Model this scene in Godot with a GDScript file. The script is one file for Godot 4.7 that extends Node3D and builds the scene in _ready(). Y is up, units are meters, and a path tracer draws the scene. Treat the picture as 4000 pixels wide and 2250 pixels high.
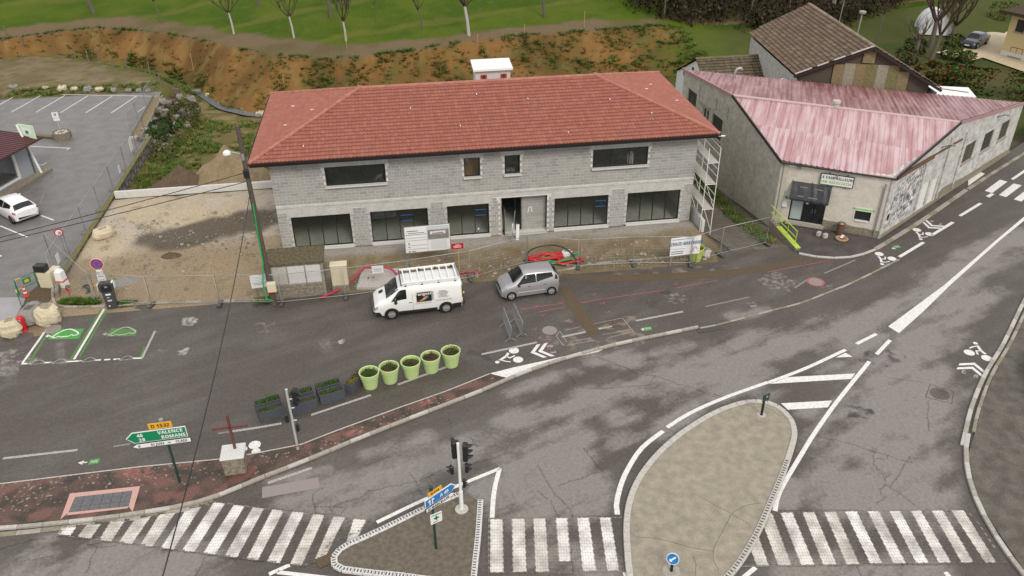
extends Node3D
# A building site beside a village road seen from above: y up, metres, the new block building's front left corner at the origin.

var M := {}
var taken := {}
var rng := RandomNumberGenerator.new()
var tex_cache := {}

class MB:
	# collects triangles for one mesh
	var v := PackedVector3Array()
	var n := PackedVector3Array()
	var u := PackedVector2Array()
	var k := PackedColorArray()
	var c := Color.WHITE
	var t := Transform3D.IDENTITY
	func at(tr: Transform3D) -> MB:
		t = tr
		return self
	func ink(col: Color) -> MB:
		c = col
		return self
	func tri3(a: Vector3, b: Vector3, d: Vector3, na: Vector3, nb: Vector3, nd: Vector3, ua := Vector2.ZERO, ub := Vector2.ZERO, ud := Vector2.ZERO):
		v.append(t * a); v.append(t * d); v.append(t * b)
		n.append((t.basis * na).normalized()); n.append((t.basis * nd).normalized()); n.append((t.basis * nb).normalized())
		u.append(ua); u.append(ud); u.append(ub)
		k.append(c); k.append(c); k.append(c)
	func tri(a: Vector3, b: Vector3, d: Vector3, ua := Vector2.ZERO, ub := Vector2.ZERO, ud := Vector2.ZERO):
		var m := (b - a).cross(d - a)
		m = m.normalized() if m.length_squared() > 0.0 else Vector3.UP
		tri3(a, b, d, m, m, m, ua, ub, ud)
	func quad(a: Vector3, b: Vector3, d: Vector3, e: Vector3):
		# counter-clockwise seen from the outside, uv 0..1 with v down
		tri(a, b, d, Vector2(0, 1), Vector2(1, 1), Vector2(1, 0))
		tri(a, d, e, Vector2(0, 1), Vector2(1, 0), Vector2(0, 0))
	func box(p: Vector3, s: Vector3, b := Basis.IDENTITY):
		var h := s / 2.0
		var q := []
		for i in 8:
			q.append(p + b * Vector3(h.x if i & 1 else -h.x, h.y if i & 2 else -h.y, h.z if i & 4 else -h.z))
		quad(q[4], q[5], q[7], q[6]); quad(q[1], q[0], q[2], q[3]); quad(q[5], q[1], q[3], q[7])
		quad(q[0], q[4], q[6], q[2]); quad(q[6], q[7], q[3], q[2]); quad(q[0], q[1], q[5], q[4])
	func cbox(p: Vector3, s: Vector3, e := 0.02, b := Basis.IDENTITY):
		# box with chamfered edges
		var h := s / 2.0
		e = minf(e, minf(h.x, minf(h.y, h.z)) * 0.9)
		for ax in 3:
			for sg in [-1.0, 1.0]:
				var a1 := (ax + 1) % 3
				var a2 := (ax + 2) % 3
				var q := []
				for w in [[-1, -1], [1, -1], [1, 1], [-1, 1]]:
					var r := Vector3.ZERO
					r[ax] = h[ax] * sg; r[a1] = (h[a1] - e) * w[0]; r[a2] = (h[a2] - e) * w[1]
					q.append(p + b * r)
				if sg > 0: quad(q[0], q[1], q[2], q[3])
				else: quad(q[3], q[2], q[1], q[0])
		for ax in 3:
			var a1 := (ax + 1) % 3
			var a2 := (ax + 2) % 3
			for s1 in [-1.0, 1.0]:
				for s2 in [-1.0, 1.0]:
					var q := []
					for w in [[-1, 0], [1, 0], [1, 1], [-1, 1]]:
						var r := Vector3.ZERO
						r[ax] = (h[ax] - e) * w[0]
						r[a1] = (h[a1] - (0.0 if w[1] == 0 else e)) * s1
						r[a2] = (h[a2] - (e if w[1] == 0 else 0.0)) * s2
						q.append(p + b * r)
					if s1 * s2 > 0: quad(q[0], q[1], q[2], q[3])
					else: quad(q[3], q[2], q[1], q[0])
		for i in 8:
			var sx := 1.0 if i & 1 else -1.0
			var sy := 1.0 if i & 2 else -1.0
			var sz := 1.0 if i & 4 else -1.0
			var q1 := p + b * Vector3(h.x * sx, (h.y - e) * sy, (h.z - e) * sz)
			var q2 := p + b * Vector3((h.x - e) * sx, h.y * sy, (h.z - e) * sz)
			var q3 := p + b * Vector3((h.x - e) * sx, (h.y - e) * sy, h.z * sz)
			if sx * sy * sz > 0: tri(q1, q2, q3)
			else: tri(q1, q3, q2)
	func tube(pts: Array, r: float, sides := 8, r2 := -1.0, caps := true):
		var m := pts.size()
		var rings := []
		var nrm := []
		var side := Vector3.ZERO
		for i in m:
			var d: Vector3 = (pts[mini(i + 1, m - 1)] - pts[maxi(i - 1, 0)]).normalized()
			if side == Vector3.ZERO:
				side = d.cross(Vector3.UP if absf(d.y) < 0.9 else Vector3.RIGHT).normalized()
			else:
				side = (side - d * side.dot(d)).normalized()
			var up := d.cross(side)
			var rr := r if r2 < 0.0 else lerpf(r, r2, float(i) / float(maxi(m - 1, 1)))
			var ring := []
			var nn := []
			for j in sides:
				var a := TAU * j / sides
				var o := side * cos(a) + up * sin(a)
				nn.append(o); ring.append(pts[i] + o * rr)
			rings.append(ring); nrm.append(nn)
		for i in m - 1:
			for j in sides:
				var j2 := (j + 1) % sides
				tri3(rings[i][j], rings[i][j2], rings[i + 1][j2], nrm[i][j], nrm[i][j2], nrm[i + 1][j2])
				tri3(rings[i][j], rings[i + 1][j2], rings[i + 1][j], nrm[i][j], nrm[i + 1][j2], nrm[i + 1][j])
		if caps:
			for j in range(1, sides - 1):
				tri(rings[0][0], rings[0][j + 1], rings[0][j])
				tri(rings[m - 1][0], rings[m - 1][j], rings[m - 1][j + 1])
	func lathe(prof: Array, sides := 16, p := Vector3.ZERO, b := Basis.IDENTITY, smooth := true):
		# prof: Vector2(radius, height), bottom to top outside
		for i in prof.size() - 1:
			var q0: Vector2 = prof[i]
			var q1: Vector2 = prof[i + 1]
			var sl := Vector2(q1.y - q0.y, q0.x - q1.x)
			sl = sl.normalized() if sl.length() > 0.0 else Vector2(1, 0)
			for j in sides:
				var a := TAU * j / sides
				var a2 := TAU * (j + 1) / sides
				var d1 := Vector3(cos(a), 0, -sin(a))
				var d2 := Vector3(cos(a2), 0, -sin(a2))
				var A := p + b * (d1 * q0.x + Vector3.UP * q0.y)
				var B := p + b * (d2 * q0.x + Vector3.UP * q0.y)
				var C := p + b * (d2 * q1.x + Vector3.UP * q1.y)
				var D := p + b * (d1 * q1.x + Vector3.UP * q1.y)
				var n1 := b * (d1 * sl.x + Vector3.UP * sl.y)
				var n2 := b * (d2 * sl.x + Vector3.UP * sl.y)
				if not smooth:
					n1 = (n1 + n2).normalized(); n2 = n1
				if q0.x > 1e-5: tri3(A, B, C, n1, n2, n2)
				if q1.x > 1e-5: tri3(A, C, D, n1, n2, n1)
	func prism(poly: Array, depth: float, b := Basis.IDENTITY, p := Vector3.ZERO):
		# poly in local x,y extruded along local +z from 0 to depth
		var pk := PackedVector2Array(poly)
		if Geometry2D.is_polygon_clockwise(pk): pk.reverse()
		var ix := Geometry2D.triangulate_polygon(pk)
		for i in range(0, ix.size(), 3):
			var q := []
			for j in 3: q.append(pk[ix[i + j]])
			if (q[1] - q[0]).cross(q[2] - q[0]) < 0.0: q = [q[0], q[2], q[1]]
			tri(p + b * Vector3(q[0].x, q[0].y, depth), p + b * Vector3(q[1].x, q[1].y, depth), p + b * Vector3(q[2].x, q[2].y, depth), q[0], q[1], q[2])
			if depth != 0.0: tri(p + b * Vector3(q[0].x, q[0].y, 0), p + b * Vector3(q[2].x, q[2].y, 0), p + b * Vector3(q[1].x, q[1].y, 0), q[0], q[2], q[1])
		if depth != 0.0:
			for i in pk.size():
				var a := pk[i]
				var d := pk[(i + 1) % pk.size()]
				quad(p + b * Vector3(a.x, a.y, 0), p + b * Vector3(d.x, d.y, 0), p + b * Vector3(d.x, d.y, depth), p + b * Vector3(a.x, a.y, depth))
	func slab(poly: Array, y0: float, y1: float):
		# poly of Vector2(x, z) as a horizontal plate from y0 up to y1; y0 == y1 gives a sheet
		var q := []
		for w in poly: q.append(Vector2(w.x, -w.y))
		prism(q, y1 - y0, Basis(Vector3.RIGHT, Vector3(0, 0, -1), Vector3.UP), Vector3(0, y0, 0))
	func ribbon(pts: Array, width: float, y0: float, y1: float, w2 := -1.0):
		# strip along Vector2(x, z) points, a sheet at y1, with sides down to y0 when they differ
		var m := pts.size()
		var L := []
		var Rr := []
		for i in m:
			var d: Vector2 = (pts[mini(i + 1, m - 1)] - pts[maxi(i - 1, 0)]).normalized()
			var o := Vector2(-d.y, d.x) * (width if w2 < 0.0 else lerpf(width, w2, float(i) / (m - 1))) / 2.0
			L.append(pts[i] - o); Rr.append(pts[i] + o)
		for i in m - 1:
			var a := Vector3(L[i].x, y1, L[i].y)
			var b2 := Vector3(Rr[i].x, y1, Rr[i].y)
			var d2 := Vector3(Rr[i + 1].x, y1, Rr[i + 1].y)
			var e := Vector3(L[i + 1].x, y1, L[i + 1].y)
			quad(b2, d2, e, a)
			if y0 != y1:
				var dn := Vector3(0, y0 - y1, 0)
				quad(a, e, e + dn, a + dn); quad(d2, b2, b2 + dn, d2 + dn)
		if y0 != y1:
			var dn := Vector3(0, y0 - y1, 0)
			var a := Vector3(L[0].x, y1, L[0].y)
			var b2 := Vector3(Rr[0].x, y1, Rr[0].y)
			quad(b2, a, a + dn, b2 + dn)
			a = Vector3(L[m - 1].x, y1, L[m - 1].y); b2 = Vector3(Rr[m - 1].x, y1, Rr[m - 1].y)
			quad(a, b2, b2 + dn, a + dn)
	func add(o: MB, tr: Transform3D, col := Color(-1, 0, 0)):
		for i in o.v.size():
			v.append(tr * o.v[i]); n.append((tr.basis * o.n[i]).normalized()); u.append(o.u[i])
			k.append(o.k[i] if col.r < 0.0 else col)
	func mesh() -> ArrayMesh:
		var a := []
		a.resize(Mesh.ARRAY_MAX)
		a[Mesh.ARRAY_VERTEX] = v; a[Mesh.ARRAY_NORMAL] = n; a[Mesh.ARRAY_TEX_UV] = u; a[Mesh.ARRAY_COLOR] = k
		var m := ArrayMesh.new()
		if v.size() > 0: m.add_surface_from_arrays(Mesh.PRIMITIVE_TRIANGLES, a)
		return m

func numbered(called: String) -> String:
	if not taken.has(called):
		taken[called] = 0
		return called
	taken[called] += 1
	return "%s_%03d" % [called, taken[called]]

func tag(o: Node, label := "", category := "", group := "", kind := ""):
	if label: o.set_meta("label", label)
	if category: o.set_meta("category", category)
	if group: o.set_meta("group", group)
	if kind: o.set_meta("kind", kind)
	return o

func base(called: String, at: Vector3, turn := 0.0, label := "", category := "", group := "") -> Node3D:
	var o := Node3D.new()
	o.name = numbered(called)
	add_child(o)
	o.position = at
	o.rotation.y = turn
	tag(o, label, category, group)
	return o

func inst(m: Mesh, called: String, material: Material, parent: Node, tr := Transform3D.IDENTITY) -> MeshInstance3D:
	var o := MeshInstance3D.new()
	o.name = called if parent != self else numbered(called)
	o.mesh = m
	if material: o.material_override = material
	o.transform = tr
	parent.add_child(o, true)
	return o

func part(b: MB, called: String, material: Material, parent: Node, tr := Transform3D.IDENTITY) -> MeshInstance3D:
	return inst(b.mesh(), called, material, parent, tr)

func one(b: MB, called: String, material: Material, at: Vector3, turn: float, label: String, category: String, group := "") -> MeshInstance3D:
	var o := part(b, called, material, self, Transform3D(Basis(Vector3.UP, turn), at))
	tag(o, label, category, group)
	return o

func struct(b: MB, called: String, material: Material, label := "") -> MeshInstance3D:
	var o := part(b, called, material, self)
	tag(o, label, "", "", "structure")
	return o

func copy(o: Node3D, at: Vector3, turn: float, label := "", group := "") -> Node3D:
	var d: Node3D = o.duplicate()
	d.name = numbered(String(o.name).rstrip("0123456789").rstrip("_"))
	add_child(d)
	d.position = at
	d.rotation.y = turn
	if label: d.set_meta("label", label)
	if group: d.set_meta("group", group)
	return d

func bar(a: Vector3, b: Vector3, r := 0.02, sides := 6) -> MB:
	var m := MB.new()
	m.tube([a, b], r, sides)
	return m

func boxm(p: Vector3, s: Vector3, e := 0.0, turn := 0.0) -> MB:
	var m := MB.new()
	if e > 0.0: m.cbox(p, s, e, Basis(Vector3.UP, turn))
	else: m.box(p, s, Basis(Vector3.UP, turn))
	return m

func poly_line(pts: Array, step: float) -> Array:
	# resample a polyline of Vector2 at even spacing
	var total := 0.0
	for i in pts.size() - 1: total += pts[i].distance_to(pts[i + 1])
	var m := maxi(1, int(round(total / step)))
	var out := []
	for j in m + 1:
		var s := total * j / m
		for i in pts.size() - 1:
			var d: float = pts[i].distance_to(pts[i + 1])
			if s <= d + 1e-6 or i == pts.size() - 2:
				out.append(pts[i].lerp(pts[i + 1], clampf(s / maxf(d, 1e-6), 0, 1)))
				break
			s -= d
	return out

func smooth_line(pts: Array, step := 0.4) -> Array:
	# Catmull-Rom through Vector2 points
	var out := []
	var m := pts.size()
	for i in m - 1:
		var p0: Vector2 = pts[maxi(i - 1, 0)]
		var p1: Vector2 = pts[i]
		var p2: Vector2 = pts[i + 1]
		var p3: Vector2 = pts[mini(i + 2, m - 1)]
		var q := maxi(1, int(p1.distance_to(p2) / step))
		for j in q: out.append(p1.cubic_interpolate(p2, p0, p3, float(j) / q))
	out.append(pts[m - 1])
	return out

func P3(x: float, y: float, z: float) -> Vector3:
	return Vector3(x, y, z)

func P2(x: float, y: float) -> Vector2:
	return Vector2(x, y)

func tv(x: float, y: float, z: float) -> Transform3D:
	return Transform3D(Basis(), Vector3(x, y, z))

func pl(a: Array) -> Array:
	# flat x, z numbers to points
	var out := []
	for i in range(0, a.size(), 2): out.append(Vector2(a[i], a[i + 1]))
	return out

func v3(p: Vector2, y := 0.0) -> Vector3:
	return Vector3(p.x, y, p.y)

func v2(p: Vector3) -> Vector2:
	return Vector2(p.x, p.z)

func yaw_of(d: Vector3) -> float:
	# turn that carries +x onto d
	return atan2(-d.z, d.x)

func along(pts: Array, x: float) -> float:
	# y of a polyline of Vector2 at x (sorted by x)
	if x <= pts[0].x: return pts[0].y
	for i in pts.size() - 1:
		if x <= pts[i + 1].x:
			return lerpf(pts[i].y, pts[i + 1].y, (x - pts[i].x) / maxf(pts[i + 1].x - pts[i].x, 1e-4))
	return pts[pts.size() - 1].y

func noise(freq: float, sd: int, octaves := 4, kind := FastNoiseLite.TYPE_SIMPLEX_SMOOTH) -> FastNoiseLite:
	var f := FastNoiseLite.new()
	f.noise_type = kind
	f.frequency = freq
	f.seed = sd
	f.fractal_type = FastNoiseLite.FRACTAL_FBM if octaves > 1 else FastNoiseLite.FRACTAL_NONE
	f.fractal_octaves = octaves
	return f

func grain(key: String, size: int, fine: float, coarse: float, lo: Color, hi: Color, speck := 0.0, speck_col := Color.WHITE, sd := 7) -> ImageTexture:
	# seamless two-scale grain between two linear colours, with optional specks
	if tex_cache.has(key): return tex_cache[key]
	var a := noise(fine, sd, 3).get_seamless_image(size, size)
	var b := noise(coarse, sd + 1, 4).get_seamless_image(size, size)
	a.convert(Image.FORMAT_L8); b.convert(Image.FORMAT_L8)
	var da := a.get_data()
	var db := b.get_data()
	var out := PackedByteArray()
	out.resize(size * size * 3)
	var r := RandomNumberGenerator.new()
	r.seed = sd
	var l0 := lo.linear_to_srgb()
	var l1 := hi.linear_to_srgb()
	var sc := speck_col.linear_to_srgb()
	for i in size * size:
		var w := clampf((da[i] * 0.5 + db[i] * 0.5) / 255.0 * 1.6 - 0.3 + r.randf_range(-0.12, 0.12), 0.0, 1.0)
		var q := l0.lerp(l1, w)
		if speck > 0.0 and r.randf() < speck: q = q.lerp(sc, r.randf_range(0.3, 0.9))
		out[i * 3] = int(q.r * 255); out[i * 3 + 1] = int(q.g * 255); out[i * 3 + 2] = int(q.b * 255)
	var t := ImageTexture.create_from_image(Image.create_from_data(size, size, false, Image.FORMAT_RGB8, out))
	tex_cache[key] = t
	return t

func paint(key: String, lin: Color, rough := 0.6, metal := 0.0) -> StandardMaterial3D:
	var m := StandardMaterial3D.new()
	m.albedo_color = lin.linear_to_srgb()
	m.roughness = rough
	m.metallic = metal
	if rough > 0.68: m.metallic_specular = 0.22
	m.cull_mode = BaseMaterial3D.CULL_DISABLED
	m.resource_name = key
	M[key] = m
	return m

func grainy(key: String, lo: Color, hi: Color, tile: float, rough := 0.9, fine := 0.06, coarse := 0.012, size := 256, speck := 0.0, speck_col := Color.WHITE, relief := 0.0, sd := 7) -> StandardMaterial3D:
	# world-mapped surface with two scales of grain
	var m := paint(key, Color.WHITE, rough)
	m.albedo_texture = grain(key, size, fine, coarse, lo, hi, speck, speck_col, sd)
	m.uv1_triplanar = true
	m.uv1_world_triplanar = true
	m.uv1_scale = Vector3.ONE / tile
	if relief > 0.0:
		m.normal_enabled = true
		m.normal_scale = relief
		m.normal_texture = bumps("b%d" % size, size, 0.09)
	return m

func bumps(key: String, size: int, freq: float) -> ImageTexture:
	if tex_cache.has(key): return tex_cache[key]
	var a := noise(freq, 31, 3).get_seamless_image(size, size)
	a.convert(Image.FORMAT_RGBA8)
	a.bump_map_to_normal_map(6.0)
	var t := ImageTexture.create_from_image(a)
	tex_cache[key] = t
	return t

func words(txt: String, size: float, material: Material, parent: Node, tr: Transform3D, called := "lettering", depth := 0.008, bold := false, align := HORIZONTAL_ALIGNMENT_CENTER) -> MeshInstance3D:
	# raised lettering, size is the height of a capital in metres
	var t := TextMesh.new()
	var f := SystemFont.new()
	f.font_names = PackedStringArray(["Droid Sans"])
	if bold: f.font_weight = 700
	t.font = f
	t.text = txt
	t.font_size = 32
	t.pixel_size = size / 23.0
	t.depth = depth
	t.curve_step = 4.0
	t.horizontal_alignment = align
	t.vertical_alignment = VERTICAL_ALIGNMENT_CENTER
	return inst(t, called, material, parent, tr)

func build_light():
	var cam := Camera3D.new()
	cam.name = "camera"
	cam.position = Vector3(8.174, 25.712, 48.353)
	cam.rotation_order = EULER_ORDER_YXZ
	cam.rotation_degrees = Vector3(-31.459, -7.964, -0.685)
	cam.fov = 38.705
	cam.keep_aspect = Camera3D.KEEP_HEIGHT
	cam.near = 0.5
	cam.far = 2000.0
	add_child(cam)
	cam.current = true
	var sky_mat := ProceduralSkyMaterial.new()
	sky_mat.sky_top_color = Color(0.90, 0.905, 0.915)
	sky_mat.sky_horizon_color = Color(0.84, 0.84, 0.84)
	sky_mat.sky_curve = 0.35
	sky_mat.ground_bottom_color = Color(0.25, 0.24, 0.22)
	sky_mat.ground_horizon_color = Color(0.5, 0.5, 0.48)
	sky_mat.sun_angle_max = 10.0
	var sky := Sky.new()
	sky.sky_material = sky_mat
	var env := Environment.new()
	env.background_mode = Environment.BG_SKY
	env.sky = sky
	env.background_energy_multiplier = 1.0
	env.tonemap_mode = Environment.TONE_MAPPER_LINEAR
	env.tonemap_exposure = 1.36
	env.sdfgi_enabled = true
	env.ssao_enabled = true
	env.ssil_enabled = true
	var we := WorldEnvironment.new()
	we.name = "world_environment"
	we.environment = env
	add_child(we)
	var sun := DirectionalLight3D.new()
	sun.name = "sun"
	sun.light_energy = 0.5
	sun.light_angular_distance = 20.0
	sun.light_color = Color(1.0, 0.97, 0.92)
	sun.shadow_enabled = true
	sun.rotation_degrees = Vector3(-42, 14, 0)
	add_child(sun)


var ditch := [P3(-120, -0.3, -62), P3(-37.3, -0.3, -55.2), P3(-31.5, -0.5, -54.0), P3(-26.7, -0.8, -52.2), P3(-21.7, -1.2, -49.5), P3(-17.8, -1.8, -48.1), P3(-14.0, -2.5, -44.5), P3(-9.8, -2.5, -37.2), P3(-6.3, -2.5, -34.4), P3(4, -2.5, -32.5), P3(16, -2.4, -35.5), P3(30, -2.2, -37.5), P3(37, -1.6, -36.5), P3(42, -0.6, -32), P3(60, 0.0, -40)]
var bank_top := [P2(-120, -60), P2(-45, -50.5), P2(-35.5, -52.2), P2(-32.6, -53.4), P2(-29.3, -55.0), P2(-25.7, -55.6), P2(-21.8, -53.8), P2(-15.5, -50.2), P2(-9.5, -44.6), P2(-6.3, -41.9), P2(-3.5, -39.8), P2(3.2, -37.5), P2(9.3, -39.0), P2(17.0, -42.0), P2(21.3, -42.9), P2(29.3, -43.6), P2(36.5, -44.5), P2(42, -44.5), P2(60, -50), P2(200, -80)]
var track_top := [P2(-120, -64), P2(-45, -52.6), P2(-35.9, -53.9), P2(-31.5, -56.6), P2(-26.5, -58.5), P2(-22.1, -58.4), P2(-14.9, -52.8), P2(-9.4, -48.3), P2(-6.7, -45.9), P2(3.1, -41.6), P2(9.4, -41.4), P2(16.6, -43.6), P2(21.4, -44.6), P2(30.0, -46.8), P2(36.6, -46.4), P2(42, -46.0), P2(60, -51), P2(200, -82)]
var dirt_edge := [P2(-120, -58), P2(-35.1, -52.6), P2(-27.0, -48.7), P2(-21.8, -44.3), P2(-20.2, -43.4), P2(-17.5, -41.0), P2(-15.5, -37)]
var rough_noise: FastNoiseLite
var patch_noise: FastNoiseLite
var fine_noise: FastNoiseLite

func ditch_at(x: float) -> Vector2:
	if x <= ditch[0].x: return P2(ditch[0].z, ditch[0].y)
	for i in ditch.size() - 1:
		if x <= ditch[i + 1].x:
			var f: float = (x - ditch[i].x) / (ditch[i + 1].x - ditch[i].x)
			return P2(lerpf(ditch[i].z, ditch[i + 1].z, f), lerpf(ditch[i].y, ditch[i + 1].y, f))
	return P2(ditch[-1].z, ditch[-1].y)

func land(x: float, z: float) -> float:
	var zt := along(bank_top, x)
	var zk := minf(along(track_top, x), zt - 0.5)
	var dy := ditch_at(x)
	var zs := maxf(dy.x, zt + 1.5)
	var east := smoothstep(37.0, 50.0, x)
	var top := lerpf(2.0, 0.6, east)
	var rise := lerpf(0.12, 0.05, smoothstep(60.0, 75.0, x)) + 0.14 * smoothstep(38.0, 48.0, x) * (1.0 - smoothstep(64.0, 74.0, x))
	var y := 0.0
	if z < zk: y = top + 0.3 + rise * minf(zk - z, 160.0)
	elif z < zt: y = lerpf(top, top + 0.3, (zt - z) / (zt - zk))
	elif z < zs:
		var f := (zs - z) / (zs - zt)
		y = lerpf(dy.y, top, f * 0.85 + 0.15 * f * f) + rough_noise.get_noise_2d(x * 2.0, z * 2.0) * 0.35 * sin(f * PI)
	else:
		var park := 0.0
		var de := along(dirt_edge, x)
		if z < de: park = lerpf(dy.y, 0.3, smoothstep(0.0, 1.0, (z - zs) / maxf(de - zs, 0.5)))
		elif z < -36.0: park = 0.3 * smoothstep(-36.5, -39.0, z) - 0.03
		else: park = -0.03
		var grass := 0.0
		if z < -10.6: grass = lerpf(dy.y, -1.0, smoothstep(0.0, 1.0, clampf((z - zs) / (-10.6 - zs), 0.0, 1.0) * 1.6)) + rough_noise.get_noise_2d(x, z) * 0.25
		else: grass = -0.03
		if z > -10.6 and x > -13.2 and x < 28.0:
			grass = -0.02 + 0.06 * rough_noise.get_noise_2d(x * 3.0, z * 3.0) + 0.05
			if z > 0.0: grass += 0.10 * smoothstep(6.0, 1.0, z) * smoothstep(-0.5, 3.0, x)
			if z > 3.5: grass *= 1.0 - smoothstep(3.5, 6.0, z)
		var w := smoothstep(-15.6, -12.8, x) if z < -23.0 else (1.0 if x > -13.2 else 0.0)
		if x > 48.0 and z < -8.0: grass = lerpf(grass, -0.12, smoothstep(48.0, 52.0, x))
		y = lerpf(park, grass, w)
		if x > 27.3: y = lerpf(y, drive_y(z) - 0.06, smoothstep(27.3, 28.2, x) * smoothstep(-26.0, -18.0, z)) if x < 33.0 else lerpf(y, -0.4 if z > -12.0 else -1.8 * smoothstep(46.0, 40.0, x), smoothstep(-26.0, -18.0, z))
	if z > 5.8 and z > -10.0: y = -0.06
	return y

func land_colour(x: float, z: float) -> Color:
	var zt := along(bank_top, x)
	var zk := minf(along(track_top, x), zt - 0.5)
	var dy := ditch_at(x)
	var zs := maxf(dy.x, zt + 1.5)
	var p := patch_noise.get_noise_2d(x, z)
	var q := fine_noise.get_noise_2d(x, z)
	var meadow := Color(0.065, 0.12, 0.009).lerp(Color(0.105, 0.148, 0.014), clampf(p * 1.5 + 0.4, 0, 1))
	meadow = meadow.lerp(Color(0.13, 0.15, 0.03), clampf(q * 2.2 - 0.5, 0, 0.5))
	meadow = meadow.lerp(Color(0.075, 0.085, 0.024), smoothstep(42.0, 50.0, x) * 0.75)
	var clay := Color(0.27, 0.145, 0.05).lerp(Color(0.165, 0.092, 0.035), clampf(p * 1.8 + 0.45, 0, 1))
	clay = clay.lerp(Color(0.37, 0.225, 0.085), clampf(q * 2.5 - 0.2, 0, 0.8))
	var track := Color(0.20, 0.145, 0.085).lerp(Color(0.15, 0.12, 0.055), clampf(p * 2.0 + 0.3, 0, 1))
	if z < zk:
		var row := sin((z + x * 0.36) * 0.55 + p * 0.8)
		meadow = meadow.lerp(Color(0.17, 0.165, 0.04), smoothstep(0.82, 1.0, row) * 0.55)
		if x > 37.0: meadow = meadow.lerp(Color(0.085, 0.065, 0.03), smoothstep(37.0, 44.0, x + p * 6.0) * (1.0 - smoothstep(74.0, 82.0, x + (z + 52.0) * 0.4)) * 0.85)
		return meadow.lerp(track, smoothstep(1.2, 0.0, zk - z + p * 2.0))
	if z < zt: return track.lerp(meadow, clampf(q * 2.0 - 0.2, 0, 0.6) * smoothstep(30.0, 38.0, x + 8.0 * p) + smoothstep(37.0, 41.0, x))
	if z < zs:
		var f := (zs - z) / (zs - zt)
		var g := clampf(q * 2.2 + p * 1.2 - 0.25 + 0.5 * smoothstep(-6.0, 2.0, x) - 0.25 * smoothstep(16.0, 30.0, x), 0, 1)
		var c := clay.lerp(Color(0.065, 0.085, 0.022), g * (0.62 if x > -8.0 else 0.3))
		if x < -14.0 and f < 0.3: c = c.lerp(Color(0.11, 0.13, 0.04), 0.7 * (0.3 - f) / 0.3)
		return c.lerp(meadow.lerp(Color(0.12, 0.12, 0.04), 0.4), smoothstep(35.0, 42.0, x + p * 5.0))
	var gravel := Color(0.58, 0.475, 0.33).lerp(Color(0.52, 0.44, 0.33), clampf(p * 2.0 + 0.5, 0, 1))
	if x < -13.2:
		var dirt := Color(0.27, 0.21, 0.13).lerp(Color(0.20, 0.15, 0.09), clampf(p * 2.5 + 0.5, 0, 1))
		return dirt.lerp(Color(0.13, 0.13, 0.035), clampf(q * 2.0 - 0.1 + smoothstep(-39.5, -37.5, z) * 0.8 + smoothstep(along(dirt_edge, x) + 2.0, along(dirt_edge, x) - 0.5, z), 0, 0.85))
	if z < -10.6:
		if x > 28.0: return Color(0.12, 0.10, 0.05).lerp(Color(0.07, 0.10, 0.025), clampf(p * 2.0 + 0.5, 0, 1))
		var g2 := Color(0.075, 0.10, 0.022).lerp(Color(0.19, 0.15, 0.06), clampf(p * 2.2 + 0.35 + 0.5 * smoothstep(-24.0, -30.0, z), 0, 1))
		return g2.lerp(Color(0.33, 0.25, 0.13), clampf(q * 2.4 - 0.35 + 0.7 * smoothstep(-30.5, -33.0, z), 0, 0.8))
	if x > 28.2: return Color(0.12, 0.10, 0.07)
	var d1 := P2((x + 5.2) / 4.6, (z + 4.6 - (x + 5.2) * -0.25) / 1.9).length()
	var dark := clampf(1.25 - d1 + p * 0.9, 0, 1) * (1.0 if x < 0.5 else 0.0)
	var c2 := gravel.lerp(Color(0.58, 0.51, 0.42), clampf(p * 2.6 - 0.1, 0, 0.7))
	if z > -2.5: c2 = c2.lerp(Color(0.35, 0.26, 0.16), clampf((z + 2.5) / 2.5 + p, 0, 0.85))
	c2 = c2.lerp(Color(0.11, 0.092, 0.07), smoothstep(0.15, 0.6, dark) * 0.88)
	if x > 0.5:
		c2 = Color(0.26, 0.195, 0.11).lerp(Color(0.36, 0.285, 0.185), clampf(q * 2.0 + 0.4, 0, 1))
		c2 = c2.lerp(Color(0.50, 0.465, 0.42), clampf(smoothstep(1.9, 0.6, z + p * 0.9), 0, 0.85))
		c2 = c2.lerp(Color(0.18, 0.15, 0.085), clampf(smoothstep(3.2, 4.6, z + p), 0, 0.6))
	return c2.lerp(Color(0.16, 0.14, 0.11), clampf(q * 1.6 - 0.45, 0, 0.6))

func grid_lines(spans: Array) -> PackedFloat32Array:
	var out := PackedFloat32Array()
	for s in spans:
		var m := int(round((s[1] - s[0]) / s[2]))
		for i in m: out.append(s[0] + (s[1] - s[0]) * i / m)
	out.append(spans[-1][1])
	return out

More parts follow.
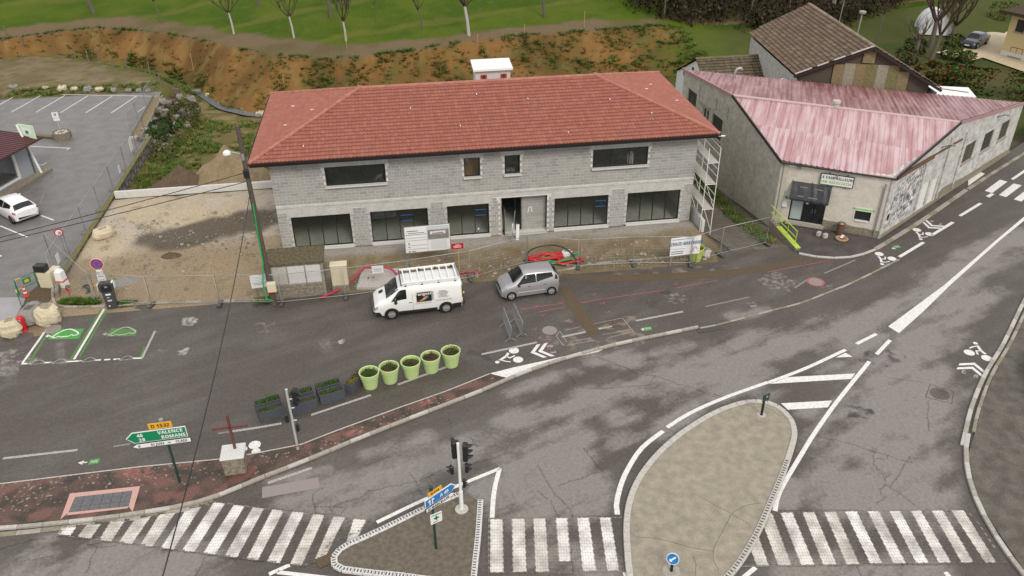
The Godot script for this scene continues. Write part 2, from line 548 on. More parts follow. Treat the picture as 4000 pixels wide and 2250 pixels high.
func build_ground():
	rough_noise = noise(0.12, 3)
	patch_noise = noise(0.13, 5, 5)
	fine_noise = noise(0.55, 9, 4)
	var xs := grid_lines([[-700.0, -120.0, 60.0], [-120.0, -48.0, 6.0], [-48.0, -14.0, 0.5], [-14.0, 30.0, 0.3], [30.0, 52.0, 0.5], [52.0, 110.0, 1.4], [110.0, 170.0, 10.0], [170.0, 800.0, 60.0]])
	var zs := grid_lines([[-900.0, -150.0, 50.0], [-150.0, -80.0, 2.5], [-80.0, -62.0, 0.9], [-62.0, -30.0, 0.42], [-30.0, -11.4, 0.5], [-11.4, 6.6, 0.3], [6.6, 36.0, 4.9], [36.0, 500.0, 58.0]])
	var v := PackedVector3Array()
	var k := PackedColorArray()
	for z in zs:
		for x in xs:
			v.append(P3(x, land(x, z), z))
			k.append(land_colour(x, z))
	var nx := xs.size()
	var ix := PackedInt32Array()
	for j in zs.size() - 1:
		for i in nx - 1:
			var a := j * nx + i
			ix.append_array(PackedInt32Array([a, a + 1, a + nx, a + 1, a + nx + 1, a + nx]))
	var nn := PackedVector3Array()
	nn.resize(v.size())
	for j in zs.size():
		for i in nx:
			var l := v[j * nx + maxi(i - 1, 0)]
			var r := v[j * nx + mini(i + 1, nx - 1)]
			var f := v[maxi(j - 1, 0) * nx + i]
			var b := v[mini(j + 1, zs.size() - 1) * nx + i]
			nn[j * nx + i] = (b - f).cross(r - l).normalized()
	var a := []
	a.resize(Mesh.ARRAY_MAX)
	a[Mesh.ARRAY_VERTEX] = v; a[Mesh.ARRAY_NORMAL] = nn; a[Mesh.ARRAY_COLOR] = k; a[Mesh.ARRAY_INDEX] = ix
	var m := ArrayMesh.new()
	m.add_surface_from_arrays(Mesh.PRIMITIVE_TRIANGLES, a)
	var gm := grainy("soil", Color(0.5, 0.5, 0.5), Color(1.15, 1.15, 1.1), 3.1, 0.95, 0.16, 0.02, 512, 0.03, Color(1, 1, 1), 0.5)
	gm.vertex_color_use_as_albedo = true
	var o := inst(m, "ground", gm, self)
	tag(o, "ground of gravel plot, clay bank and green meadow", "", "", "structure")

const RX := -14.0
const RZ := -14.0
const RS := 26.0          # pixels per metre
const RW := 1976          # 76 m
const RH := 1248          # 48 m
var road_px := PackedByteArray()

func rpx(p: Vector2) -> Vector2:
	return P2((p.x - RX) * RS, (p.y - RZ) * RS)

func fill_poly(poly: Array, col: Color, worn := 0.0, nz: FastNoiseLite = null, soft := 0.0):
	var q := []
	var lo := 1e9
	var hi := -1e9
	for w in poly:
		var s := rpx(w)
		q.append(s); lo = minf(lo, s.y); hi = maxf(hi, s.y)
	var c := col.linear_to_srgb()
	for y in range(maxi(0, int(lo)), mini(RH - 1, int(hi)) + 1):
		var cross := []
		for i in q.size():
			var a: Vector2 = q[i]
			var b: Vector2 = q[(i + 1) % q.size()]
			if (a.y <= y + 0.5) != (b.y <= y + 0.5): cross.append(a.x + (y + 0.5 - a.y) / (b.y - a.y) * (b.x - a.x))
		cross.sort()
		for i in range(0, cross.size() - 1, 2):
			for x in range(maxi(0, int(cross[i] + 0.5)), mini(RW - 1, int(cross[i + 1] - 0.5)) + 1):
				var f := 1.0
				if nz: f = clampf(1.0 - worn * (nz.get_noise_2d(x, y) * 2.4 + 0.75) - soft, 0.0, 1.0)
				var o := (y * RW + x) * 3
				road_px[o] = int(lerpf(road_px[o], c.r * 255.0, f))
				road_px[o + 1] = int(lerpf(road_px[o + 1], c.g * 255.0, f))
				road_px[o + 2] = int(lerpf(road_px[o + 2], c.b * 255.0, f))

func draw_crack(pts: Array, wide: int, k: float):
	for i in pts.size() - 1:
		var a := rpx(pts[i])
		var b := rpx(pts[i + 1])
		var m := int(a.distance_to(b)) + 1
		var off := Vector2.ZERO
		for j in m:
			off += P2(rng.randf_range(-0.6, 0.6), rng.randf_range(-0.6, 0.6))
			off *= 0.96
			var p := a.lerp(b, float(j) / m) + off
			for dx in wide:
				var x := int(p.x) + dx
				var y := int(p.y)
				if x < 0 or y < 0 or x >= RW or y >= RH: continue
				var o := (y * RW + x) * 3
				for e in 3: road_px[o + e] = int(road_px[o + e] * k)

func paint_road() -> ImageTexture:
	var gw := 306
	var gh := 194
	var dry := PackedFloat32Array()
	dry.resize(gw * gh)
	var strokes := []
	for s in [[P2(17.37, 14.43), P2(19.23, 14.9), 0.9, 0.9], [P2(20.5, 14.61), P2(22.44, 14.05), 0.55, 0.75], [P2(21.2, 14.13), P2(22.21, 13.74), 0.35, 0.6], [P2(20.81, 16.7), P2(24.25, 17.08), 2.0, 1.0], [P2(23.11, 15.87), P2(26.83, 14.48), 1.5, 0.95], [P2(22.91, 17.85), P2(24.19, 17.24), 1.2, 0.9], [P2(12.21, 18.96), P2(16.44, 17.69), 1.1, 0.85], [P2(16.44, 17.69), P2(19.96, 16.56), 0.8, 0.7], [P2(12.54, 16.68), P2(14.86, 15.83), 0.7, 0.7], [P2(18.64, 17.57), P2(20.27, 17.43), 0.6, 0.65], [P2(20.01, 18.26), P2(21.06, 18.73), 0.9, 0.75], [P2(20.44, 19.39), P2(19.09, 20.26), 1.0, 0.8], [P2(16.96, 19.2), P2(17.98, 19.07), 0.8, 0.6], [P2(15.81, 15.48), P2(16.22, 15.54), 0.4, 0.6], [P2(26.01, 15.09), P2(33.11, 13.45), 1.4, 0.95], [P2(30.91, 14.28), P2(38.74, 11.15), 1.3, 0.95], [P2(28.32, 14.91), P2(32.71, 13.08), 0.9, 0.9], [P2(34.91, 15.4), P2(32.67, 17.75), 1.6, 0.95], [P2(32.44, 18.14), P2(29.82, 20.88), 2.3, 1.0], [P2(33.94, 18.8), P2(30.85, 22.12), 1.6, 0.95], [P2(35.54, 15.32), P2(41.25, 11.21), 1.6, 0.85], [P2(42.4, 11.4), P2(38.72, 14.05), 0.8, 0.6], [P2(29.53, 16.99), P2(28.29, 17.31), 0.5, 0.6], [P2(26.32, 20.32), P2(27.55, 20.88), 0.9, 0.8], [P2(31.36, 16.13), P2(33.16, 14.93), 0.8, 0.75], [P2(36.26, 20.77), P2(36.94, 21.26), 0.6, 0.7], [P2(27.62, 22.62), P2(28.71, 24.1), 2.3, 1.0], [P2(25.95, 24.9), P2(28.16, 25.84), 2.2, 1.0], [P2(24.88, 26.12), P2(28.13, 26.63), 1.2, 0.95], [P2(23.64, 24.54), P2(22.8, 25.69), 0.6, 0.65], [P2(31.16, 22.84), P2(30.36, 24.04), 0.4, 0.7], [P2(34.07, 23.64), P2(34.01, 24.42), 0.5, 0.7], [P2(32.86, 26.34), P2(32.94, 26.7), 1.0, 0.8], [P2(21.74, 29.12), P2(27.03, 29.8), 1.0, 0.9], [P2(-4.98, 24.16), P2(-1.4, 25.11), 1.5, 0.95], [P2(-7.71, 23.74), P2(-6.88, 23.77), 0.6, 0.8], [P2(-7.84, 24.45), P2(-3.2, 25.35), 0.9, 0.8], [P2(-7.56, 23.06), P2(-6.97, 22.99), 0.4, 0.6], [P2(-0.59, 25.47), P2(-0.93, 25.66), 0.6, 0.7], [P2(2.06, 22.45), P2(3.09, 22.49), 0.7, 0.85], [P2(3.49, 22.27), P2(7.09, 21.82), 1.3, 0.95], [P2(3.73, 22.88), P2(4.56, 23.17), 0.7, 0.9], [P2(5.36, 20.04), P2(6.26, 19.79), 0.5, 0.7], [P2(5.8, 21.25), P2(9.84, 20.29), 1.0, 0.85], [P2(6.48, 19.82), P2(8.09, 19.27), 0.7, 0.75], [P2(4.57, 23.56), P2(6, 23.29), 0.7, 0.8], [P2(11.23, 22.89), P2(11.13, 24.2), 0.9, 0.9], [P2(1.2, 20.9), P2(3.63, 20.66), 0.35, 0.7], [P2(9.89, 19.82), P2(12.14, 19.49), 0.6, 0.7], [P2(10.03, 22.76), P2(10.61, 22.62), 0.4, 0.8], [P2(11.84, 21.45), P2(11.91, 24.43), 1.2, 1.0], [P2(12.72, 21.59), P2(12.69, 24.28), 1.6, 1.0], [P2(14.1, 21.48), P2(14.19, 24.23), 1.5, 1.0], [P2(14.92, 22.87), P2(15.01, 24.36), 1.0, 0.85], [P2(12.38, 20.88), P2(14.79, 20.32), 1.2, 0.85], [P2(16.54, 20.87), P2(17.57, 20.55), 0.6, 0.6], [P2(10.81, 22.53), P2(11.08, 23.74), 1.0, 1.0], [P2(12.35, 26.85), P2(14.45, 27.56), 0.9, 0.75], [P2(39.26, 10.32), P2(45.52, 6.95), 1.5, 0.9], [P2(45.52, 6.95), P2(48.61, 5.37), 1.3, 0.9], [P2(41.36, 10.07), P2(47.24, 7.24), 0.7, 0.6], [P2(36.81, 7.86), P2(37.49, 7.59), 0.3, 0.5], [P2(-13.98, 9.4), P2(-13.01, 11.3), 0.8, 0.4], [P2(-11.22, 8.54), P2(-10.26, 11.05), 0.3, 0.35], [P2(3.17, 10.86), P2(3.29, 11.25), 0.5, 0.3], [P2(25.75, 11.84), P2(28.11, 11.28), 0.5, 0.8]]:
		strokes.append(s)
	for s in strokes:
		var a: Vector2 = s[0]
		var b: Vector2 = s[1]
		var w: float = s[2]
		var lo := P2(minf(a.x, b.x) - w * 1.5, minf(a.y, b.y) - w * 1.5)
		var hi := P2(maxf(a.x, b.x) + w * 1.5, maxf(a.y, b.y) + w * 1.5)
		for gy in range(maxi(0, int((lo.y - RZ) * 4)), mini(gh - 1, int((hi.y - RZ) * 4) + 1)):
			for gx in range(maxi(0, int((lo.x - RX) * 4)), mini(gw - 1, int((hi.x - RX) * 4) + 1)):
				var p := P2(RX + gx / 4.0, RZ + gy / 4.0)
				var d := p.distance_to(Geometry2D.get_closest_point_to_segment(p, a, b))
				var f: float = clampf(1.25 - d / w, 0.0, 1.0) * s[3]
				dry[gy * gw + gx] = maxf(dry[gy * gw + gx], f)
	var n1 := noise(0.022, 41, 5).get_image(RW, RH)
	var n2 := noise(0.16, 42, 3).get_image(RW, RH)
	var n3 := noise(0.0045, 43, 3).get_image(RW, RH)
	n1.convert(Image.FORMAT_L8); n2.convert(Image.FORMAT_L8); n3.convert(Image.FORMAT_L8)
	var d1 := n1.get_data()
	var d2 := n2.get_data()
	var d3 := n3.get_data()
	road_px.resize(RW * RH * 3)
	var cd := Color(0.072, 0.059, 0.05)
	var cw := Color(0.198, 0.176, 0.16)
	var cm := Color(0.122, 0.108, 0.097)
	cd = cd.linear_to_srgb(); cw = cw.linear_to_srgb(); cm = cm.linear_to_srgb()
	var r := RandomNumberGenerator.new()
	r.seed = 5
	var sn := noise(0.028, 47, 4)
	for y in RH:
		var fy := y / RS * 4.0
		var gy := int(fy)
		fy -= gy
		for x in RW:
			var fx := x / RS * 4.0
			var gx := int(fx)
			fx -= gx
			var g := gy * gw + gx
			var dv := lerpf(lerpf(dry[g], dry[g + 1], fx), lerpf(dry[g + gw], dry[g + gw + 1], fx), fy)
			var i := y * RW + x
			var a := d1[i] / 255.0
			var b := d2[i] / 255.0
			var k := sn.get_noise_2d((x * 0.92 - y * 0.4) * 0.22, x * 0.4 + y * 0.92)
			var t := clampf((dv * 1.1 + k * 0.75 + (a - 0.5) * 0.7 + (b - 0.5) * 0.3 - 0.5) * 1.3 + 0.5, 0.0, 1.0) * minf(1.0, dv * 4.0)
			var lightness := clampf(d3[i] / 255.0 * 1.4 - 0.35, 0.0, 1.0) * 0.5 + (a - 0.5) * 0.2 + k * 0.55 + minf(dv, 0.5) * 0.7
			var mx := clampf(lightness, 0.0, 0.9)
			var s := (b - 0.5) * 0.05 + r.randf_range(-0.035, 0.035)
			var e := i * 3
			road_px[e] = int(clampf(lerpf(lerpf(cd.r, cm.r, mx), cw.r, t) + s, 0, 1) * 255)
			road_px[e + 1] = int(clampf(lerpf(lerpf(cd.g, cm.g, mx), cw.g, t) + s, 0, 1) * 255)
			road_px[e + 2] = int(clampf(lerpf(lerpf(cd.b, cm.b, mx), cw.b, t) + s, 0, 1) * 255)
	var w1 := noise(0.09, 51, 4)
	var w2 := noise(0.035, 52, 5)
	for p in [[P2(-4.6, 7.34), 0.62, 0.9], [P2(-4.33, 10.4), 0.42, 0.9], [P2(-5.55, 10.2), 0.35, 0.3], [P2(-12.45, 9.78), 0.6, 0.5], [P2(-13.7, 9.35), 0.9, 0.45], [P2(-13.26, 10.57), 0.8, 0.4], [P2(4.02, 10.81), 0.28, 1.0], [P2(3.18, 11.05), 0.5, 0.2], [P2(-0.46, 8.52), 0.8, 0.2], [P2(27.49, 10.75), 0.4, 0.6], [P2(23.28, 9.41), 0.9, 0.35], [P2(29.99, 8.57), 1.4, 0.45], [P2(32.49, 9.45), 0.6, 0.4]]:
		var poly := []
		for j in 18:
			var a := TAU * j / 18
			poly.append(p[0] + P2(cos(a), sin(a)) * p[1] * (0.75 + 0.5 * w2.get_noise_2d(p[0].x * 40 + cos(a) * 30, p[0].y * 40 + sin(a) * 30) + rng.randf_range(-0.12, 0.12)))
		fill_poly(poly, Color(0.36, 0.34, 0.33), 0.35, w1, 1.0 - p[2])
	for p in [[P2(16.34, 12.98), P2(20.06, 12.33), 1.3], [P2(17.89, 12.47), P2(19.83, 11.3), 0.9], [P2(15.49, 12.27), P2(16.26, 11.22), 0.8], [P2(19.7, 5.92), P2(28.37, 6.72), 0.7]]:
		var dd: Vector2 = (p[1] - p[0]).normalized()
		var oo: Vector2 = P2(-dd.y, dd.x) * p[2]
		fill_poly([p[0] - oo - dd * 0.6, p[1] - oo * 0.7, p[1] + dd * 0.8, p[1] + oo, p[0] + oo * 0.8, p[0] - dd], Color(0.19, 0.155, 0.11), 1.0, w2, 0.35)
	for p in [[P2(21.58, 9.85), 0.5], [P2(22.93, 8.68), 0.3], [P2(11.04, 13.41), 0.7], [P2(32.06, 16.78), 0.9], [P2(28.78, 20.64), 0.6]]:
		var poly := []
		for j in 14:
			var a := TAU * j / 14
			poly.append(p[0] + P2(cos(a) * 1.3, sin(a)) * p[1] * rng.randf_range(0.7, 1.2))
		fill_poly(poly, Color(0.045, 0.038, 0.036), 0.9, w2, 0.25)
	for cr in [pl([3.34,23.21,3.17,22.51,3.22,21.93,3.59,21.76]), pl([3.27,22.81,4.06,22.87,5.17,22.59,5.59,22.25,6.86,22.15,7.55,22.02,8.86,21.36]), pl([7.55,22.02,7.23,21.42]), pl([7.55,22.08,7.77,22.88]), pl([3.34,23.21,4.4,23.37,4.56,23.01,3.85,22.9,3.99,23.2]), pl([9.3,21.3,10.66,21.13,11.95,20.82]), pl([10.11,19.45,10.28,20.09,10.49,20.25]), pl([-5.18,23.68,-5.26,24.36,-5.27,24.99]), pl([-5.18,23.68,-5.66,23.45,-5.12,23.33]), pl([-0.81,24.86,-0.96,25.51,-1.07,25.72]), pl([-9.01,23.19,-8.01,22.83,-7.31,22.89]), pl([-8.09,23.93,-7.46,23.92,-6.81,23.88]), pl([-5.18,23.68,-4.51,23.63]), pl([13.89,25.02,13.69,24.38,13.31,23.45,12.86,21.8]), pl([13.62,23.21,14.7,22.89,15.71,22.56,15.13,20.92]), pl([13.32,24.93,13.05,23.94,12.69,23.3]), pl([13.47,26.63,13.3,27.05,13.28,27.91]), pl([28.03,23.41,27.61,24.05,27.63,24.92,27.49,25.26,27.11,25.5,27.04,25.89,27.16,25.97]), pl([27.47,25.29,27.73,25.71,28.1,26.68]), pl([27.68,24.93,28.14,24.76]), pl([27.96,23.76,28.34,23.85,28.57,23.69]), pl([29.48,23.84,28.8,24.43,28.14,25,27.58,25.45]), pl([25.96,21.88,27.15,22.61,28.51,23.62,29.45,24.28]), pl([24.12,29.11,24.02,29.61]), pl([26.55,26.22,27.14,25.97]), pl([16.73,14.41,17.44,14.35,18.93,15.98,19.96,16.4,20.98,17.3,21.66,17.73,22.85,18.67]), pl([17.42,14.43,18.88,15.8]), pl([15.66,15.71,15.81,16.48]), pl([20.01,16.4,19.45,17.06,17.41,17.05,16.03,16.83]), pl([16.17,19.08,16.15,19.37]), pl([21.66,17.73,22.32,18.47,22.8,18.68]), pl([22.4,18.25,22.85,18.67]), pl([31.68,18.52,33.07,18.99]), pl([37.17,15.86,37.69,16.14]), pl([36.96,11.8,37.32,12.03]), pl([26.43,15.52,27.03,16.15]), pl([32.52,20.4,31.12,22.5]), pl([9.26,17.98,9.43,18.7]), pl([0.9,23.05,0.9,23.06]), pl([-6.93,22.76,-4.79,23.45,-1.28,24.55,1.17,25.33]), pl([1.17,25.36,3,25.89]), pl([0.84,22.49,5.42,23.87]), pl([21.89,25.99,30.02,27.16]), pl([11.37,24.72,15.99,25.35]), pl([20.74,28.66,27.39,29.56])]:
		draw_crack(cr, 1, 0.66)
	for s in [pl([-6.93,22.38,-6.34,22.42,-6.42,22.88,-6.96,22.73]), pl([-5.95,22.4,-5.37,22.41,-5.57,23.17,-6.13,22.99]), pl([-5.03,22.36,-4.44,22.39,-4.71,23.46,-5.21,23.29]), pl([-4.05,22.36,-3.43,22.32,-3.86,23.72,-4.39,23.53]), pl([-3.11,22.29,-2.45,22.25,-3.01,23.98,-3.51,23.84]), pl([-2.06,22.16,-1.44,22.06,-2.15,24.26,-2.66,24.1]), pl([-0.97,21.92,-0.49,22.05,-1.3,24.52,-1.8,24.37]), pl([-0.11,22.2,0.36,22.33,-0.46,24.77,-0.94,24.63]), pl([0.71,22.45,1.18,22.59,0.42,25.06,-0.08,24.91]), pl([1.53,22.7,2.01,22.86,1.24,25.33,0.79,25.19]), pl([2.38,22.95,2.86,23.1,2.1,25.6,1.6,25.44]), pl([3.24,23.23,3.71,23.39,2.96,25.85,2.51,25.7]), pl([4.08,23.5,4.55,23.63,3.85,25.51,3.44,25.65]), pl([4.92,23.74,5.42,23.89,5.04,24.88,4.63,24.97]), pl([10.48,24.64,10.98,24.73,10.65,27.37,10.14,27.3]), pl([11.36,24.76,11.87,24.83,11.52,27.48,11.01,27.41]), pl([12.23,24.87,12.72,24.93,12.37,27.6,11.88,27.55]), pl([13.15,24.99,13.61,25.05,13.3,27.24,12.86,27.17]), pl([14.02,25.1,14.49,25.16,14.17,27.84,13.67,27.78]), pl([14.93,25.23,15.38,25.28,15.04,27.95,14.6,27.91]), pl([20.61,25.96,21.1,26.01,20.79,28.63,20.33,28.58]), pl([21.47,26.05,22.01,26.1,21.65,28.74,21.15,28.68]), pl([22.36,26.14,22.85,26.2,22.53,28.85,22.03,28.79]), pl([23.26,26.26,23.75,26.33,23.38,28.97,22.88,28.9]), pl([24.15,26.39,24.62,26.45,24.25,29.07,23.77,29.02]), pl([25.02,26.48,25.49,26.54,25.13,29.17,24.68,29.11]), pl([25.94,26.6,26.39,26.67,26.03,29.3,25.57,29.24]), pl([26.83,26.73,27.26,26.79,26.9,29.42,26.44,29.36]), pl([27.71,26.86,28.11,26.91,27.77,29.54,27.3,29.48]), pl([28.56,26.98,29.01,27.04,28.62,29.67,28.16,29.62]), pl([29.35,27.09,29.86,27.17,29.47,29.81,29.06,29.76])]:
		var shade := rng.randf_range(0.0, 1.0)
		fill_poly(s, Color(0.74, 0.71, 0.68).lerp(Color(0.52, 0.47, 0.39), shade * 0.6), 0.2, w2)
	var strip_poly: Array = strip_outline()
	fill_poly(strip_poly, Color(0.105, 0.058, 0.043))
	fill_poly(strip_poly, Color(0.042, 0.03, 0.021), 0.6, w2, 0.1)
	fill_poly(strip_poly, Color(0.15, 0.07, 0.052), 1.6, noise(0.02, 57, 4), 0.1)
	for q in [pl([7.85,16.71,8.75,16.31,8.86,16.87,7.92,17.14]), pl([4.3,18.46,5.17,18.17,5.4,18.56,4.44,18.76]), pl([-5.42,19.37,-4.16,19.31,-3.35,20.19,-4.86,19.95])]:
		fill_poly(q, Color(0.24, 0.095, 0.075), 0.5, w1)
	var lich := RandomNumberGenerator.new()
	lich.seed = 8
	for j in 1500:
		var p: Vector2 = strip_poly[0].lerp(strip_poly[strip_poly.size() / 2], lich.randf()) + P2(lich.randf_range(-3, 3), lich.randf_range(-2.5, 2.5))
		if Geometry2D.is_point_in_polygon(p, PackedVector2Array(strip_poly)):
			var w := lich.randf_range(0.02, 0.05)
			fill_poly([p + P2(-w, -w), p + P2(w, -w), p + P2(w, w), p + P2(-w, w)], Color(0.36, 0.32, 0.25), 0.2, w1, lich.randf_range(0.0, 0.5))
	var im := Image.create_from_data(RW, RH, false, Image.FORMAT_RGB8, road_px)
	return ImageTexture.create_from_image(im)

func strip_outline() -> Array:
	var out := []
	out.append_array(pl([-12.81,19.29,-10.33,19.44,-7.48,19.36,-4.57,19.3,-0.92,19.35,0.48,19.22]))
	out.append_array(pl([2.44,18.93,3.99,18.31]))
	out.append_array(pl([4.89,17.86,6.78,17.08,9.26,16.12,11.63,15.04,12.63,15.56]))
	out.append_array(pl([11.41,16.02,9.64,16.85,7.71,17.67,6.05,18.38]))
	out.append_array(pl([4.73,18.95,2.85,19.87,0.66,20.86]))
	out.append_array(pl([-0.1,21.22,-1.08,21.59,-2.13,21.88,-3.43,21.99,-5.59,22.07,-7.74,22.04,-9.43,21.94,-11.78,21.78]))
	return out

var kerb_a := []

func road_mat(tex: ImageTexture, key: String, tri: bool) -> StandardMaterial3D:
	var m := paint(key, Color.WHITE, 0.62)
	m.albedo_texture = tex
	if tri:
		m.uv1_triplanar = true
		m.uv1_world_triplanar = true
		m.uv1_triplanar_sharpness = 8.0
		m.uv1_scale = P3(RS / RW, 1.0, RS / RH)
		m.uv1_offset = P3(-RX * RS / RW, 0, -RZ * RS / RH)
	else:
		m.texture_repeat = false
		m.normal_enabled = true
		m.normal_texture = bumps("b256", 256, 0.09)
		m.normal_scale = 0.0
	return m

func world_uv(b: MB):
	for i in b.v.size():
		b.u[i] = P2((b.v[i].x - RX) * RS / RW, (b.v[i].z - RZ) * RS / RH)

func mark(o: Node, pts: Array, width: float, called := "marking", material := "white_line", y := 0.008, w2 := -1.0):
	var b := MB.new()
	b.ribbon(pts, width, y, y, w2)
	return part(b, called, M[material], o)

func mark_poly(o: Node, pts: Array, called := "marking", material := "white_line", y := 0.008):
	var b := MB.new()
	b.slab(pts, y, y)
	return part(b, called, M[material], o)

func kerb(called: String, pts: Array, width: float, y0: float, y1: float, mats: Array, label: String, piece := 1.0, off := 0.0):
	var o := Node3D.new()
	o.name = numbered(called)
	add_child(o)
	tag(o, label, "", "", "structure")
	var q := poly_line(smooth_line(pts), piece)
	for i in q.size() - 1:
		var a: Vector2 = q[i]
		var b: Vector2 = q[i + 1]
		var d := (b - a).normalized()
		var len := a.distance_to(b) - 0.012
		var p := (a + b) / 2.0 + P2(-d.y, d.x) * off
		var m := boxm(Vector3.ZERO, P3(len, y1 - y0, width), 0.015)
		part(m, "kerb_stone", M[mats[(i * 7 + 3) % mats.size()]], o, Transform3D(Basis(Vector3.UP, -d.angle()), P3(p.x, (y0 + y1) / 2.0 + rng.randf_range(-0.004, 0.004), p.y)))
	return o

func paver_shape(w: float, l: float, waist: float) -> MB:
	var g := 0.004
	var hw := w / 2.0 - g
	var hl := l / 2.0 - g
	var k := waist
	var poly := [P2(-hl, -hw - k), P2(-hl * 0.6, -hw - k), P2(-hl * 0.4, -hw + k), P2(hl * 0.4, -hw + k), P2(hl * 0.6, -hw - k), P2(hl, -hw - k), P2(hl, hw + k), P2(hl * 0.6, hw + k), P2(hl * 0.4, hw - k), P2(-hl * 0.4, hw - k), P2(-hl * 0.6, hw + k), P2(-hl, hw + k)]
	var b := MB.new()
	var q := []
	for p in poly: q.append(P2(p.x, -p.y))
	var tb := Basis(Vector3.RIGHT, P3(0, 0, -1), Vector3.UP)
	b.prism(q, 0.03, tb, P3(0, -0.03, 0))
	return b

func pave(o: Node, poly: Array, dir: Vector2, y: float, material: Material, singles: int, near: Vector2):
	var w := 0.15
	var l := 0.21
	var shape := paver_shape(w, l, 0.014)
	var sm := shape.mesh()
	var pk := PackedVector2Array(poly)
	var c := Vector2.ZERO
	for p in poly: c += p / poly.size()
	var e := P2(-dir.y, dir.x)
	var spots := []
	for i in range(-90, 91):
		for j in range(-70, 71):
			var p := c + dir * (l * (i + 0.5 * (j & 1))) + e * (w * j)
			if Geometry2D.is_point_in_polygon(p, pk): spots.append(p)
	spots.sort_custom(func(a, b): return a.distance_squared_to(near) < b.distance_squared_to(near))
	var rest := MB.new()
	var turn := -dir.angle()
	for i in spots.size():
		var tr := Transform3D(Basis(Vector3.UP, turn) * Basis.from_euler(P3(rng.randf_range(-0.012, 0.012), 0, rng.randf_range(-0.012, 0.012))), P3(spots[i].x, y + rng.randf_range(-0.003, 0.003), spots[i].y))
		if i < singles: inst(sm, "paver", material, o, tr)
		else: rest.add(shape, tr)
	if rest.v.size() > 0: tag(part(rest, "pavers", material, o), "", "", "", "stuff")

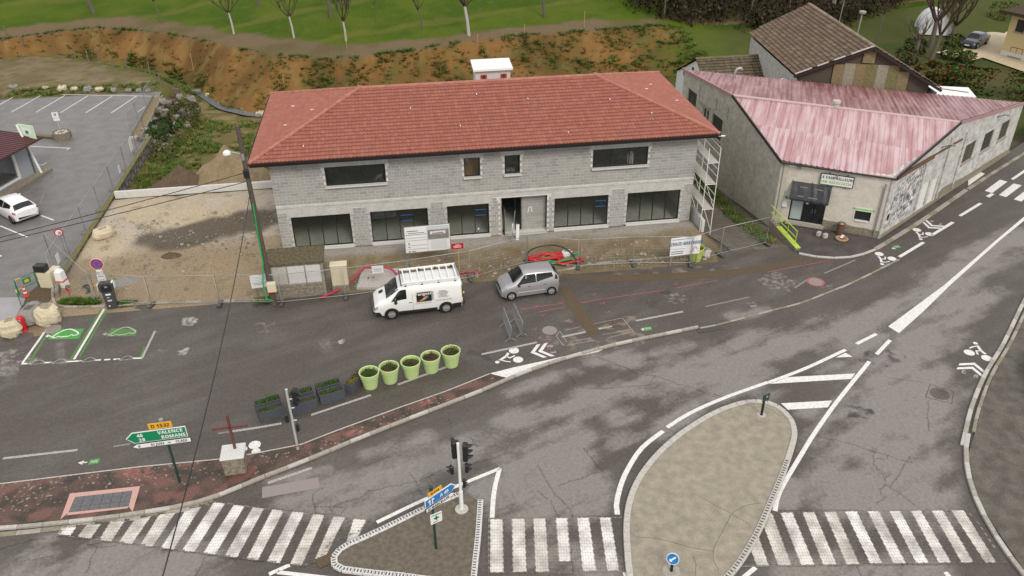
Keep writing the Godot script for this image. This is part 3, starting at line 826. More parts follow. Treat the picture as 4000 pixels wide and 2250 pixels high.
func build_road():
	var tex := paint_road()
	var rm := road_mat(tex, "asphalt", false)
	var pm := road_mat(tex, "pavers", true)
	M["pavers"] = pm
	var park := grainy("car_park_asphalt", Color(0.115, 0.105, 0.10), Color(0.19, 0.176, 0.172), 9.0, 0.5, 0.12, 0.012, 512, 0.02, Color(0.3, 0.29, 0.28), 0.0, 17)
	grainy("white_line", Color(0.52, 0.50, 0.48), Color(0.84, 0.82, 0.80), 1.7, 0.7, 0.11, 0.03, 256, 0.04, Color(0.25, 0.24, 0.23), 0.0, 12)
	grainy("worn_line", Color(0.20, 0.185, 0.175), Color(0.62, 0.59, 0.56), 1.3, 0.75, 0.13, 0.05, 256, 0.06, Color(0.15, 0.14, 0.13), 0.0, 13)
	grainy("faint_line", Color(0.17, 0.155, 0.145), Color(0.30, 0.28, 0.265), 1.3, 0.8, 0.13, 0.05, 256, 0.06, Color(0.1, 0.1, 0.1), 0.0, 14)
	grainy("yellowed_line", Color(0.30, 0.27, 0.20), Color(0.44, 0.40, 0.32), 1.3, 0.8, 0.13, 0.05, 256, 0.06, Color(0.2, 0.2, 0.18), 0.0, 14)
	grainy("green_paint", Color(0.05, 0.22, 0.05), Color(0.11, 0.40, 0.09), 1.3, 0.7, 0.11, 0.04, 256, 0.05, Color(0.12, 0.12, 0.1), 0.0, 15)
	grainy("worn_green", Color(0.075, 0.12, 0.05), Color(0.12, 0.34, 0.08), 0.9, 0.7, 0.13, 0.06, 256, 0.12, Color(0.1, 0.1, 0.09), 0.0, 16)
	paint("spray_red", Color(0.52, 0.12, 0.12), 0.7)
	paint("spray_blue", Color(0.12, 0.2, 0.36), 0.7)
	grainy("trench", Color(0.075, 0.055, 0.038), Color(0.17, 0.125, 0.08), 1.1, 0.95, 0.2, 0.04, 256, 0.06, Color(0.26, 0.2, 0.14), 0.8, 18)
	grainy("kerb_grey", Color(0.26, 0.235, 0.205), Color(0.42, 0.385, 0.34), 1.6, 0.85, 0.13, 0.03, 256, 0.02, Color(0.15, 0.13, 0.1), 0.2, 19)
	grainy("kerb_pale", Color(0.36, 0.34, 0.31), Color(0.54, 0.51, 0.47), 1.6, 0.85, 0.13, 0.03, 256, 0.02, Color(0.2, 0.17, 0.13), 0.2, 20)
	grainy("kerb_moss", Color(0.16, 0.145, 0.10), Color(0.33, 0.30, 0.23), 1.6, 0.9, 0.13, 0.03, 256, 0.03, Color(0.12, 0.13, 0.04), 0.3, 21)
	grainy("kerb_white", Color(0.42, 0.41, 0.40), Color(0.76, 0.75, 0.74), 0.9, 0.8, 0.13, 0.05, 256, 0.05, Color(0.2, 0.19, 0.17), 0.2, 22)
	grainy("kerb_dark", Color(0.07, 0.065, 0.06), Color(0.15, 0.14, 0.13), 0.9, 0.85, 0.13, 0.05, 256, 0.03, Color(0.3, 0.29, 0.27), 0.2, 23)
	grainy("island_concrete", Color(0.215, 0.19, 0.15), Color(0.37, 0.328, 0.26), 5.3, 0.9, 0.16, 0.016, 512, 0.05, Color(0.2, 0.17, 0.11), 0.35, 24)
	grainy("island_asphalt", Color(0.095, 0.08, 0.062), Color(0.19, 0.165, 0.13), 3.1, 0.95, 0.2, 0.02, 512, 0.06, Color(0.28, 0.25, 0.2), 0.6, 25)
	grainy("pavement_asphalt", Color(0.075, 0.066, 0.056), Color(0.165, 0.15, 0.13), 6.0, 0.85, 0.15, 0.012, 512, 0.03, Color(0.3, 0.28, 0.25), 0.3, 26)
	grainy("pink_paint", Color(0.42, 0.24, 0.21), Color(0.62, 0.40, 0.36), 1.1, 0.8, 0.15, 0.05, 256, 0.05, Color(0.3, 0.12, 0.1), 0.0, 27)
	grainy("slate_paver", Color(0.10, 0.10, 0.105), Color(0.175, 0.175, 0.18), 1.5, 0.85, 0.15, 0.04, 256, 0.02, Color(0.25, 0.24, 0.23), 0.0, 28)
	paint("sand_joint", Color(0.22, 0.20, 0.17), 0.95)
	paint("moss_crack", Color(0.075, 0.06, 0.03), 0.95)
	paint("joint", Color(0.06, 0.055, 0.048), 0.95)
	paint("iron", Color(0.13, 0.11, 0.10), 0.6, 0.3)
	paint("iron_pale", Color(0.27, 0.235, 0.22), 0.7, 0.1)
	var plot_edge := []
	plot_edge.append_array(pl([-13.06,3.61,-12.69,4.44,-12.04,4.76,-9.76,5.03,-7.3,5.04,-3.57,5.4,-1.1,5.69]))
	plot_edge.append_array(pl([0.33,5.81,3.98,5.65,5.86,5.57]))
	plot_edge.append_array(pl([13.57,5.46,17.12,5.37,19.07,4.84,21.4,4.75,25.75,4.82,27.78,4.49]))
	var outline := []
	outline.append_array(plot_edge)
	outline.append_array([P2(28.6, 4.6), P2(32.6, 4.6), P2(32.8, 2.0), P2(33.2, 1.0), P2(38.7, 4.4), P2(56.7, -7.6), P2(90, -30), P2(160, -75), P2(160, 120), P2(-160, 120), P2(-160, 3.2), P2(-13.6, 3.2)])
	var b := MB.new()
	b.slab(outline, 0.0, 0.0)
	world_uv(b)
	var road := struct(b, "road", rm, "damp asphalt road and parking area with pale dry patches")
	b = MB.new()
	b.slab([P2(-13.45, 3.2), P2(-13.45, -22.5), P2(-14.0, -23.2), P2(-15.2, -36.2), P2(-60, -36.6), P2(-160, -37), P2(-160, 3.2)], 0.0, 0.0)
	var lot := struct(b, "car_park", park, "grey asphalt car park beside the gravel plot")
	for e in [[P2(-33.27, -38.98), P2(-15.35, -34.75)]]: mark(lot, e, 0.11, "marking", "white_line", 0.006)
	for e in [[P2(-30.09, -33.88), P2(-29.33, -37.65)], [P2(-27.97, -32.28), P2(-26.88, -37.15)], [P2(-25.63, -31.81), P2(-24.5, -36.63)], [P2(-23.29, -31.34), P2(-22.17, -36.12)], [P2(-20.9, -30.84), P2(-19.74, -35.63)], [P2(-18.52, -30.34), P2(-17.36, -35.11)], [P2(-16.1, -30.27), P2(-15.24, -33.61)]]:
		mark(lot, e, 0.10, "marking", "white_line", 0.006)
	for e in [[P2(-19.95, -7.2), P2(-17.45, -5.09)], [P2(-17.64, -8.44), P2(-16.51, -7.51)], [P2(-23.16, -22.74), P2(-19.53, -21.66)], [P2(-19.66, -21.77), P2(-19.76, -21.36)], [P2(-21.27, -18.42), P2(-20.71, -18.22)], [P2(-20.71, -18.22), P2(-20.52, -18.67)], [P2(-18.33, -2.68), P2(-18.17, -2.49)]]:
		mark(lot, e, 0.11, "marking", "white_line", 0.006)
	for e in [[P2(-20.38, -12.06), P2(-19.05, -15.69)], [P2(-19.13, -15.7), P2(-18.86, -13.02)], [P2(-19.98, -11.91), P2(-18.64, -12.98)], [P2(-18.38, -10.43), P2(-16.89, -14.88)], [P2(-18.81, -12.87), P2(-18.41, -10.52)], [P2(-18.77, -13.41), P2(-18.26, -13.6)]]:
		mark(lot, e, 0.10, "marking", "faint_line", 0.006)
	b = MB.new()
	b.slab(pl([-20.34,2.53,-16.32,2.91,-15.13,3.02,-14.66,3.35,-14.68,4.5,-14.57,6.36,-18.99,5.73]), 0.004, 0.004)
	part(b, "entrance_slab", grainy("smooth_slab", Color(0.27, 0.25, 0.26), Color(0.33, 0.31, 0.32), 6.0, 0.4, 0.02, 0.01, 256, 0.0, Color.WHITE, 0.0, 29), lot)
	for e in [pl([-10.88,17.65,-7.69,17.59]), pl([-0.87,17.39,0.25,17.31,1.4,17.17]), pl([2.76,16.77,5.6,15.69]), pl([6.95,15.06,9.52,13.96]), pl([11.43,13.16,13.11,12.83,14.51,12.54]), pl([15.94,12.25,17.33,11.99]), pl([18.1,11.82,18.9,11.67]), pl([20.36,11.36,23.27,10.87]), pl([1.18,21.09,3.01,20.45])]: mark(road, e, 0.15, "marking", "worn_line")
	for e in [[pl([38.78,6.97,41.39,5.42]), 0.22], [pl([42.41,4.63,44.99,3.07]), 0.22], [pl([46.02,2.27,48.68,0.67]), 0.22], [pl([53.56,-2.72,56.17,-4.42]), 0.22], [pl([31.41,15.41,32.94,14.7]), 0.2], [pl([31.97,16.46,33.36,15.36]), 0.2], [pl([25.38,17.84,27.85,16.98,30.58,15.81]), 0.2], [pl([31.28,16.99,28.15,19.71,26.03,21.69,24.7,23.04,22.86,24.97,22.18,26]), 0.2], [pl([25.41,17.8,22.82,18.63,20.82,19.45,19.36,20.3]), 0.2], [pl([19.1,20.52,17.83,21.45,16.83,22.67,16.19,23.73,15.78,24.7,15.7,25.19]), 0.22], [pl([15.32,26.96,15.26,27.64,15.25,28.26,15.3,28.77]), 0.2], [pl([5.85,24.08,7.84,23.12,9.42,22.49,11.27,21.77]), 0.18], [pl([11.25,21.77,10.95,22.67,10.73,23.57,10.56,24.56]), 0.2], [pl([1.74,26.07,2.49,25.74]), 0.18], [pl([2.05,26.02,3.6,26.48,5.03,26.91]), 0.18], [pl([19.64,28.98,20.26,28.62]), 0.18]]: mark(road, smooth_line(e[0]), e[1], "marking", "white_line")
	for e in [pl([-6.12,17.6,-5.39,17.55]), pl([-1.49,17.44,-0.87,17.39]), pl([24.71,10.57,27.58,10]), pl([33.17,8.13,35.88,6.88]), pl([30.65,9.47,31.78,8.68]), pl([-13.62,10.38,-12.96,10.45])]: mark(road, e, 0.12, "marking", "faint_line")
	for e in [pl([33.95,14.13,34.19,14.83,36.7,13.05,39.89,10.65,46.4,5.99,49.88,3.64,50.28,3.09,46.15,5.95,39.54,10.59]), pl([29.73,16.38,30.44,16.07,30.64,16.47]), pl([25.44,17.95,26.55,17.57,30.05,17.82,29.64,18.21]), pl([25.34,19.47,27.88,19.66,27.43,20.11,25.47,19.98]), pl([49.34,-2.57,52,-4.51,52.23,-4.03,49.63,-2.2]), pl([50.26,-1.2,52.63,-2.82,52.94,-2.4,50.55,-0.75]), pl([50.81,-0.37,53.18,-2.03,53.55,-1.62,51.1,0.04]), pl([51.38,0.47,54,-1.28,54.34,-0.86,51.66,0.89]), pl([49.78,-0.37,50.43,-0.73,50.61,-0.56,49.84,-0.06]), pl([11.65,14.88,12.86,14.58,15.58,14.05,18.21,13.56,17.58,13.92,15.12,14.37,12.86,15.39,12.57,15.45]), pl([27.2,29.94,27.37,29.91,27.41,30.16,27.24,30.34])]: mark_poly(road, e)
	for e in [[P2(14.16, 9.15), P2(16.67, 8.89)], [P2(15.13, 9.6), P2(16.75, 9.33)], [P2(17.7, 9.03), P2(19.28, 8.78)], [P2(19.3, 8.79), P2(22.98, 8.44)], [P2(14.7, 12.39), P2(15.28, 12.36)], [P2(18.29, 11.75), P2(19.62, 11.44)], [P2(29.86, 7.4), P2(34.25, 6.67)], [P2(23.69, 8.33), P2(26.46, 7.87)]]:
		mark(road, e, 0.035, "spray_line", "spray_red")
	for p in [P2(18.69, 8.33), P2(18.99, 9.32), P2(19.03, 10.3), P2(16.64, 8.86), P2(15.08, 9.04), P2(15.29, 10.05), P2(16.74, 10.97), P2(14.59, 11.35), P2(15.08, 13.27), P2(17.24, 12.79), P2(19.6, 12.45), P2(23.8, 7.97), P2(29.84, 8.04), P2(32.58, 7.54)]:
		mark(road, [p + P2(-0.16, -0.12), p, p + P2(0.14, -0.2)], 0.035, "spray_mark", "spray_red")
	for p in [P2(-13.39, 8.13), P2(-11.82, 4.96), P2(14.64, 8.2)]: mark(road, [p + P2(-0.2, 0.05), p, p + P2(0.22, -0.06)], 0.04, "spray_mark", "spray_blue")
	for e in [[P2(15.66, 12.11), P2(15.94, 11.67)], [P2(15.94, 11.67), P2(16.12, 12.77)], [P2(15.66, 12.11), P2(15.88, 13.07)], [P2(16.29, 11.63), P2(17.2, 11.44)], [P2(18, 11.27), P2(19.69, 10.97)], [P2(19.69, 10.97), P2(19.93, 12.39)], [P2(19.93, 12.39), P2(18.44, 12.72)], [P2(16.28, 12.75), P2(17.52, 12.6)], [P2(18.18, 12.4), P2(19.89, 12.13)], [P2(16.07, 13.09), P2(17.69, 12.82)]]:
		mark(road, e, 0.03, "spray_line", "worn_line")
	mark_poly(road, pl([16.78,7.1,17.43,7.21,17.82,9.93,18.13,12.27,18.01,12.41,17.46,12.28,17.13,10.86,16.89,9.25]), "trench_patch", "trench", 0.005)
	mark_poly(road, pl([17.28,5.52,19.04,6.05,23.32,6.51,27.07,6.76,30.22,6.59,32.25,6.09,33.35,5.87,34.09,5.73,32.03,6.69,29.94,7.23,26.77,7.56,23.08,7.32,19.46,6.9,17.29,6.07]), "trench_patch", "trench", 0.005)
	mark(road, [P2(-12.61, 10.11), P2(-12.28, 4.89)], 0.13, "marking", "white_line")
	mark(road, [P2(-12.28, 9.98), P2(-12.13, 4.99)], 0.14, "marking", "worn_green", 0.006)
	mark(road, [P2(-10, 10.17), P2(-9.77, 5.08)], 0.13, "marking", "white_line")
	mark(road, [P2(-10.17, 10.28), P2(-9.92, 5.16)], 0.12, "marking", "worn_green", 0.006)
	mark(road, [P2(-9.78, 9.98), P2(-9.57, 5.43)], 0.12, "marking", "worn_green", 0.006)
	mark(road, [P2(-12.28, 4.89), P2(-9.83, 5.2)], 0.12, "marking", "green_paint", 0.007)
	mark(road, [P2(-6.43, 10.61), P2(-6.32, 8.07)], 0.12, "marking", "worn_line")
	mark(road, [P2(-6.53, 10.5), P2(-6.54, 9.58)], 0.1, "marking", "worn_green", 0.006)
	for e in [[215, 762, 305, 758], [440, 750, 522, 746], [655, 740, 822, 731], [950, 724, 1017, 721], [1047, 720, 1110, 717], [1140, 715, 1205, 712], [1337, 706, 1432, 702]]:
		pass
	for e in [[P2(-12.64, 10.16), P2(-12.18, 10.2)], [P2(-11.5, 10.24), P2(-11.08, 10.27)], [P2(-10.4, 10.33), P2(-9.55, 10.38)], [P2(-8.9, 10.43), P2(-8.56, 10.45)], [P2(-8.4, 10.47), P2(-8.08, 10.49)], [P2(-7.92, 10.5), P2(-7.59, 10.53)], [P2(-6.91, 10.58), P2(-6.42, 10.63)]]:
		mark(road, e, 0.12)
	mark_poly(road, pl([-11.98,8.01,-12,6.96,-10.31,7.2,-10.35,8.18]), "green_panel", "green_paint", 0.006)
	mark_poly(road, pl([-8.9,8.22,-8.82,7.39,-7.36,7.76,-7.29,8.41]), "green_panel", "worn_green", 0.006)
	ev_sign(road, P2(-11.19, 7.63), P2(0.93, -0.06).normalized(), 1.05, "white_line", 0.01)
	ev_sign(road, P2(-8.07, 7.94), P2(0.93, -0.06).normalized(), 1.05, "worn_line", 0.01)
	for p in [P2(-11.83, 10.19), P2(-10.69, 10.28), P2(-9.19, 10.39), P2(-7.25, 10.55)]: ev_sign(road, p, P2(0.97, -0.06).normalized(), 0.52, "worn_line", 0.008)
	bike(road, P2(13, 13.54), P2(15.63, 13.24) - P2(13, 13.54), 1.0, true)
	bike(road, P2(41.99, 4.2), P2(43.82, 2.95) - P2(41.99, 4.2), 1.0, true)
	bike(road, P2(37.79, 6.87), P2(39.39, 5.8) - P2(37.79, 6.87), 1.0, false)
	bike(road, P2(37.3, 17.22), P2(35.61, 18.9) - P2(37.3, 17.22), 1.0, true)
	for e in [[P2(-7.3, 18.49), P2(-7.01, 18.51)], [P2(20.59, 12.27), P2(20.4, 12.22)], [P2(38.98, 5.87), P2(39.2, 5.84)]]:
		mark(road, e, 0.07, "arrow_shaft")
		var d: Vector2 = (e[1] - e[0]).normalized()
		mark_poly(road, [e[0] - d * 0.12, e[0] + d * 0.12 + P2(-d.y, d.x) * 0.14, e[0] + d * 0.12 - P2(-d.y, d.x) * 0.14], "arrow_head")
	for p in [P2(-6.71, 18.51), P2(20.8, 12.22), P2(39.36, 5.69)]:
		mark_poly(road, [p + P2(-0.22, -0.16), p + P2(0.22, -0.19), p + P2(0.22, 0.16), p + P2(-0.22, 0.19)], "route_badge", "green_paint")
		mark_poly(road, [p + P2(-0.15, -0.07), p + P2(0.15, -0.09), p + P2(0.15, 0.06), p + P2(-0.15, 0.08)], "route_badge", "worn_line", 0.012)
	for e in [[P2(15.4, 11.53), 0.42, "iron_pale"], [P2(-12.07, 6.96), 0.45, "iron_pale"], [P2(-13.38, 7.55), 0.48, "iron"], [P2(32.19, 8.99), 0.42, "iron_pale"], [P2(33.33, 20), 0.45, "pavement_asphalt"]]:
		var c := MB.new()
		c.lathe([P2(e[1], 0.0), P2(e[1], 0.014), P2(e[1] - 0.05, 0.014), P2(e[1] - 0.06, 0.008), P2(e[1] - 0.09, 0.008), P2(e[1] - 0.1, 0.014), P2(0, 0.014)], 24)
		for j in 5: c.box(P3(0, 0.016, (j - 2) * e[1] * 0.3), P3(e[1] * 1.1, 0.006, 0.03))
		part(c, "manhole_cover", M[e[2]], road, Transform3D(Basis.IDENTITY, v3(e[0])))
	var rr := MB.new()
	for j in 28:
		var a := TAU * j / 28
		var a2 := TAU * (j + 1) / 28
		var ce: Vector2 = P2(32.19, 8.99)
		rr.ribbon([ce + P2(cos(a), sin(a)) * 0.48, ce + P2(cos(a2), sin(a2)) * 0.48], 0.07, 0.008, 0.008)
	part(rr, "spray_ring", M.spray_red, road)
	mark(road, [P2(32.5, 20.13), P2(33.3, 19.22), P2(34.11, 19.95), P2(33.45, 20.78), P2(32.5, 20.13)], 0.03, "saw_cut", "joint", 0.005)
	var g := MB.new()
	var g0: Vector2 = P2(24.14, 12.8)
	g.box(P3(0, 0.004, 0), P3(1.5, 0.012, 0.5))
	part(g, "drain_frame", M.joint, road, Transform3D(Basis(Vector3.UP, 0.09), v3(g0)))
	for j in 14: part(boxm(P3(-0.69 + j * 0.106, 0.016, 0), P3(0.05, 0.02, 0.46)), "drain_bar", M.iron, road, Transform3D(Basis(Vector3.UP, 0.09), v3(g0)))
	for j in 6:
		var q0: Vector2 = P2(1.19, 21.62)
		var q1: Vector2 = P2(3.17, 21.42)
		var pc := q0.lerp(q1, j / 5.0)
		part(boxm(P3(0, 0.006, 0), P3(0.40, 0.014, 0.66), 0.004), "cover_plate", M.iron_pale, road, Transform3D(Basis(Vector3.UP, -(q1 - q0).angle()), v3(pc)))
	for p in [P2(37.86, 5.28), P2(36.43, 6.09), P2(43.71, 1.69)]: part(boxm(P3(0, 0.008, 0), P3(0.75, 0.012, 0.5), 0.004), "cover_plate", M.iron_pale, road, Transform3D(Basis(Vector3.UP, 0.35), v3(p)))
	mark_poly(road, pl([3.44,25.64,3.62,25.57,4.15,25.33,4.2,25.59,4.02,25.95,3.65,26.09,3.54,25.87]), "broken_edge", "trench", 0.03)
	var cross := [
		[pl([-7.04,22.77,-6.84,22.41,-5.5,22.35,-4.41,22.33,-3.36,22.24,-2.06,22.17,-0.98,21.86,-0.94,21.83,0.84,22.45,1.99,22.83,5.49,23.93,5.25,24.42,4.04,24.91,3.5,25.72,3.02,25.9,2.28,25.64,1.17,25.31,-1.28,24.54,-4.79,23.43]), P2(-3.32, 23.14), "left block-paved crossing beside the red brick strip"],
		[pl([10.39,24.57,15.99,25.36,15.87,26.13,15.73,26.93,15.48,28.12,10.06,27.29]), P2(12.76, 26.16), "middle block-paved crossing between the two traffic islands"],
		[pl([20.96,25.93,21.88,26.02,30.02,27.16,30.07,27.81,29.92,29.33,29.86,29.9,27.4,29.55,20.75,28.65,19.49,28.48,19.34,28.37,20.74,26.89]), P2(25.13, 28.09), "right block-paved crossing between island and far kerb"]]
	for cdef in cross:
		b = MB.new()
		b.slab(cdef[0], 0.012, 0.012)
		var co := struct(b, "paved_crossing", M.sand_joint, cdef[2])
		var dir := (P2(29.99, 27.2) - P2(21.86, 26.04)).normalized()
		pave(co, cdef[0], dir, 0.022, pm, 300, cdef[1])
	kerb_a = []
	kerb_a.append_array(pl([-11.71,21.99,-9.37,22.17,-7.69,22.24,-5.55,22.25,-3.41,22.16,-2.07,22.02,-0.98,21.74,-0.02,21.31]))
	kerb_a.append_array(pl([0.67,20.96,2.94,19.99,4.82,19.08,6.1,18.52]))
	kerb_a.append_array(pl([7.7,17.82,9.68,16.97,11.49,16.17]))
	kerb_a.append_array(pl([12.71,15.54,14.65,14.73,16.64,14.09,18.6,13.58,20.59,13.2,22.61,12.85,23.58,12.68]))
	kerb("kerb_along_strip", kerb_a, 0.17, 0.0, 0.13, ["kerb_grey", "kerb_grey", "kerb_pale"], "grey kerb stones along the brick strip", 1.0, -0.1)
	kerb("gutter_along_strip", pl([-11.6,22.3,-9.31,22.37,-7.66,22.39,-5.54,22.37,-3.39,22.28,-2.06,22.14,-0.98,21.86]), 0.25, 0.0, 0.02, ["kerb_grey", "kerb_moss"], "flat gutter stones at the left crossing", 1.0)
	kerb("flush_kerb", pl([23.66,12.64,24.63,12.5,28.06,11.62,30.25,11.09,32.22,10.31,33.81,9.65]), 0.14, 0.0, 0.03, ["kerb_moss", "kerb_grey"], "low kerb line between the bicycle lane and the road", 1.0)
	kerb("flush_kerb", pl([33.33,9.91,36.01,8.59,38.63,7.24]), 0.14, 0.0, 0.03, ["kerb_moss", "kerb_grey"], "low kerb line ending at the bicycle symbol below the bar", 1.0)
	kerb("bar_kerb", pl([32.71,5.57,33.58,6.15,34.85,6.54,36.24,6.46,37.77,5.87]), 0.16, 0.0, 0.10, ["kerb_pale"], "pale curved kerb round the bar forecourt", 1.0)
	kerb("bar_kerb", pl([37.8,5.84,39.6,4.73,43.65,2.15,48.94,-1.46]), 0.28, 0.0, 0.11, ["kerb_grey", "kerb_moss", "kerb_grey"], "weathered kerb along the pavement below the bar side wall", 1.0)
	kerb("bar_kerb", pl([49.22,-1.64,52.57,-3.83,55,-5.38,58.52,-7.59,63.01,-10.19]), 0.26, 0.0, 0.05, ["kerb_moss", "kerb_grey"], "lowered kerb beyond the far zebra crossing", 1.0)
	kerb("far_kerb", pl([45.49,10.7,42.57,13.39,39.04,16.71,36.48,18.93,34.16,21.25,32.81,22.82,32.14,23.61]), 0.20, 0.0, 0.10, ["kerb_grey", "kerb_pale"], "outer kerb row at the right edge of the road", 1.0, 0.0)
	kerb("far_kerb", pl([45.71,10.98,42.93,13.45,39.39,16.76,36.82,18.99,34.53,21.31,33.17,22.88]), 0.16, 0.0, 0.12, ["kerb_grey", "kerb_moss"], "inner kerb row at the right pavement", 1.0, 0.0)
	kerb("far_kerb", pl([32.85,22.96,32.39,23.5,31.84,24.33,31.34,25.19,30.94,26.09,30.6,27.07,30.35,28.14,30.18,29.24,30.1,30.55,30.07,31.8]), 0.20, 0.0, 0.12, ["kerb_grey", "kerb_pale"], "kerb bending past the right crossing", 1.0, 0.0)
	kerb("parking_kerb", pl([-13.54,2.11,-13.15,3.45,-12.68,4.43,-12.03,4.76,-9.75,5.02]), 0.16, 0.0, 0.12, ["kerb_moss", "kerb_grey"], "rounded mossy kerb at the head of the charging bays", 0.8)
	kerb("parking_kerb", pl([-9.07,5.09,-7.28,5.09,-3.55,5.46,-1.09,5.75,-0.37,5.84]), 0.14, 0.0, 0.10, ["kerb_moss", "kerb_grey"], "kerb between gravel plot and parking", 1.0)
	kerb("parking_kerb", pl([13.57,5.43,17.14,5.28,19.07,4.84,21.41,4.71,25.75,4.78]), 0.14, 0.0, 0.10, ["kerb_moss", "kerb_grey"], "mossy kerb under the soil bank", 1.0)
	var so := strip_outline()
	b = MB.new()
	b.slab(so, 0.0, 0.09)
	var strip := struct(b, "brick_strip", M.joint, "mossy red brick strip between parking and road")
	var near: Vector2 = P2(-4.61, 21)
	var cut := []
	for p in so:
		if p.x < 3.5: cut.append(p)
	pave(strip, cut, (P2(-4.57, 19.3) - P2(-10.33, 19.44)).normalized(), 0.105, pm, 300, near)
	var cut2 := []
	for p in so:
		if p.x >= 2.2: cut2.append(p)
	pave(strip, cut2, (P2(11.63, 15.03) - P2(4.89, 17.84)).normalized(), 0.105, pm, 0, near)
	mark(strip, [P2(-12.8, 19.31), P2(-10.33, 19.44), P2(-7.48, 19.36), P2(-4.57, 19.29), P2(-0.92, 19.34), P2(0.47, 19.2), P2(2.44, 18.93), P2(3.94, 18.26), P2(6.78, 17.08), P2(9.26, 16.12), P2(11.63, 15.03)], 0.07, "edging", "kerb_pale", 0.112)
	var pp := [P2(-7.06, 22.03), P2(-7.12, 20.53), P2(-4.24, 20.54), P2(-4.2, 22.04)]
	var ii := [P2(-6.85, 21.66), P2(-6.84, 20.78), P2(-4.5, 20.77), P2(-4.44, 21.69)]
	for j in 3: mark_poly(strip, [pp[j], pp[j + 1], ii[j + 1], ii[j]], "painted_border", "pink_paint", 0.118)
	mark_poly(strip, [P2(-6.88, 21.82), P2(-6.85, 21.66), P2(-4.44, 21.69), P2(-4.45, 21.8)], "painted_border", "pink_paint", 0.118)
	for j in 6:
		for i in 3:
			var a0: Vector2 = ii[0].lerp(ii[3], j / 6.0 + 0.004)
			var a1: Vector2 = ii[0].lerp(ii[3], (j + 1) / 6.0 - 0.004)
			var c0: Vector2 = ii[1].lerp(ii[2], j / 6.0 + 0.004)
			var c1: Vector2 = ii[1].lerp(ii[2], (j + 1) / 6.0 - 0.004)
			b = MB.new()
			b.slab([a0.lerp(c0, i / 3.0 + 0.01), a1.lerp(c1, i / 3.0 + 0.01), a1.lerp(c1, (i + 1) / 3.0 - 0.01), a0.lerp(c0, (i + 1) / 3.0 - 0.01)], 0.1, 0.122)
			part(b, "slate_slab", M.slate_paver, strip)
	var tri_pts = pl([9.32,23.13,7.81,23.72,6.5,24.36,5.31,24.91,4.66,25.17,4.25,25.48,4.15,25.86,4.27,26.17,4.5,26.32,5.11,26.51,5.72,26.7,6.39,26.88,6.99,27.06,7.66,27.28,9.32,27.74])
	var tri_out := []
	tri_out.append_array(tri_pts)
	tri_out.append_array(pl([9.48,27.44,9.61,26.75,9.84,25.54,10.15,23.69,10.08,23.57]))
	b = MB.new()
	b.slab(tri_out, 0.0, 0.1)
	struct(b, "triangular_island", M.island_asphalt, "dark asphalt triangular island")
	kerb_checks(tri_pts, "checked_kerb", "black and white checked kerb round the triangular island", 0.26)
	kerb_checks(pl([10.19,23.59,10.09,24.24,9.87,25.55,9.63,26.76,9.5,27.44,9.41,27.94]), "checked_kerb", "checked kerb on the long side of the triangular island", 0.24)
	var oval = pl([15.31,28.72,15.45,27.81,15.61,27.05,15.9,25.86,16.37,24.62,17.18,23.33,18.49,21.95,20.04,20.77,21.69,19.83,22.85,19.39,23.83,19.21,24.82,19.49,25.25,20.51,25.04,21.61,24.37,22.7,23.24,24.24,22.21,25.53,20.96,27.07,19.95,28.12,19.22,28.77,18.4,29.29,17.37,29.58,16.21,29.4,15.53,29.11,15.31,28.72])
	b = MB.new()
	b.slab(oval.slice(0, oval.size() - 1), 0.0, 0.105)
	var ov := struct(b, "oval_island", M.island_concrete, "beige concrete oval traffic island")
	for e in [pl([21.68,25.58,21.06,25.62,20.32,25.95,20.01,26.34,19.56,26.85,18.96,27.57,18.74,28.17,18.8,28.56]), pl([20.32,25.95,19.83,25.43,19.33,24.79]), pl([16.12,26.54,17.06,26.82,18.09,27.38,18.87,27.7]), pl([20.34,26.01,20.86,26.63]), pl([17.79,28.72,18.01,28.2,18.03,27.82]), pl([23.34,19.22,23.82,19.63,24.47,19.77,24.85,20.5])]: mark(ov, smooth_line(e, 0.15), 0.014, "crack", "moss_crack", 0.108)
	kerb_checks(oval, "island_kerb", "worn painted kerb blocks round the oval island", 0.26, true)
	b = MB.new()
	b.slab(pl([45.99,10.94,43.11,13.4,39.56,16.72,36.98,18.95,34.68,21.27,33.31,22.84,32.44,23.74,31.96,24.31,31.11,25.73,30.68,27.11,30.49,28.16,30.19,30.58,30.19,31.92,36.05,32.83,55.89,12.56]), 0.0, 0.10)
	struct(b, "right_pavement", M.pavement_asphalt, "asphalt pavement along the right edge")
	b = MB.new()
	b.slab(pl([32.71,5.44,33.62,6.05,34.9,6.46,36.29,6.36,37.78,5.74,39.61,4.59,43.67,2,48.9,-1.57,49.38,-1.88,50.25,-3.19,38.78,4.81,38.64,4.57,34.44,1.38,33.54,-0.16,32.9,2.76]), 0.0, 0.085)
	struct(b, "bar_pavement", grainy("bar_asphalt", Color(0.062, 0.054, 0.052), Color(0.115, 0.10, 0.096), 5.0, 0.7, 0.15, 0.012, 256, 0.03, Color(0.2, 0.18, 0.17), 0.2, 33), "dark asphalt pavement in front of the bar")

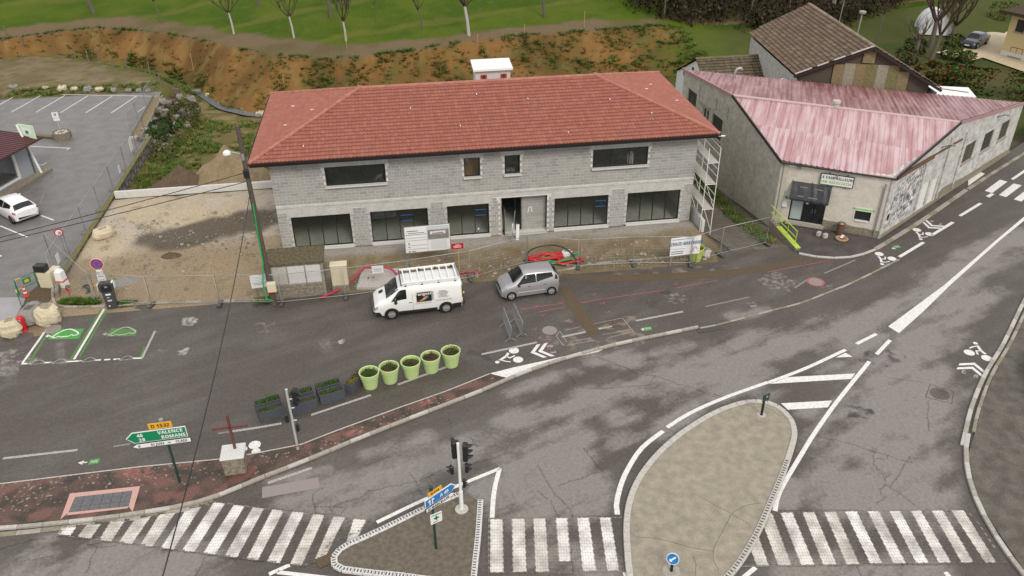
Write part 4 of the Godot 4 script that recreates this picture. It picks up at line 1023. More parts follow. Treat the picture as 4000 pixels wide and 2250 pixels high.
func kerb_checks(pts: Array, called: String, label: String, width: float, faded := false):
	var o := Node3D.new()
	o.name = numbered(called)
	add_child(o)
	tag(o, label, "", "", "structure")
	var q := poly_line(smooth_line(pts), 0.5 if faded else 0.42)
	for i in q.size() - 1:
		var a: Vector2 = q[i]
		var b: Vector2 = q[i + 1]
		var d := (b - a).normalized()
		var len := a.distance_to(b) - 0.01
		var p := (a + b) / 2.0
		var tr := Transform3D(Basis(Vector3.UP, -d.angle()) * Basis(Vector3.RIGHT, rng.randf_range(-0.02, 0.02)), P3(p.x, 0.075 + rng.randf_range(-0.006, 0.006), p.y))
		var k := part(boxm(Vector3.ZERO, P3(len, 0.15, width), 0.02), "kerb_stone", M["kerb_pale" if faded else "kerb_white"], o, tr)
		for j in 3:
			if faded and (p.y < 23.5 or p.x < 18.0): continue
			part(boxm(P3((j - 1) * len * 0.32, 0.077, width * 0.06), P3(len * 0.13, 0.012, width * 0.52)), "dark_square", M["kerb_dark"], k)

func ev_sign(o: Node, at: Vector2, dir: Vector2, w: float, material: String, y: float):
	var e := P2(dir.y, -dir.x)
	var P := func(x: float, h: float): return at + dir * x * w + e * h * w * 1.0
	var t := 0.085 * w
	mark(o, smooth_line([P.call(-0.62, -0.12), P.call(-0.5, 0.1), P.call(-0.2, 0.42), P.call(0.1, 0.48), P.call(0.35, 0.32), P.call(0.62, 0.02), P.call(0.66, -0.15)], 0.1), t, "car_outline", material, y)
	for q in [[P.call(-0.62, -0.14), P.call(-0.45, -0.22)], [P.call(-0.2, -0.2), P.call(0.2, -0.22)], [P.call(0.44, -0.22), P.call(0.66, -0.16)]]: mark(o, q, t, "car_outline", material, y)
	for x in [-0.33, 0.32]: mark(o, [P.call(x - 0.12, -0.2), P.call(x, -0.1), P.call(x + 0.12, -0.2)], t * 0.8, "car_outline", material, y)
	mark(o, smooth_line([P.call(-0.62, -0.1), P.call(-0.75, -0.02), P.call(-0.86, 0.08)], 0.1), t, "plug_outline", material, y)
	mark(o, [P.call(-0.8, -0.02), P.call(-0.95, 0.12)], t * 2.2, "plug_outline", material, y)

func bike(o: Node, at: Vector2, dir: Vector2, s: float, chevrons: bool):
	dir = dir.normalized()
	var e := P2(-dir.y, dir.x)
	var P := func(x: float, h: float): return at + e * x * s - dir * h * s
	for x in [-0.42, 0.42]:
		var poly := []
		for j in 20: poly.append(P.call(x + cos(TAU * j / 20) * 0.27, -0.22 + sin(TAU * j / 20) * 0.27))
		mark_poly(o, poly, "bicycle_wheel")
	mark(o, [P.call(-0.30, 0.12), P.call(-0.05, 0.3), P.call(0.22, 0.72)], 0.15, "rider_body")
	mark(o, [P.call(0.2, 0.68), P.call(0.4, 0.42), P.call(0.5, 0.2)], 0.08, "rider_arm")
	mark(o, [P.call(-0.05, 0.3), P.call(0.16, 0.16), P.call(0.02, -0.15)], 0.1, "rider_leg")
	var hd := []
	for j in 14: hd.append(P.call(0.34 + cos(TAU * j / 14) * 0.12, 0.88 + sin(TAU * j / 14) * 0.12))
	mark_poly(o, hd, "rider_head")
	if chevrons:
		for j in 2:
			var b := -1.02 - j * 0.42
			mark_poly(o, [P.call(-0.62, b - 0.52), P.call(0.0, b), P.call(0.62, b - 0.52), P.call(0.62, b - 0.74), P.call(0.0, b - 0.24), P.call(-0.62, b - 0.74)], "chevron")
		for j in 2:
			var c: Vector2 = P.call(-0.28 + j * 0.56, -2.2)
			words(["6", "3"][j], 0.30, M.worn_line, o, Transform3D(Basis(v3(e), v3(-dir), Vector3.UP), P3(c.x, 0.008, c.y)), "number", 0.004, true)

func tile_shape(w: float, l: float) -> MB:
	var b := MB.new()
	var xs := [-0.5, -0.34, -0.2, -0.02, 0.16, 0.34, 0.5]
	var hs := [0.030, 0.052, 0.030, 0.012, 0.006, 0.012, 0.030]
	var prev := []
	for i in xs.size():
		var x: float = xs[i] * w
		var h: float = hs[i]
		var q := [P3(x, 0, h * 0.6 - 0.02), P3(x, 0, h + 0.045), P3(x, l * 1.1, h * 0.75 - 0.014)]
		if i > 0:
			b.quad(prev[0], q[0], q[1], prev[1])
			var n0 := P3((hs[i - 1] - h) * 14.0, -0.05, 1).normalized()
			b.quad(prev[1], q[1], q[2], prev[2])
		prev = q
	return b

func tile_slope(o: Node, eave: Vector3, U: Vector3, V: Vector3, poly: Array, w: float, l: float, cols: Array, singles: int, jitter := 0.0, called := "tile"):
	var N := U.cross(V).normalized()
	var shape := tile_shape(w, l)
	var kinds := []
	for c in cols:
		var k := MB.new()
		k.add(shape, Transform3D.IDENTITY, c)
		kinds.append(k.mesh())
	var pk := PackedVector2Array(poly)
	var lo := P2(1e9, 1e9)
	var hi := -lo
	for p in poly:
		lo = lo.min(p); hi = hi.max(p)
	var rest := MB.new()
	var done := 0
	var B := Basis(U, V, N)
	for r in range(int((hi.y - lo.y) / l) + 1):
		for k in range(int((hi.x - lo.x) / w) + 2):
			var p := P2(lo.x + (k + 0.5) * w, lo.y + r * l)
			if not Geometry2D.is_point_in_polygon(p + P2(0, l * 0.5), pk): continue
			var tr := Transform3D(B * Basis.from_euler(P3(rng.randf_range(-1, 1) * jitter, 0, rng.randf_range(-1, 1) * jitter)), eave + U * p.x + V * p.y + N * 0.02)
			var ci := rng.randi() % cols.size()
			if done < singles:
				inst(kinds[ci], called, M.tile, o, tr)
				done += 1
			else: rest.add(shape, tr, cols[ci])
	if rest.v.size() > 0: tag(part(rest, called + "s", M.tile, o), "", "", "", "stuff")

func ridge_row(o: Node, a: Vector3, b: Vector3, r: float, piece: float, cols: Array, called := "ridge_tile"):
	var d := (b - a)
	var m := int(round(d.length() / piece))
	var x := d.normalized()
	var z := x.cross(Vector3.UP).normalized()
	var y := z.cross(x)
	var B := Basis(x, y, z)
	var len := d.length() / m
	for i in m:
		var k := MB.new()
		k.ink(cols[rng.randi() % cols.size()])
		var prev := []
		for j in 9:
			var ang := PI * (j / 8.0) * 1.1 - PI * 0.05
			var c := cos(ang)
			var s := sin(ang)
			var q := [P3(-0.02, s * r * 1.06, c * r * 1.06), P3(len * 0.18, s * r * 1.06, c * r * 1.06), P3(len * 0.2, s * r, c * r), P3(len + 0.01, s * r * 0.97, c * r * 0.97)]
			if j > 0:
				for e in 3: k.quad(prev[e], q[e], q[e + 1], prev[e + 1])
				k.tri(P3(-0.02, 0, 0), q[0], prev[0])
			prev = q
		part(k, called, M.tile, o, Transform3D(B, a + x * (len * i)))

func wall_with_holes(x0: float, x1: float, y0: float, y1: float, holes: Array, z: float, thick: float) -> MB:
	var b := MB.new()
	var x := x0
	for h in holes:
		if h[0] > x: b.box(P3((x + h[0]) / 2, (y0 + y1) / 2, z - thick / 2), P3(h[0] - x, y1 - y0, thick))
		if h[2] > y0: b.box(P3((h[0] + h[1]) / 2, (y0 + h[2]) / 2, z - thick / 2), P3(h[1] - h[0], h[2] - y0, thick))
		if h[3] < y1: b.box(P3((h[0] + h[1]) / 2, (h[3] + y1) / 2, z - thick / 2), P3(h[1] - h[0], y1 - h[3], thick))
		x = h[1]
	if x < x1: b.box(P3((x + x1) / 2, (y0 + y1) / 2, z - thick / 2), P3(x1 - x, y1 - y0, thick))
	return b

func glazed(o: Node, x0: float, x1: float, y0: float, y1: float, z: float, panes: int, fm: Material, gm: Material, fw := 0.07):
	var w := part(boxm(P3((x0 + x1) / 2, y1 - fw / 2, z), P3(x1 - x0, fw, 0.09)), "window", fm, o)
	part(boxm(P3((x0 + x1) / 2, y0 + fw / 2, z), P3(x1 - x0, fw, 0.09)), "frame", fm, w)
	for x in [x0 + fw / 2, x1 - fw / 2]: part(boxm(P3(x, (y0 + y1) / 2, z), P3(fw, y1 - y0 - 2 * fw, 0.09)), "frame", fm, w)
	for i in panes:
		var a := x0 + fw + (x1 - x0 - 2 * fw) * i / panes
		var b := x0 + fw + (x1 - x0 - 2 * fw) * (i + 1) / panes
		if i > 0: part(boxm(P3(a, (y0 + y1) / 2, z), P3(fw * 0.85, y1 - y0 - 2 * fw, 0.08)), "mullion", fm, w)
		part(boxm(P3((a + b) / 2, (y0 + y1) / 2, z - 0.005), P3(b - a - fw * 0.8, y1 - y0 - 2 * fw, 0.02)), "pane", gm, w)
	return w

func building_materials():
	paint("anthracite", Color(0.016, 0.017, 0.019), 0.45)
	var gl := paint("shop_glass", Color(0.035, 0.05, 0.042), 0.03)
	gl.transparency = BaseMaterial3D.TRANSPARENCY_ALPHA
	gl.albedo_color.a = 0.14
	gl.metallic_specular = 0.5
	grainy("mortar", Color(0.56, 0.55, 0.53), Color(0.70, 0.69, 0.67), 1.9, 0.95, 0.16, 0.03, 256, 0.03, Color(0.6, 0.58, 0.56), 0.4, 61)
	grainy("cast_concrete", Color(0.42, 0.41, 0.395), Color(0.54, 0.53, 0.505), 3.7, 0.92, 0.05, 0.015, 256, 0.02, Color(0.25, 0.24, 0.23), 0.2, 62)
	grainy("sill_concrete", Color(0.50, 0.49, 0.47), Color(0.62, 0.61, 0.59), 2.2, 0.85, 0.1, 0.03, 256, 0.01, Color(0.4, 0.38, 0.36), 0.0, 63)
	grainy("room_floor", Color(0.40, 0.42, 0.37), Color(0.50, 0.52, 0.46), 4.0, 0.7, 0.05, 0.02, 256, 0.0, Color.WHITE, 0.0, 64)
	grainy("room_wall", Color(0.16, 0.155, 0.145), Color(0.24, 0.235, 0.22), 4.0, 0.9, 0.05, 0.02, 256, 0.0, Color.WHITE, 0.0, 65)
	grainy("chipboard", Color(0.46, 0.25, 0.09), Color(0.60, 0.37, 0.16), 1.0, 0.8, 0.2, 0.05, 256, 0.05, Color(0.5, 0.35, 0.2), 0.0, 66)
	grainy("tar", Color(0.045, 0.045, 0.048), Color(0.22, 0.215, 0.21), 1.6, 0.85, 0.08, 0.03, 256, 0.02, Color(0.4, 0.4, 0.4), 0.0, 67)
	var bl := grainy("block", Color(0.72, 0.72, 0.72), Color(1.05, 1.05, 1.05), 1.3, 0.95, 0.2, 0.04, 256, 0.04, Color(0.6, 0.6, 0.6), 0.5, 68)
	bl.vertex_color_use_as_albedo = true
	var tl := grainy("tile", Color(0.72, 0.72, 0.72), Color(1.05, 1.05, 1.05), 1.7, 0.62, 0.16, 0.02, 256, 0.03, Color(0.7, 0.65, 0.62), 0.0, 69)
	tl.vertex_color_use_as_albedo = true
	paint("gutter_brown", Color(0.022, 0.016, 0.015), 0.4)
	paint("white_pvc", Color(0.75, 0.75, 0.74), 0.5)
	paint("blue_tape", Color(0.03, 0.13, 0.42), 0.5)
	paint("black_metal", Color(0.012, 0.012, 0.013), 0.5)
	paint("galvanised", Color(0.36, 0.37, 0.38), 0.45, 0.6)
	paint("white_paint", Color(0.74, 0.74, 0.73), 0.5)

func build_house():
	var o := base("block_building", Vector3.ZERO, 0.0, "unfinished grey concrete block building with red tiled hip roof", "building")
	var W := 27.3
	var up := [[3.28, 7.015, 4.447, 5.716, 3], [11.95, 12.99, 4.44, 5.716, 1], [14.56, 15.56, 4.44, 5.716, 1], [20.32, 24.01, 4.447, 5.716, 3]]
	var gr := [[0.786, 4.503, 0.25, 2.471, 4], [5.77, 9.471, 0.25, 2.471, 4], [10.726, 13.475, 0.25, 2.471, 3], [14.22, 17.36, 0.06, 2.77, 0], [17.845, 21.512, 0.25, 2.471, 4], [22.816, 26.488, 0.25, 2.471, 4]]
	var fw := part(wall_with_holes(0, W, -0.4, 3.0, gr, -0.014, 0.2), "front_wall", M.mortar, o)
	var uw := part(wall_with_holes(0, W, 3.0, 6.42, up, -0.014, 0.2), "upper_front_wall", M.mortar, o)
	var bk := MB.new()
	bk.box(P3(W / 2, 3.0, -11.25), P3(W, 6.8, 0.2))
	for x in [0.1, W - 0.1]: bk.box(P3(x, 3.0, -5.7), P3(0.2, 6.8, 10.9))
	part(bk, "rear_walls", M.mortar, o)
	part(boxm(P3(W / 2, -0.0, -5.7), P3(W - 0.4, 0.3, 10.8)), "ground_floor_slab", M.room_floor, o)
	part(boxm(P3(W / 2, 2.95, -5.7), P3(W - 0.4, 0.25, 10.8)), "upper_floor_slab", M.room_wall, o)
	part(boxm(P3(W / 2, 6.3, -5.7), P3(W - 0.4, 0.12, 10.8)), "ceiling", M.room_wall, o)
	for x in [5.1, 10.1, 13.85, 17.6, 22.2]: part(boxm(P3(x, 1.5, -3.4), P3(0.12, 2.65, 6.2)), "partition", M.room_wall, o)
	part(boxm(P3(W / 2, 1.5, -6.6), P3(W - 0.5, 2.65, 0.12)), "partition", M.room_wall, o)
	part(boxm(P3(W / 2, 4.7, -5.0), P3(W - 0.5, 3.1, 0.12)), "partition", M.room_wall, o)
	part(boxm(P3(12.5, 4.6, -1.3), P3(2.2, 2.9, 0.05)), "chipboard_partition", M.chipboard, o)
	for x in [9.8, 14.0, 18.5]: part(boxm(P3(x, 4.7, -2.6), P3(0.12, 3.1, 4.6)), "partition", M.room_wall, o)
	var cols := [Color(0.44, 0.43, 0.405), Color(0.42, 0.41, 0.39), Color(0.46, 0.445, 0.415), Color(0.385, 0.38, 0.37), Color(0.43, 0.425, 0.41), Color(0.37, 0.36, 0.35)]
	var meshes := {}
	var rest_g := MB.new()
	var rest_u := MB.new()
	var singles := 0
	for floor_no in 2:
		var holes: Array = gr if floor_no == 0 else up
		var y0 := 0.03 if floor_no == 0 else 3.34
		var rows := 14 if floor_no == 0 else 15
		for r in rows:
			var y := y0 + 0.2 * r
			var spans := [[0.0, W]]
			for h in holes:
				var m := 0.0
				if y + 0.2 > h[3] - 0.02 and y < h[3] + 0.42: m = 0.22
				if (y + 0.19 > h[2] - 0.1 and y < h[3] + 0.02) or m > 0.0:
					var side := 0.0 if m > 0.0 else (0.12 if r % 2 == 0 else 0.0)
					var nx := []
					for s in spans:
						if h[1] + m + side <= s[0] or h[0] - m - side >= s[1]: nx.append(s)
						else:
							if h[0] - m - side > s[0] + 0.06: nx.append([s[0], h[0] - m - side])
							if h[1] + m + side < s[1] - 0.06: nx.append([h[1] + m + side, s[1]])
					spans = nx
			for s in spans:
				var x: float = s[0]
				var first := true
				while x < s[1] - 0.05:
					var len := 0.5
					if first and (r + floor_no) % 2 == 1: len = 0.25
					if floor_no == 0 and s[1] - s[0] < 2.5: len = [0.5, 0.33, 0.24][rng.randi() % 3]
					first = false
					if x + len > s[1] - 0.07: len = s[1] - x
					len = snappedf(len, 0.01)
					var g := 0.022 if floor_no == 0 else 0.02
					var ci: int = rng.randi() % 5 if rng.randf() > 0.06 else 5
					var key := "%d_%d" % [int(len * 100), ci]
					var tr := Transform3D(Basis.IDENTITY, P3(x + len / 2, y + 0.1, -0.022 + rng.randf_range(-0.002, 0.002)))
					var b := MB.new()
					b.ink(cols[ci]).cbox(Vector3.ZERO, P3(len - g, 0.2 - g, 0.045), 0.004)
					if (floor_no == 1 and r < 6 and singles < 260) or (floor_no == 0 and r > 8 and singles < 300 and singles >= 150):
						if not meshes.has(key): meshes[key] = b.mesh()
						inst(meshes[key], "block", M.block, uw if floor_no == 1 else fw, tr)
						singles += 1
					else: (rest_u if floor_no == 1 else rest_g).add(b, tr)
					x += len
	tag(part(rest_u, "blocks", M.block, uw), "", "", "", "stuff")
	tag(part(rest_g, "blocks", M.block, fw), "", "", "", "stuff")
	var band := MB.new()
	var n := noise(0.6, 77, 3)
	var px := []
	for i in 56:
		var x := W * i / 55.0
		var bulge := 0.02 + 0.025 * (n.get_noise_1d(x * 3.0) + 0.4)
		var q := [P3(x, 2.88 + 0.02 * n.get_noise_1d(x * 5 + 40), -0.003), P3(x, 3.08, 0.004), P3(x, 3.16 + 0.03 * n.get_noise_1d(x * 4 + 90), bulge), P3(x, 3.28, bulge), P3(x, 3.335 + 0.012 * n.get_noise_1d(x * 8), 0.0)]
		if i > 0:
			for e in 4: band.quad(px[e], q[e], q[e + 1], px[e + 1])
		px = q
	part(band, "concrete_band", M.cast_concrete, o)
	for h in gr:
		if h[4] == 0: continue
		part(boxm(P3((h[0] + h[1]) / 2, 2.68, -0.03), P3(h[1] - h[0] + 0.44, 0.42, 0.06)), "lintel", M.cast_concrete, o)
		part(boxm(P3((h[0] + h[1]) / 2, 0.17, 0.05), P3(h[1] - h[0] + 0.1, 0.12, 0.34), 0.012), "threshold", M.sill_concrete, o)
		glazed(o, h[0], h[1], h[2], h[3], -0.12, h[4], M.anthracite, M.shop_glass, 0.065)
		for x in [h[0] - 0.05, h[1] + 0.05]: part(boxm(P3(x, 1.35, -0.031), P3(0.1, 2.24, 0.055)), "jamb", M.cast_concrete, o)
	for h in up:
		part(boxm(P3((h[0] + h[1]) / 2, 5.92, -0.03), P3(h[1] - h[0] + 0.5, 0.40, 0.06)), "lintel", M.cast_concrete, o)
		part(boxm(P3((h[0] + h[1]) / 2, h[2] - 0.05, 0.06), P3(h[1] - h[0] + 0.14, 0.09, 0.3), 0.012), "sill", M.sill_concrete, o)
		glazed(o, h[0], h[1], h[2], h[3], -0.11, h[4], M.anthracite, M.shop_glass, 0.075)
	part(boxm(P3(W / 2, 0.0, 0.006), P3(W, 0.16, 0.03)), "damp_course", M.tar, o)
	part(boxm(P3(24.6, 0.02, 0.012), P3(3.9, 0.26, 0.03)), "damp_course", M.tar, o)
	for d in [[7.7, 8.5, 2.02], [7.7, 8.5, 1.62], [12.55, 13.3, 2.02], [12.55, 13.3, 1.62], [20.65, 21.4, 2.02], [20.65, 21.4, 1.62]]:
		part(boxm(P3((d[0] + d[1]) / 2, d[2], -0.10), P3(d[1] - d[0], 0.035, 0.012)), "blue_tape", M.blue_tape, o)
	part(boxm(P3(12.75, 0.62, -0.1), P3(0.09, 0.13, 0.012)), "sticker", M.white_paint, o)
	var porch := part(wall_with_holes(15.7, 17.36, -0.1, 2.95, [], -0.55, 0.15), "porch_wall", M.mortar, o)
	for r in 14:
		var x := 15.7 + (0.25 if r % 2 else 0.0)
		if r % 2:
			var b0 := MB.new()
			b0.ink(cols[r % 5]).cbox(P3(15.82, 0.15 + r * 0.2, -0.545), P3(0.23, 0.186, 0.04), 0.004)
			part(b0, "block", M.block, porch)
		while x < 17.3:
			var len := minf(0.5, 17.36 - x)
			var b1 := MB.new()
			b1.ink(cols[rng.randi() % 5]).cbox(P3(x + len / 2, 0.15 + r * 0.2, -0.545), P3(len - 0.014, 0.186, 0.04), 0.004)
			part(b1, "block", M.block, porch)
			x += len
	part(boxm(P3(15.8, 2.83, -0.3), P3(3.2, 0.12, 0.5)), "porch_soffit", M.cast_concrete, o)
	part(boxm(P3(15.8, 0.0, 0.0), P3(3.14, 0.16, 0.9), 0.02), "porch_step", M.sill_concrete, o)
	part(boxm(P3(14.27, 1.4, -0.35), P3(0.08, 2.7, 0.55)), "jamb", M.cast_concrete, o)
	var door := part(boxm(P3(14.45, 1.15, 0.12), P3(0.06, 2.1, 0.07)), "door", M.anthracite, o)
	part(boxm(P3(14.45, 1.15, -0.38), P3(0.05, 2.1, 0.07)), "frame", M.anthracite, door)
	for y in [0.15, 2.17]: part(boxm(P3(14.45, y, -0.13), P3(0.05, 0.08, 0.45)), "frame", M.anthracite, door)
	part(boxm(P3(14.45, 1.15, -0.13), P3(0.02, 1.95, 0.44)), "pane", M.shop_glass, door)
	part(boxm(P3(14.5, 1.2, 0.16), P3(0.03, 1.7, 0.02)), "door_edge_strip", M.galvanised, door)
	var fr := part(boxm(P3(15.66, 1.35, -0.5), P3(0.09, 2.6, 0.09)), "door_frame", M.anthracite, o)
	part(boxm(P3(15.0, 2.6, -0.5), P3(1.3, 0.1, 0.09)), "frame", M.anthracite, fr)
	part(boxm(P3(15.28, 1.35, -0.5), P3(0.05, 2.5, 0.07)), "frame", M.anthracite, fr)
	var mk := MB.new()
	for s in [[0.0, 0.0, 0.05, 0.34], [0.2, 0.0, 0.05, 0.34], [0.1, 0.18, 0.22, 0.05], [-0.04, -0.16, 0.12, 0.05], [0.24, -0.16, 0.12, 0.05]]: mk.box(P3(16.2 + s[0], 1.55 + s[1], -0.52), P3(s[2], s[3], 0.006))
	part(mk, "spray_mark", M.white_paint, o)
	var EL := -0.97
	var ER := 28.31
	var EF := 0.99
	var EB := -12.31
	var AL := 5.70
	var AR := 21.64
	var AY := 8.79
	var EY := 6.65
	var AZ := -5.66
	var rb := MB.new()
	var e1 := P3(EL, EY - 0.03, EF)
	var e2 := P3(ER, EY - 0.03, EF)
	var e3 := P3(ER, EY - 0.03, EB)
	var e4 := P3(EL, EY - 0.03, EB)
	var a1 := P3(AL, AY - 0.03, AZ)
	var a2 := P3(AR, AY - 0.03, AZ)
	rb.quad(e1, e2, a2, a1); rb.quad(e3, e4, a1, a2); rb.tri(e4, e1, a1); rb.tri(e2, e3, a2); rb.quad(e4, e3, e2, e1)
	var roof := part(rb, "roof", paint("roof_under", Color(0.16, 0.045, 0.03), 0.9), o)
	var tc := [Color(0.35, 0.116, 0.078), Color(0.325, 0.104, 0.07), Color(0.375, 0.13, 0.09), Color(0.335, 0.12, 0.088), Color(0.31, 0.106, 0.078)]
	var pv := P3(0, AY - EY, AZ - EF)
	var pl2 := pv.length()
	tile_slope(roof, P3(EL, EY, EF), Vector3.RIGHT, pv.normalized(), [P2(0, -0.01), P2(ER - EL, -0.01), P2(AR - EL, pl2), P2(AL - EL, pl2)], 0.2355, 0.349, tc, 300, 0.004)
	var sv := P3(AL - EL, AY - EY, 0)
	var td := EF - EB
	tile_slope(roof, P3(EL, EY, EB), P3(0, 0, 1), sv.normalized(), [P2(0, -0.01), P2(td, -0.01), P2(AZ - EB, sv.length())], 0.2355, 0.349, tc, 0, 0.004)
	sv = P3(AR - ER, AY - EY, 0)
	tile_slope(roof, P3(ER, EY, EF), P3(0, 0, -1), sv.normalized(), [P2(0, -0.01), P2(td, -0.01), P2(EF - AZ, sv.length())], 0.2355, 0.349, tc, 0, 0.004)
	pv = P3(0, AY - EY, AZ - EB)
	tile_slope(roof, P3(ER, EY, EB), Vector3.LEFT, pv.normalized(), [P2(0, -0.01), P2(ER - EL, -0.01), P2(ER - AL, pl2), P2(ER - AR, pl2)], 0.2355, 0.349, tc, 0, 0.004)
	var rc := [Color(0.40, 0.16, 0.11), Color(0.37, 0.145, 0.1), Color(0.43, 0.18, 0.125)]
	var lift := P3(0, 0.05, 0)
	ridge_row(roof, a1 + lift, a2 + lift, 0.13, 0.42, rc)
	ridge_row(roof, e1 + lift, a1 + lift, 0.13, 0.42, rc)
	ridge_row(roof, e2 + lift, a2 + lift, 0.13, 0.42, rc)
	ridge_row(roof, e4 + lift, a1 + lift, 0.13, 0.42, rc)
	ridge_row(roof, e3 + lift, a2 + lift, 0.13, 0.42, rc)
	for a in [a1, a2]:
		var kb := MB.new()
		kb.ink(rc[0]).lathe([P2(0.2, -0.05), P2(0.2, 0.12), P2(0.14, 0.2), P2(0, 0.23)], 12, a)
		part(kb, "apex_cap", M.tile, roof)
	for q in [[3.2, 1.25], [9.9, 4.4], [12.9, 2.3], [17.6, 4.7], [19.6, 1.0], [23.0, 4.1], [25.4, 2.4], [14.3, 5.5]]:
		part(boxm(P3(EL + q[0], EY + q[1] * 0.306 + 0.1, EF - q[1] * 0.952), P3(0.05, 0.04, 0.2)), "roof_vent", M.white_pvc, roof)
	for q in [[0.9, -3.5], [2.6, -4.6], [1.1, -7.0], [27.2, -4.5], [25.3, -5.5], [26.1, -7.2]]:
		var yy: float = EY + minf(q[0] - EL, ER - q[0]) * 0.3209 + 0.1
		part(boxm(P3(q[0], yy, q[1]), P3(0.22, 0.04, 0.05)), "roof_vent", M.white_pvc, roof)
	var gt := MB.new()
	var gp := [P2(-0.07, 0.0), P2(-0.06, -0.07), P2(0.0, -0.1), P2(0.06, -0.07), P2(0.07, 0.0), P2(0.055, 0.0), P2(0.045, -0.055), P2(0.0, -0.08), P2(-0.045, -0.055), P2(-0.055, 0.0)]
	gt.prism(gp, ER - EL + 0.1, Basis(P3(0, 0, -1), Vector3.UP, Vector3.RIGHT), P3(EL - 0.05, EY - 0.01, EF + 0.08))
	part(gt, "gutter", M.gutter_brown, o)
	gt = MB.new()
	gt.prism(gp, EF - EB, Basis(Vector3.RIGHT, Vector3.UP, P3(0, 0, 1)), P3(EL - 0.08, EY - 0.01, EB))
	part(gt, "gutter", M.gutter_brown, o)
	part(boxm(P3((EL + ER) / 2, EY - 0.13, EF - 0.03), P3(ER - EL, 0.2, 0.03)), "fascia", M.gutter_brown, o)
	part(boxm(P3((EL + ER) / 2, EY - 0.24, EF - 0.5), P3(ER - EL, 0.03, 0.95)), "soffit", M.gutter_brown, o)
	part(bar(P3(ER - 0.1, EY - 0.1, EF + 0.08), P3(ER + 0.35, EY - 0.14, EF + 0.05), 0.05, 8), "overflow_pipe", M.white_pvc, o)
	var st := part(boxm(P3(14.85, 8.4, -8.35), P3(2.45, 1.3, 1.4), 0.01), "roof_stack", M.sill_concrete, o)
	var cap := MB.new()
	cap.prism([P2(-1.0, 0.0), P2(0.95, -0.14), P2(0.95, 0.0), P2(-1.0, 0.16)], 2.75, Basis(P3(0, 0, 1), Vector3.UP, Vector3.LEFT), P3(16.22, 9.1, -8.35))
	part(cap, "cover_slab", M.white_paint, st)
	for x in [14.2, 15.6]:
		part(boxm(P3(x, 8.52, -7.62), P3(0.42, 0.26, 0.08)), "clay_vent", paint("clay_vent", Color(0.33, 0.07, 0.05), 0.8), st)
		part(bar(P3(x, 8.55, -7.65), P3(x, 8.55, -7.5), 0.07, 10), "flue_opening", M.black_metal, st)
	var ch := base("plastic_chair", P3(23.2, 3.08, -0.75), 0.3, "white plastic slatted chair behind the upper right window", "chair")
	for x in [-0.2, 0.2]:
		for z in [-0.2, 0.2]: part(bar(P3(x * 1.2, 0, z * 1.2), P3(x, 0.95, z), 0.025), "leg", M.white_pvc, ch)
	part(boxm(P3(0, 0.97, 0), P3(0.46, 0.04, 0.46), 0.01), "seat", M.white_pvc, ch)
	for i in 5: part(bar(P3(-0.16 + i * 0.08, 0.97, -0.2), P3(-0.14 + i * 0.07, 1.9, -0.28), 0.018), "back_slat", M.white_pvc, ch)
	part(bar(P3(-0.2, 1.5, -0.24), P3(0.2, 1.5, -0.24), 0.02), "back_rail", M.white_pvc, ch)
	var ar := MB.new()
	ar.tube([P3(-0.2, 1.0, -0.22), P3(-0.2, 1.7, -0.27), P3(-0.12, 1.92, -0.28), P3(0.12, 1.92, -0.28), P3(0.2, 1.7, -0.27), P3(0.2, 1.0, -0.22)], 0.025, 6)
	part(ar, "back_frame", M.white_pvc, ch)
	var lw := MB.new()
	lw.box(P3(-7.3, -0.05, -10.45), P3(11.5, 1.3, 0.22))
	one(lw, "low_retaining_wall", M.sill_concrete, Vector3.ZERO, 0.0, "low white concrete retaining wall behind the gravel plot", "wall")
	part(boxm(P3(-7.3, 0.02, -10.32), P3(11.5, 0.1, 0.05)), "membrane_edge", M.black_metal, get_node("low_retaining_wall"))
	for i in 9: part(boxm(P3(-12.0 + i * 1.2, 0.34, -10.335), P3(0.012, 0.5, 0.012)), "panel_joint", M.cast_concrete, get_node("low_retaining_wall"))
	var cw := MB.new()
	cw.cbox(P3(0, 0.35, -0.9), P3(0.22, 0.9, 2.4), 0.02)
	one(cw, "corner_wall", M.sill_concrete, P3(27.75, 0, 1.2), 0.0, "short concrete wall stub at the right corner of the block building", "wall")

func wall_poly(outline: Array, holes: Array, thick: float) -> MB:
	var b := MB.new()
	var cuts := []
	var lo := 1e9
	var hi := -1e9
	for p in outline:
		lo = minf(lo, p.x); hi = maxf(hi, p.x)
	holes = holes.duplicate()
	holes.sort_custom(func(p, q): return p[0] < q[0])
	var x := lo
	for h in holes:
		cuts.append([x, h[0], -50.0, 50.0]); cuts.append([h[0], h[1], -50.0, h[2]]); cuts.append([h[0], h[1], h[3], 50.0])
		x = h[1]
	cuts.append([x, hi, -50.0, 50.0])
	for c in cuts:
		if c[1] - c[0] < 0.001: continue
		for p in Geometry2D.intersect_polygons(PackedVector2Array(outline), PackedVector2Array([P2(c[0], c[2]), P2(c[1], c[2]), P2(c[1], c[3]), P2(c[0], c[3])])):
			b.prism(Array(p), thick, Basis.IDENTITY, P3(0, 0, -thick))
	return b

func frame_of(p: Vector3, d: Vector3) -> Transform3D:
	var x := d.normalized()
	return Transform3D(Basis(x, Vector3.UP, x.cross(Vector3.UP)), p)

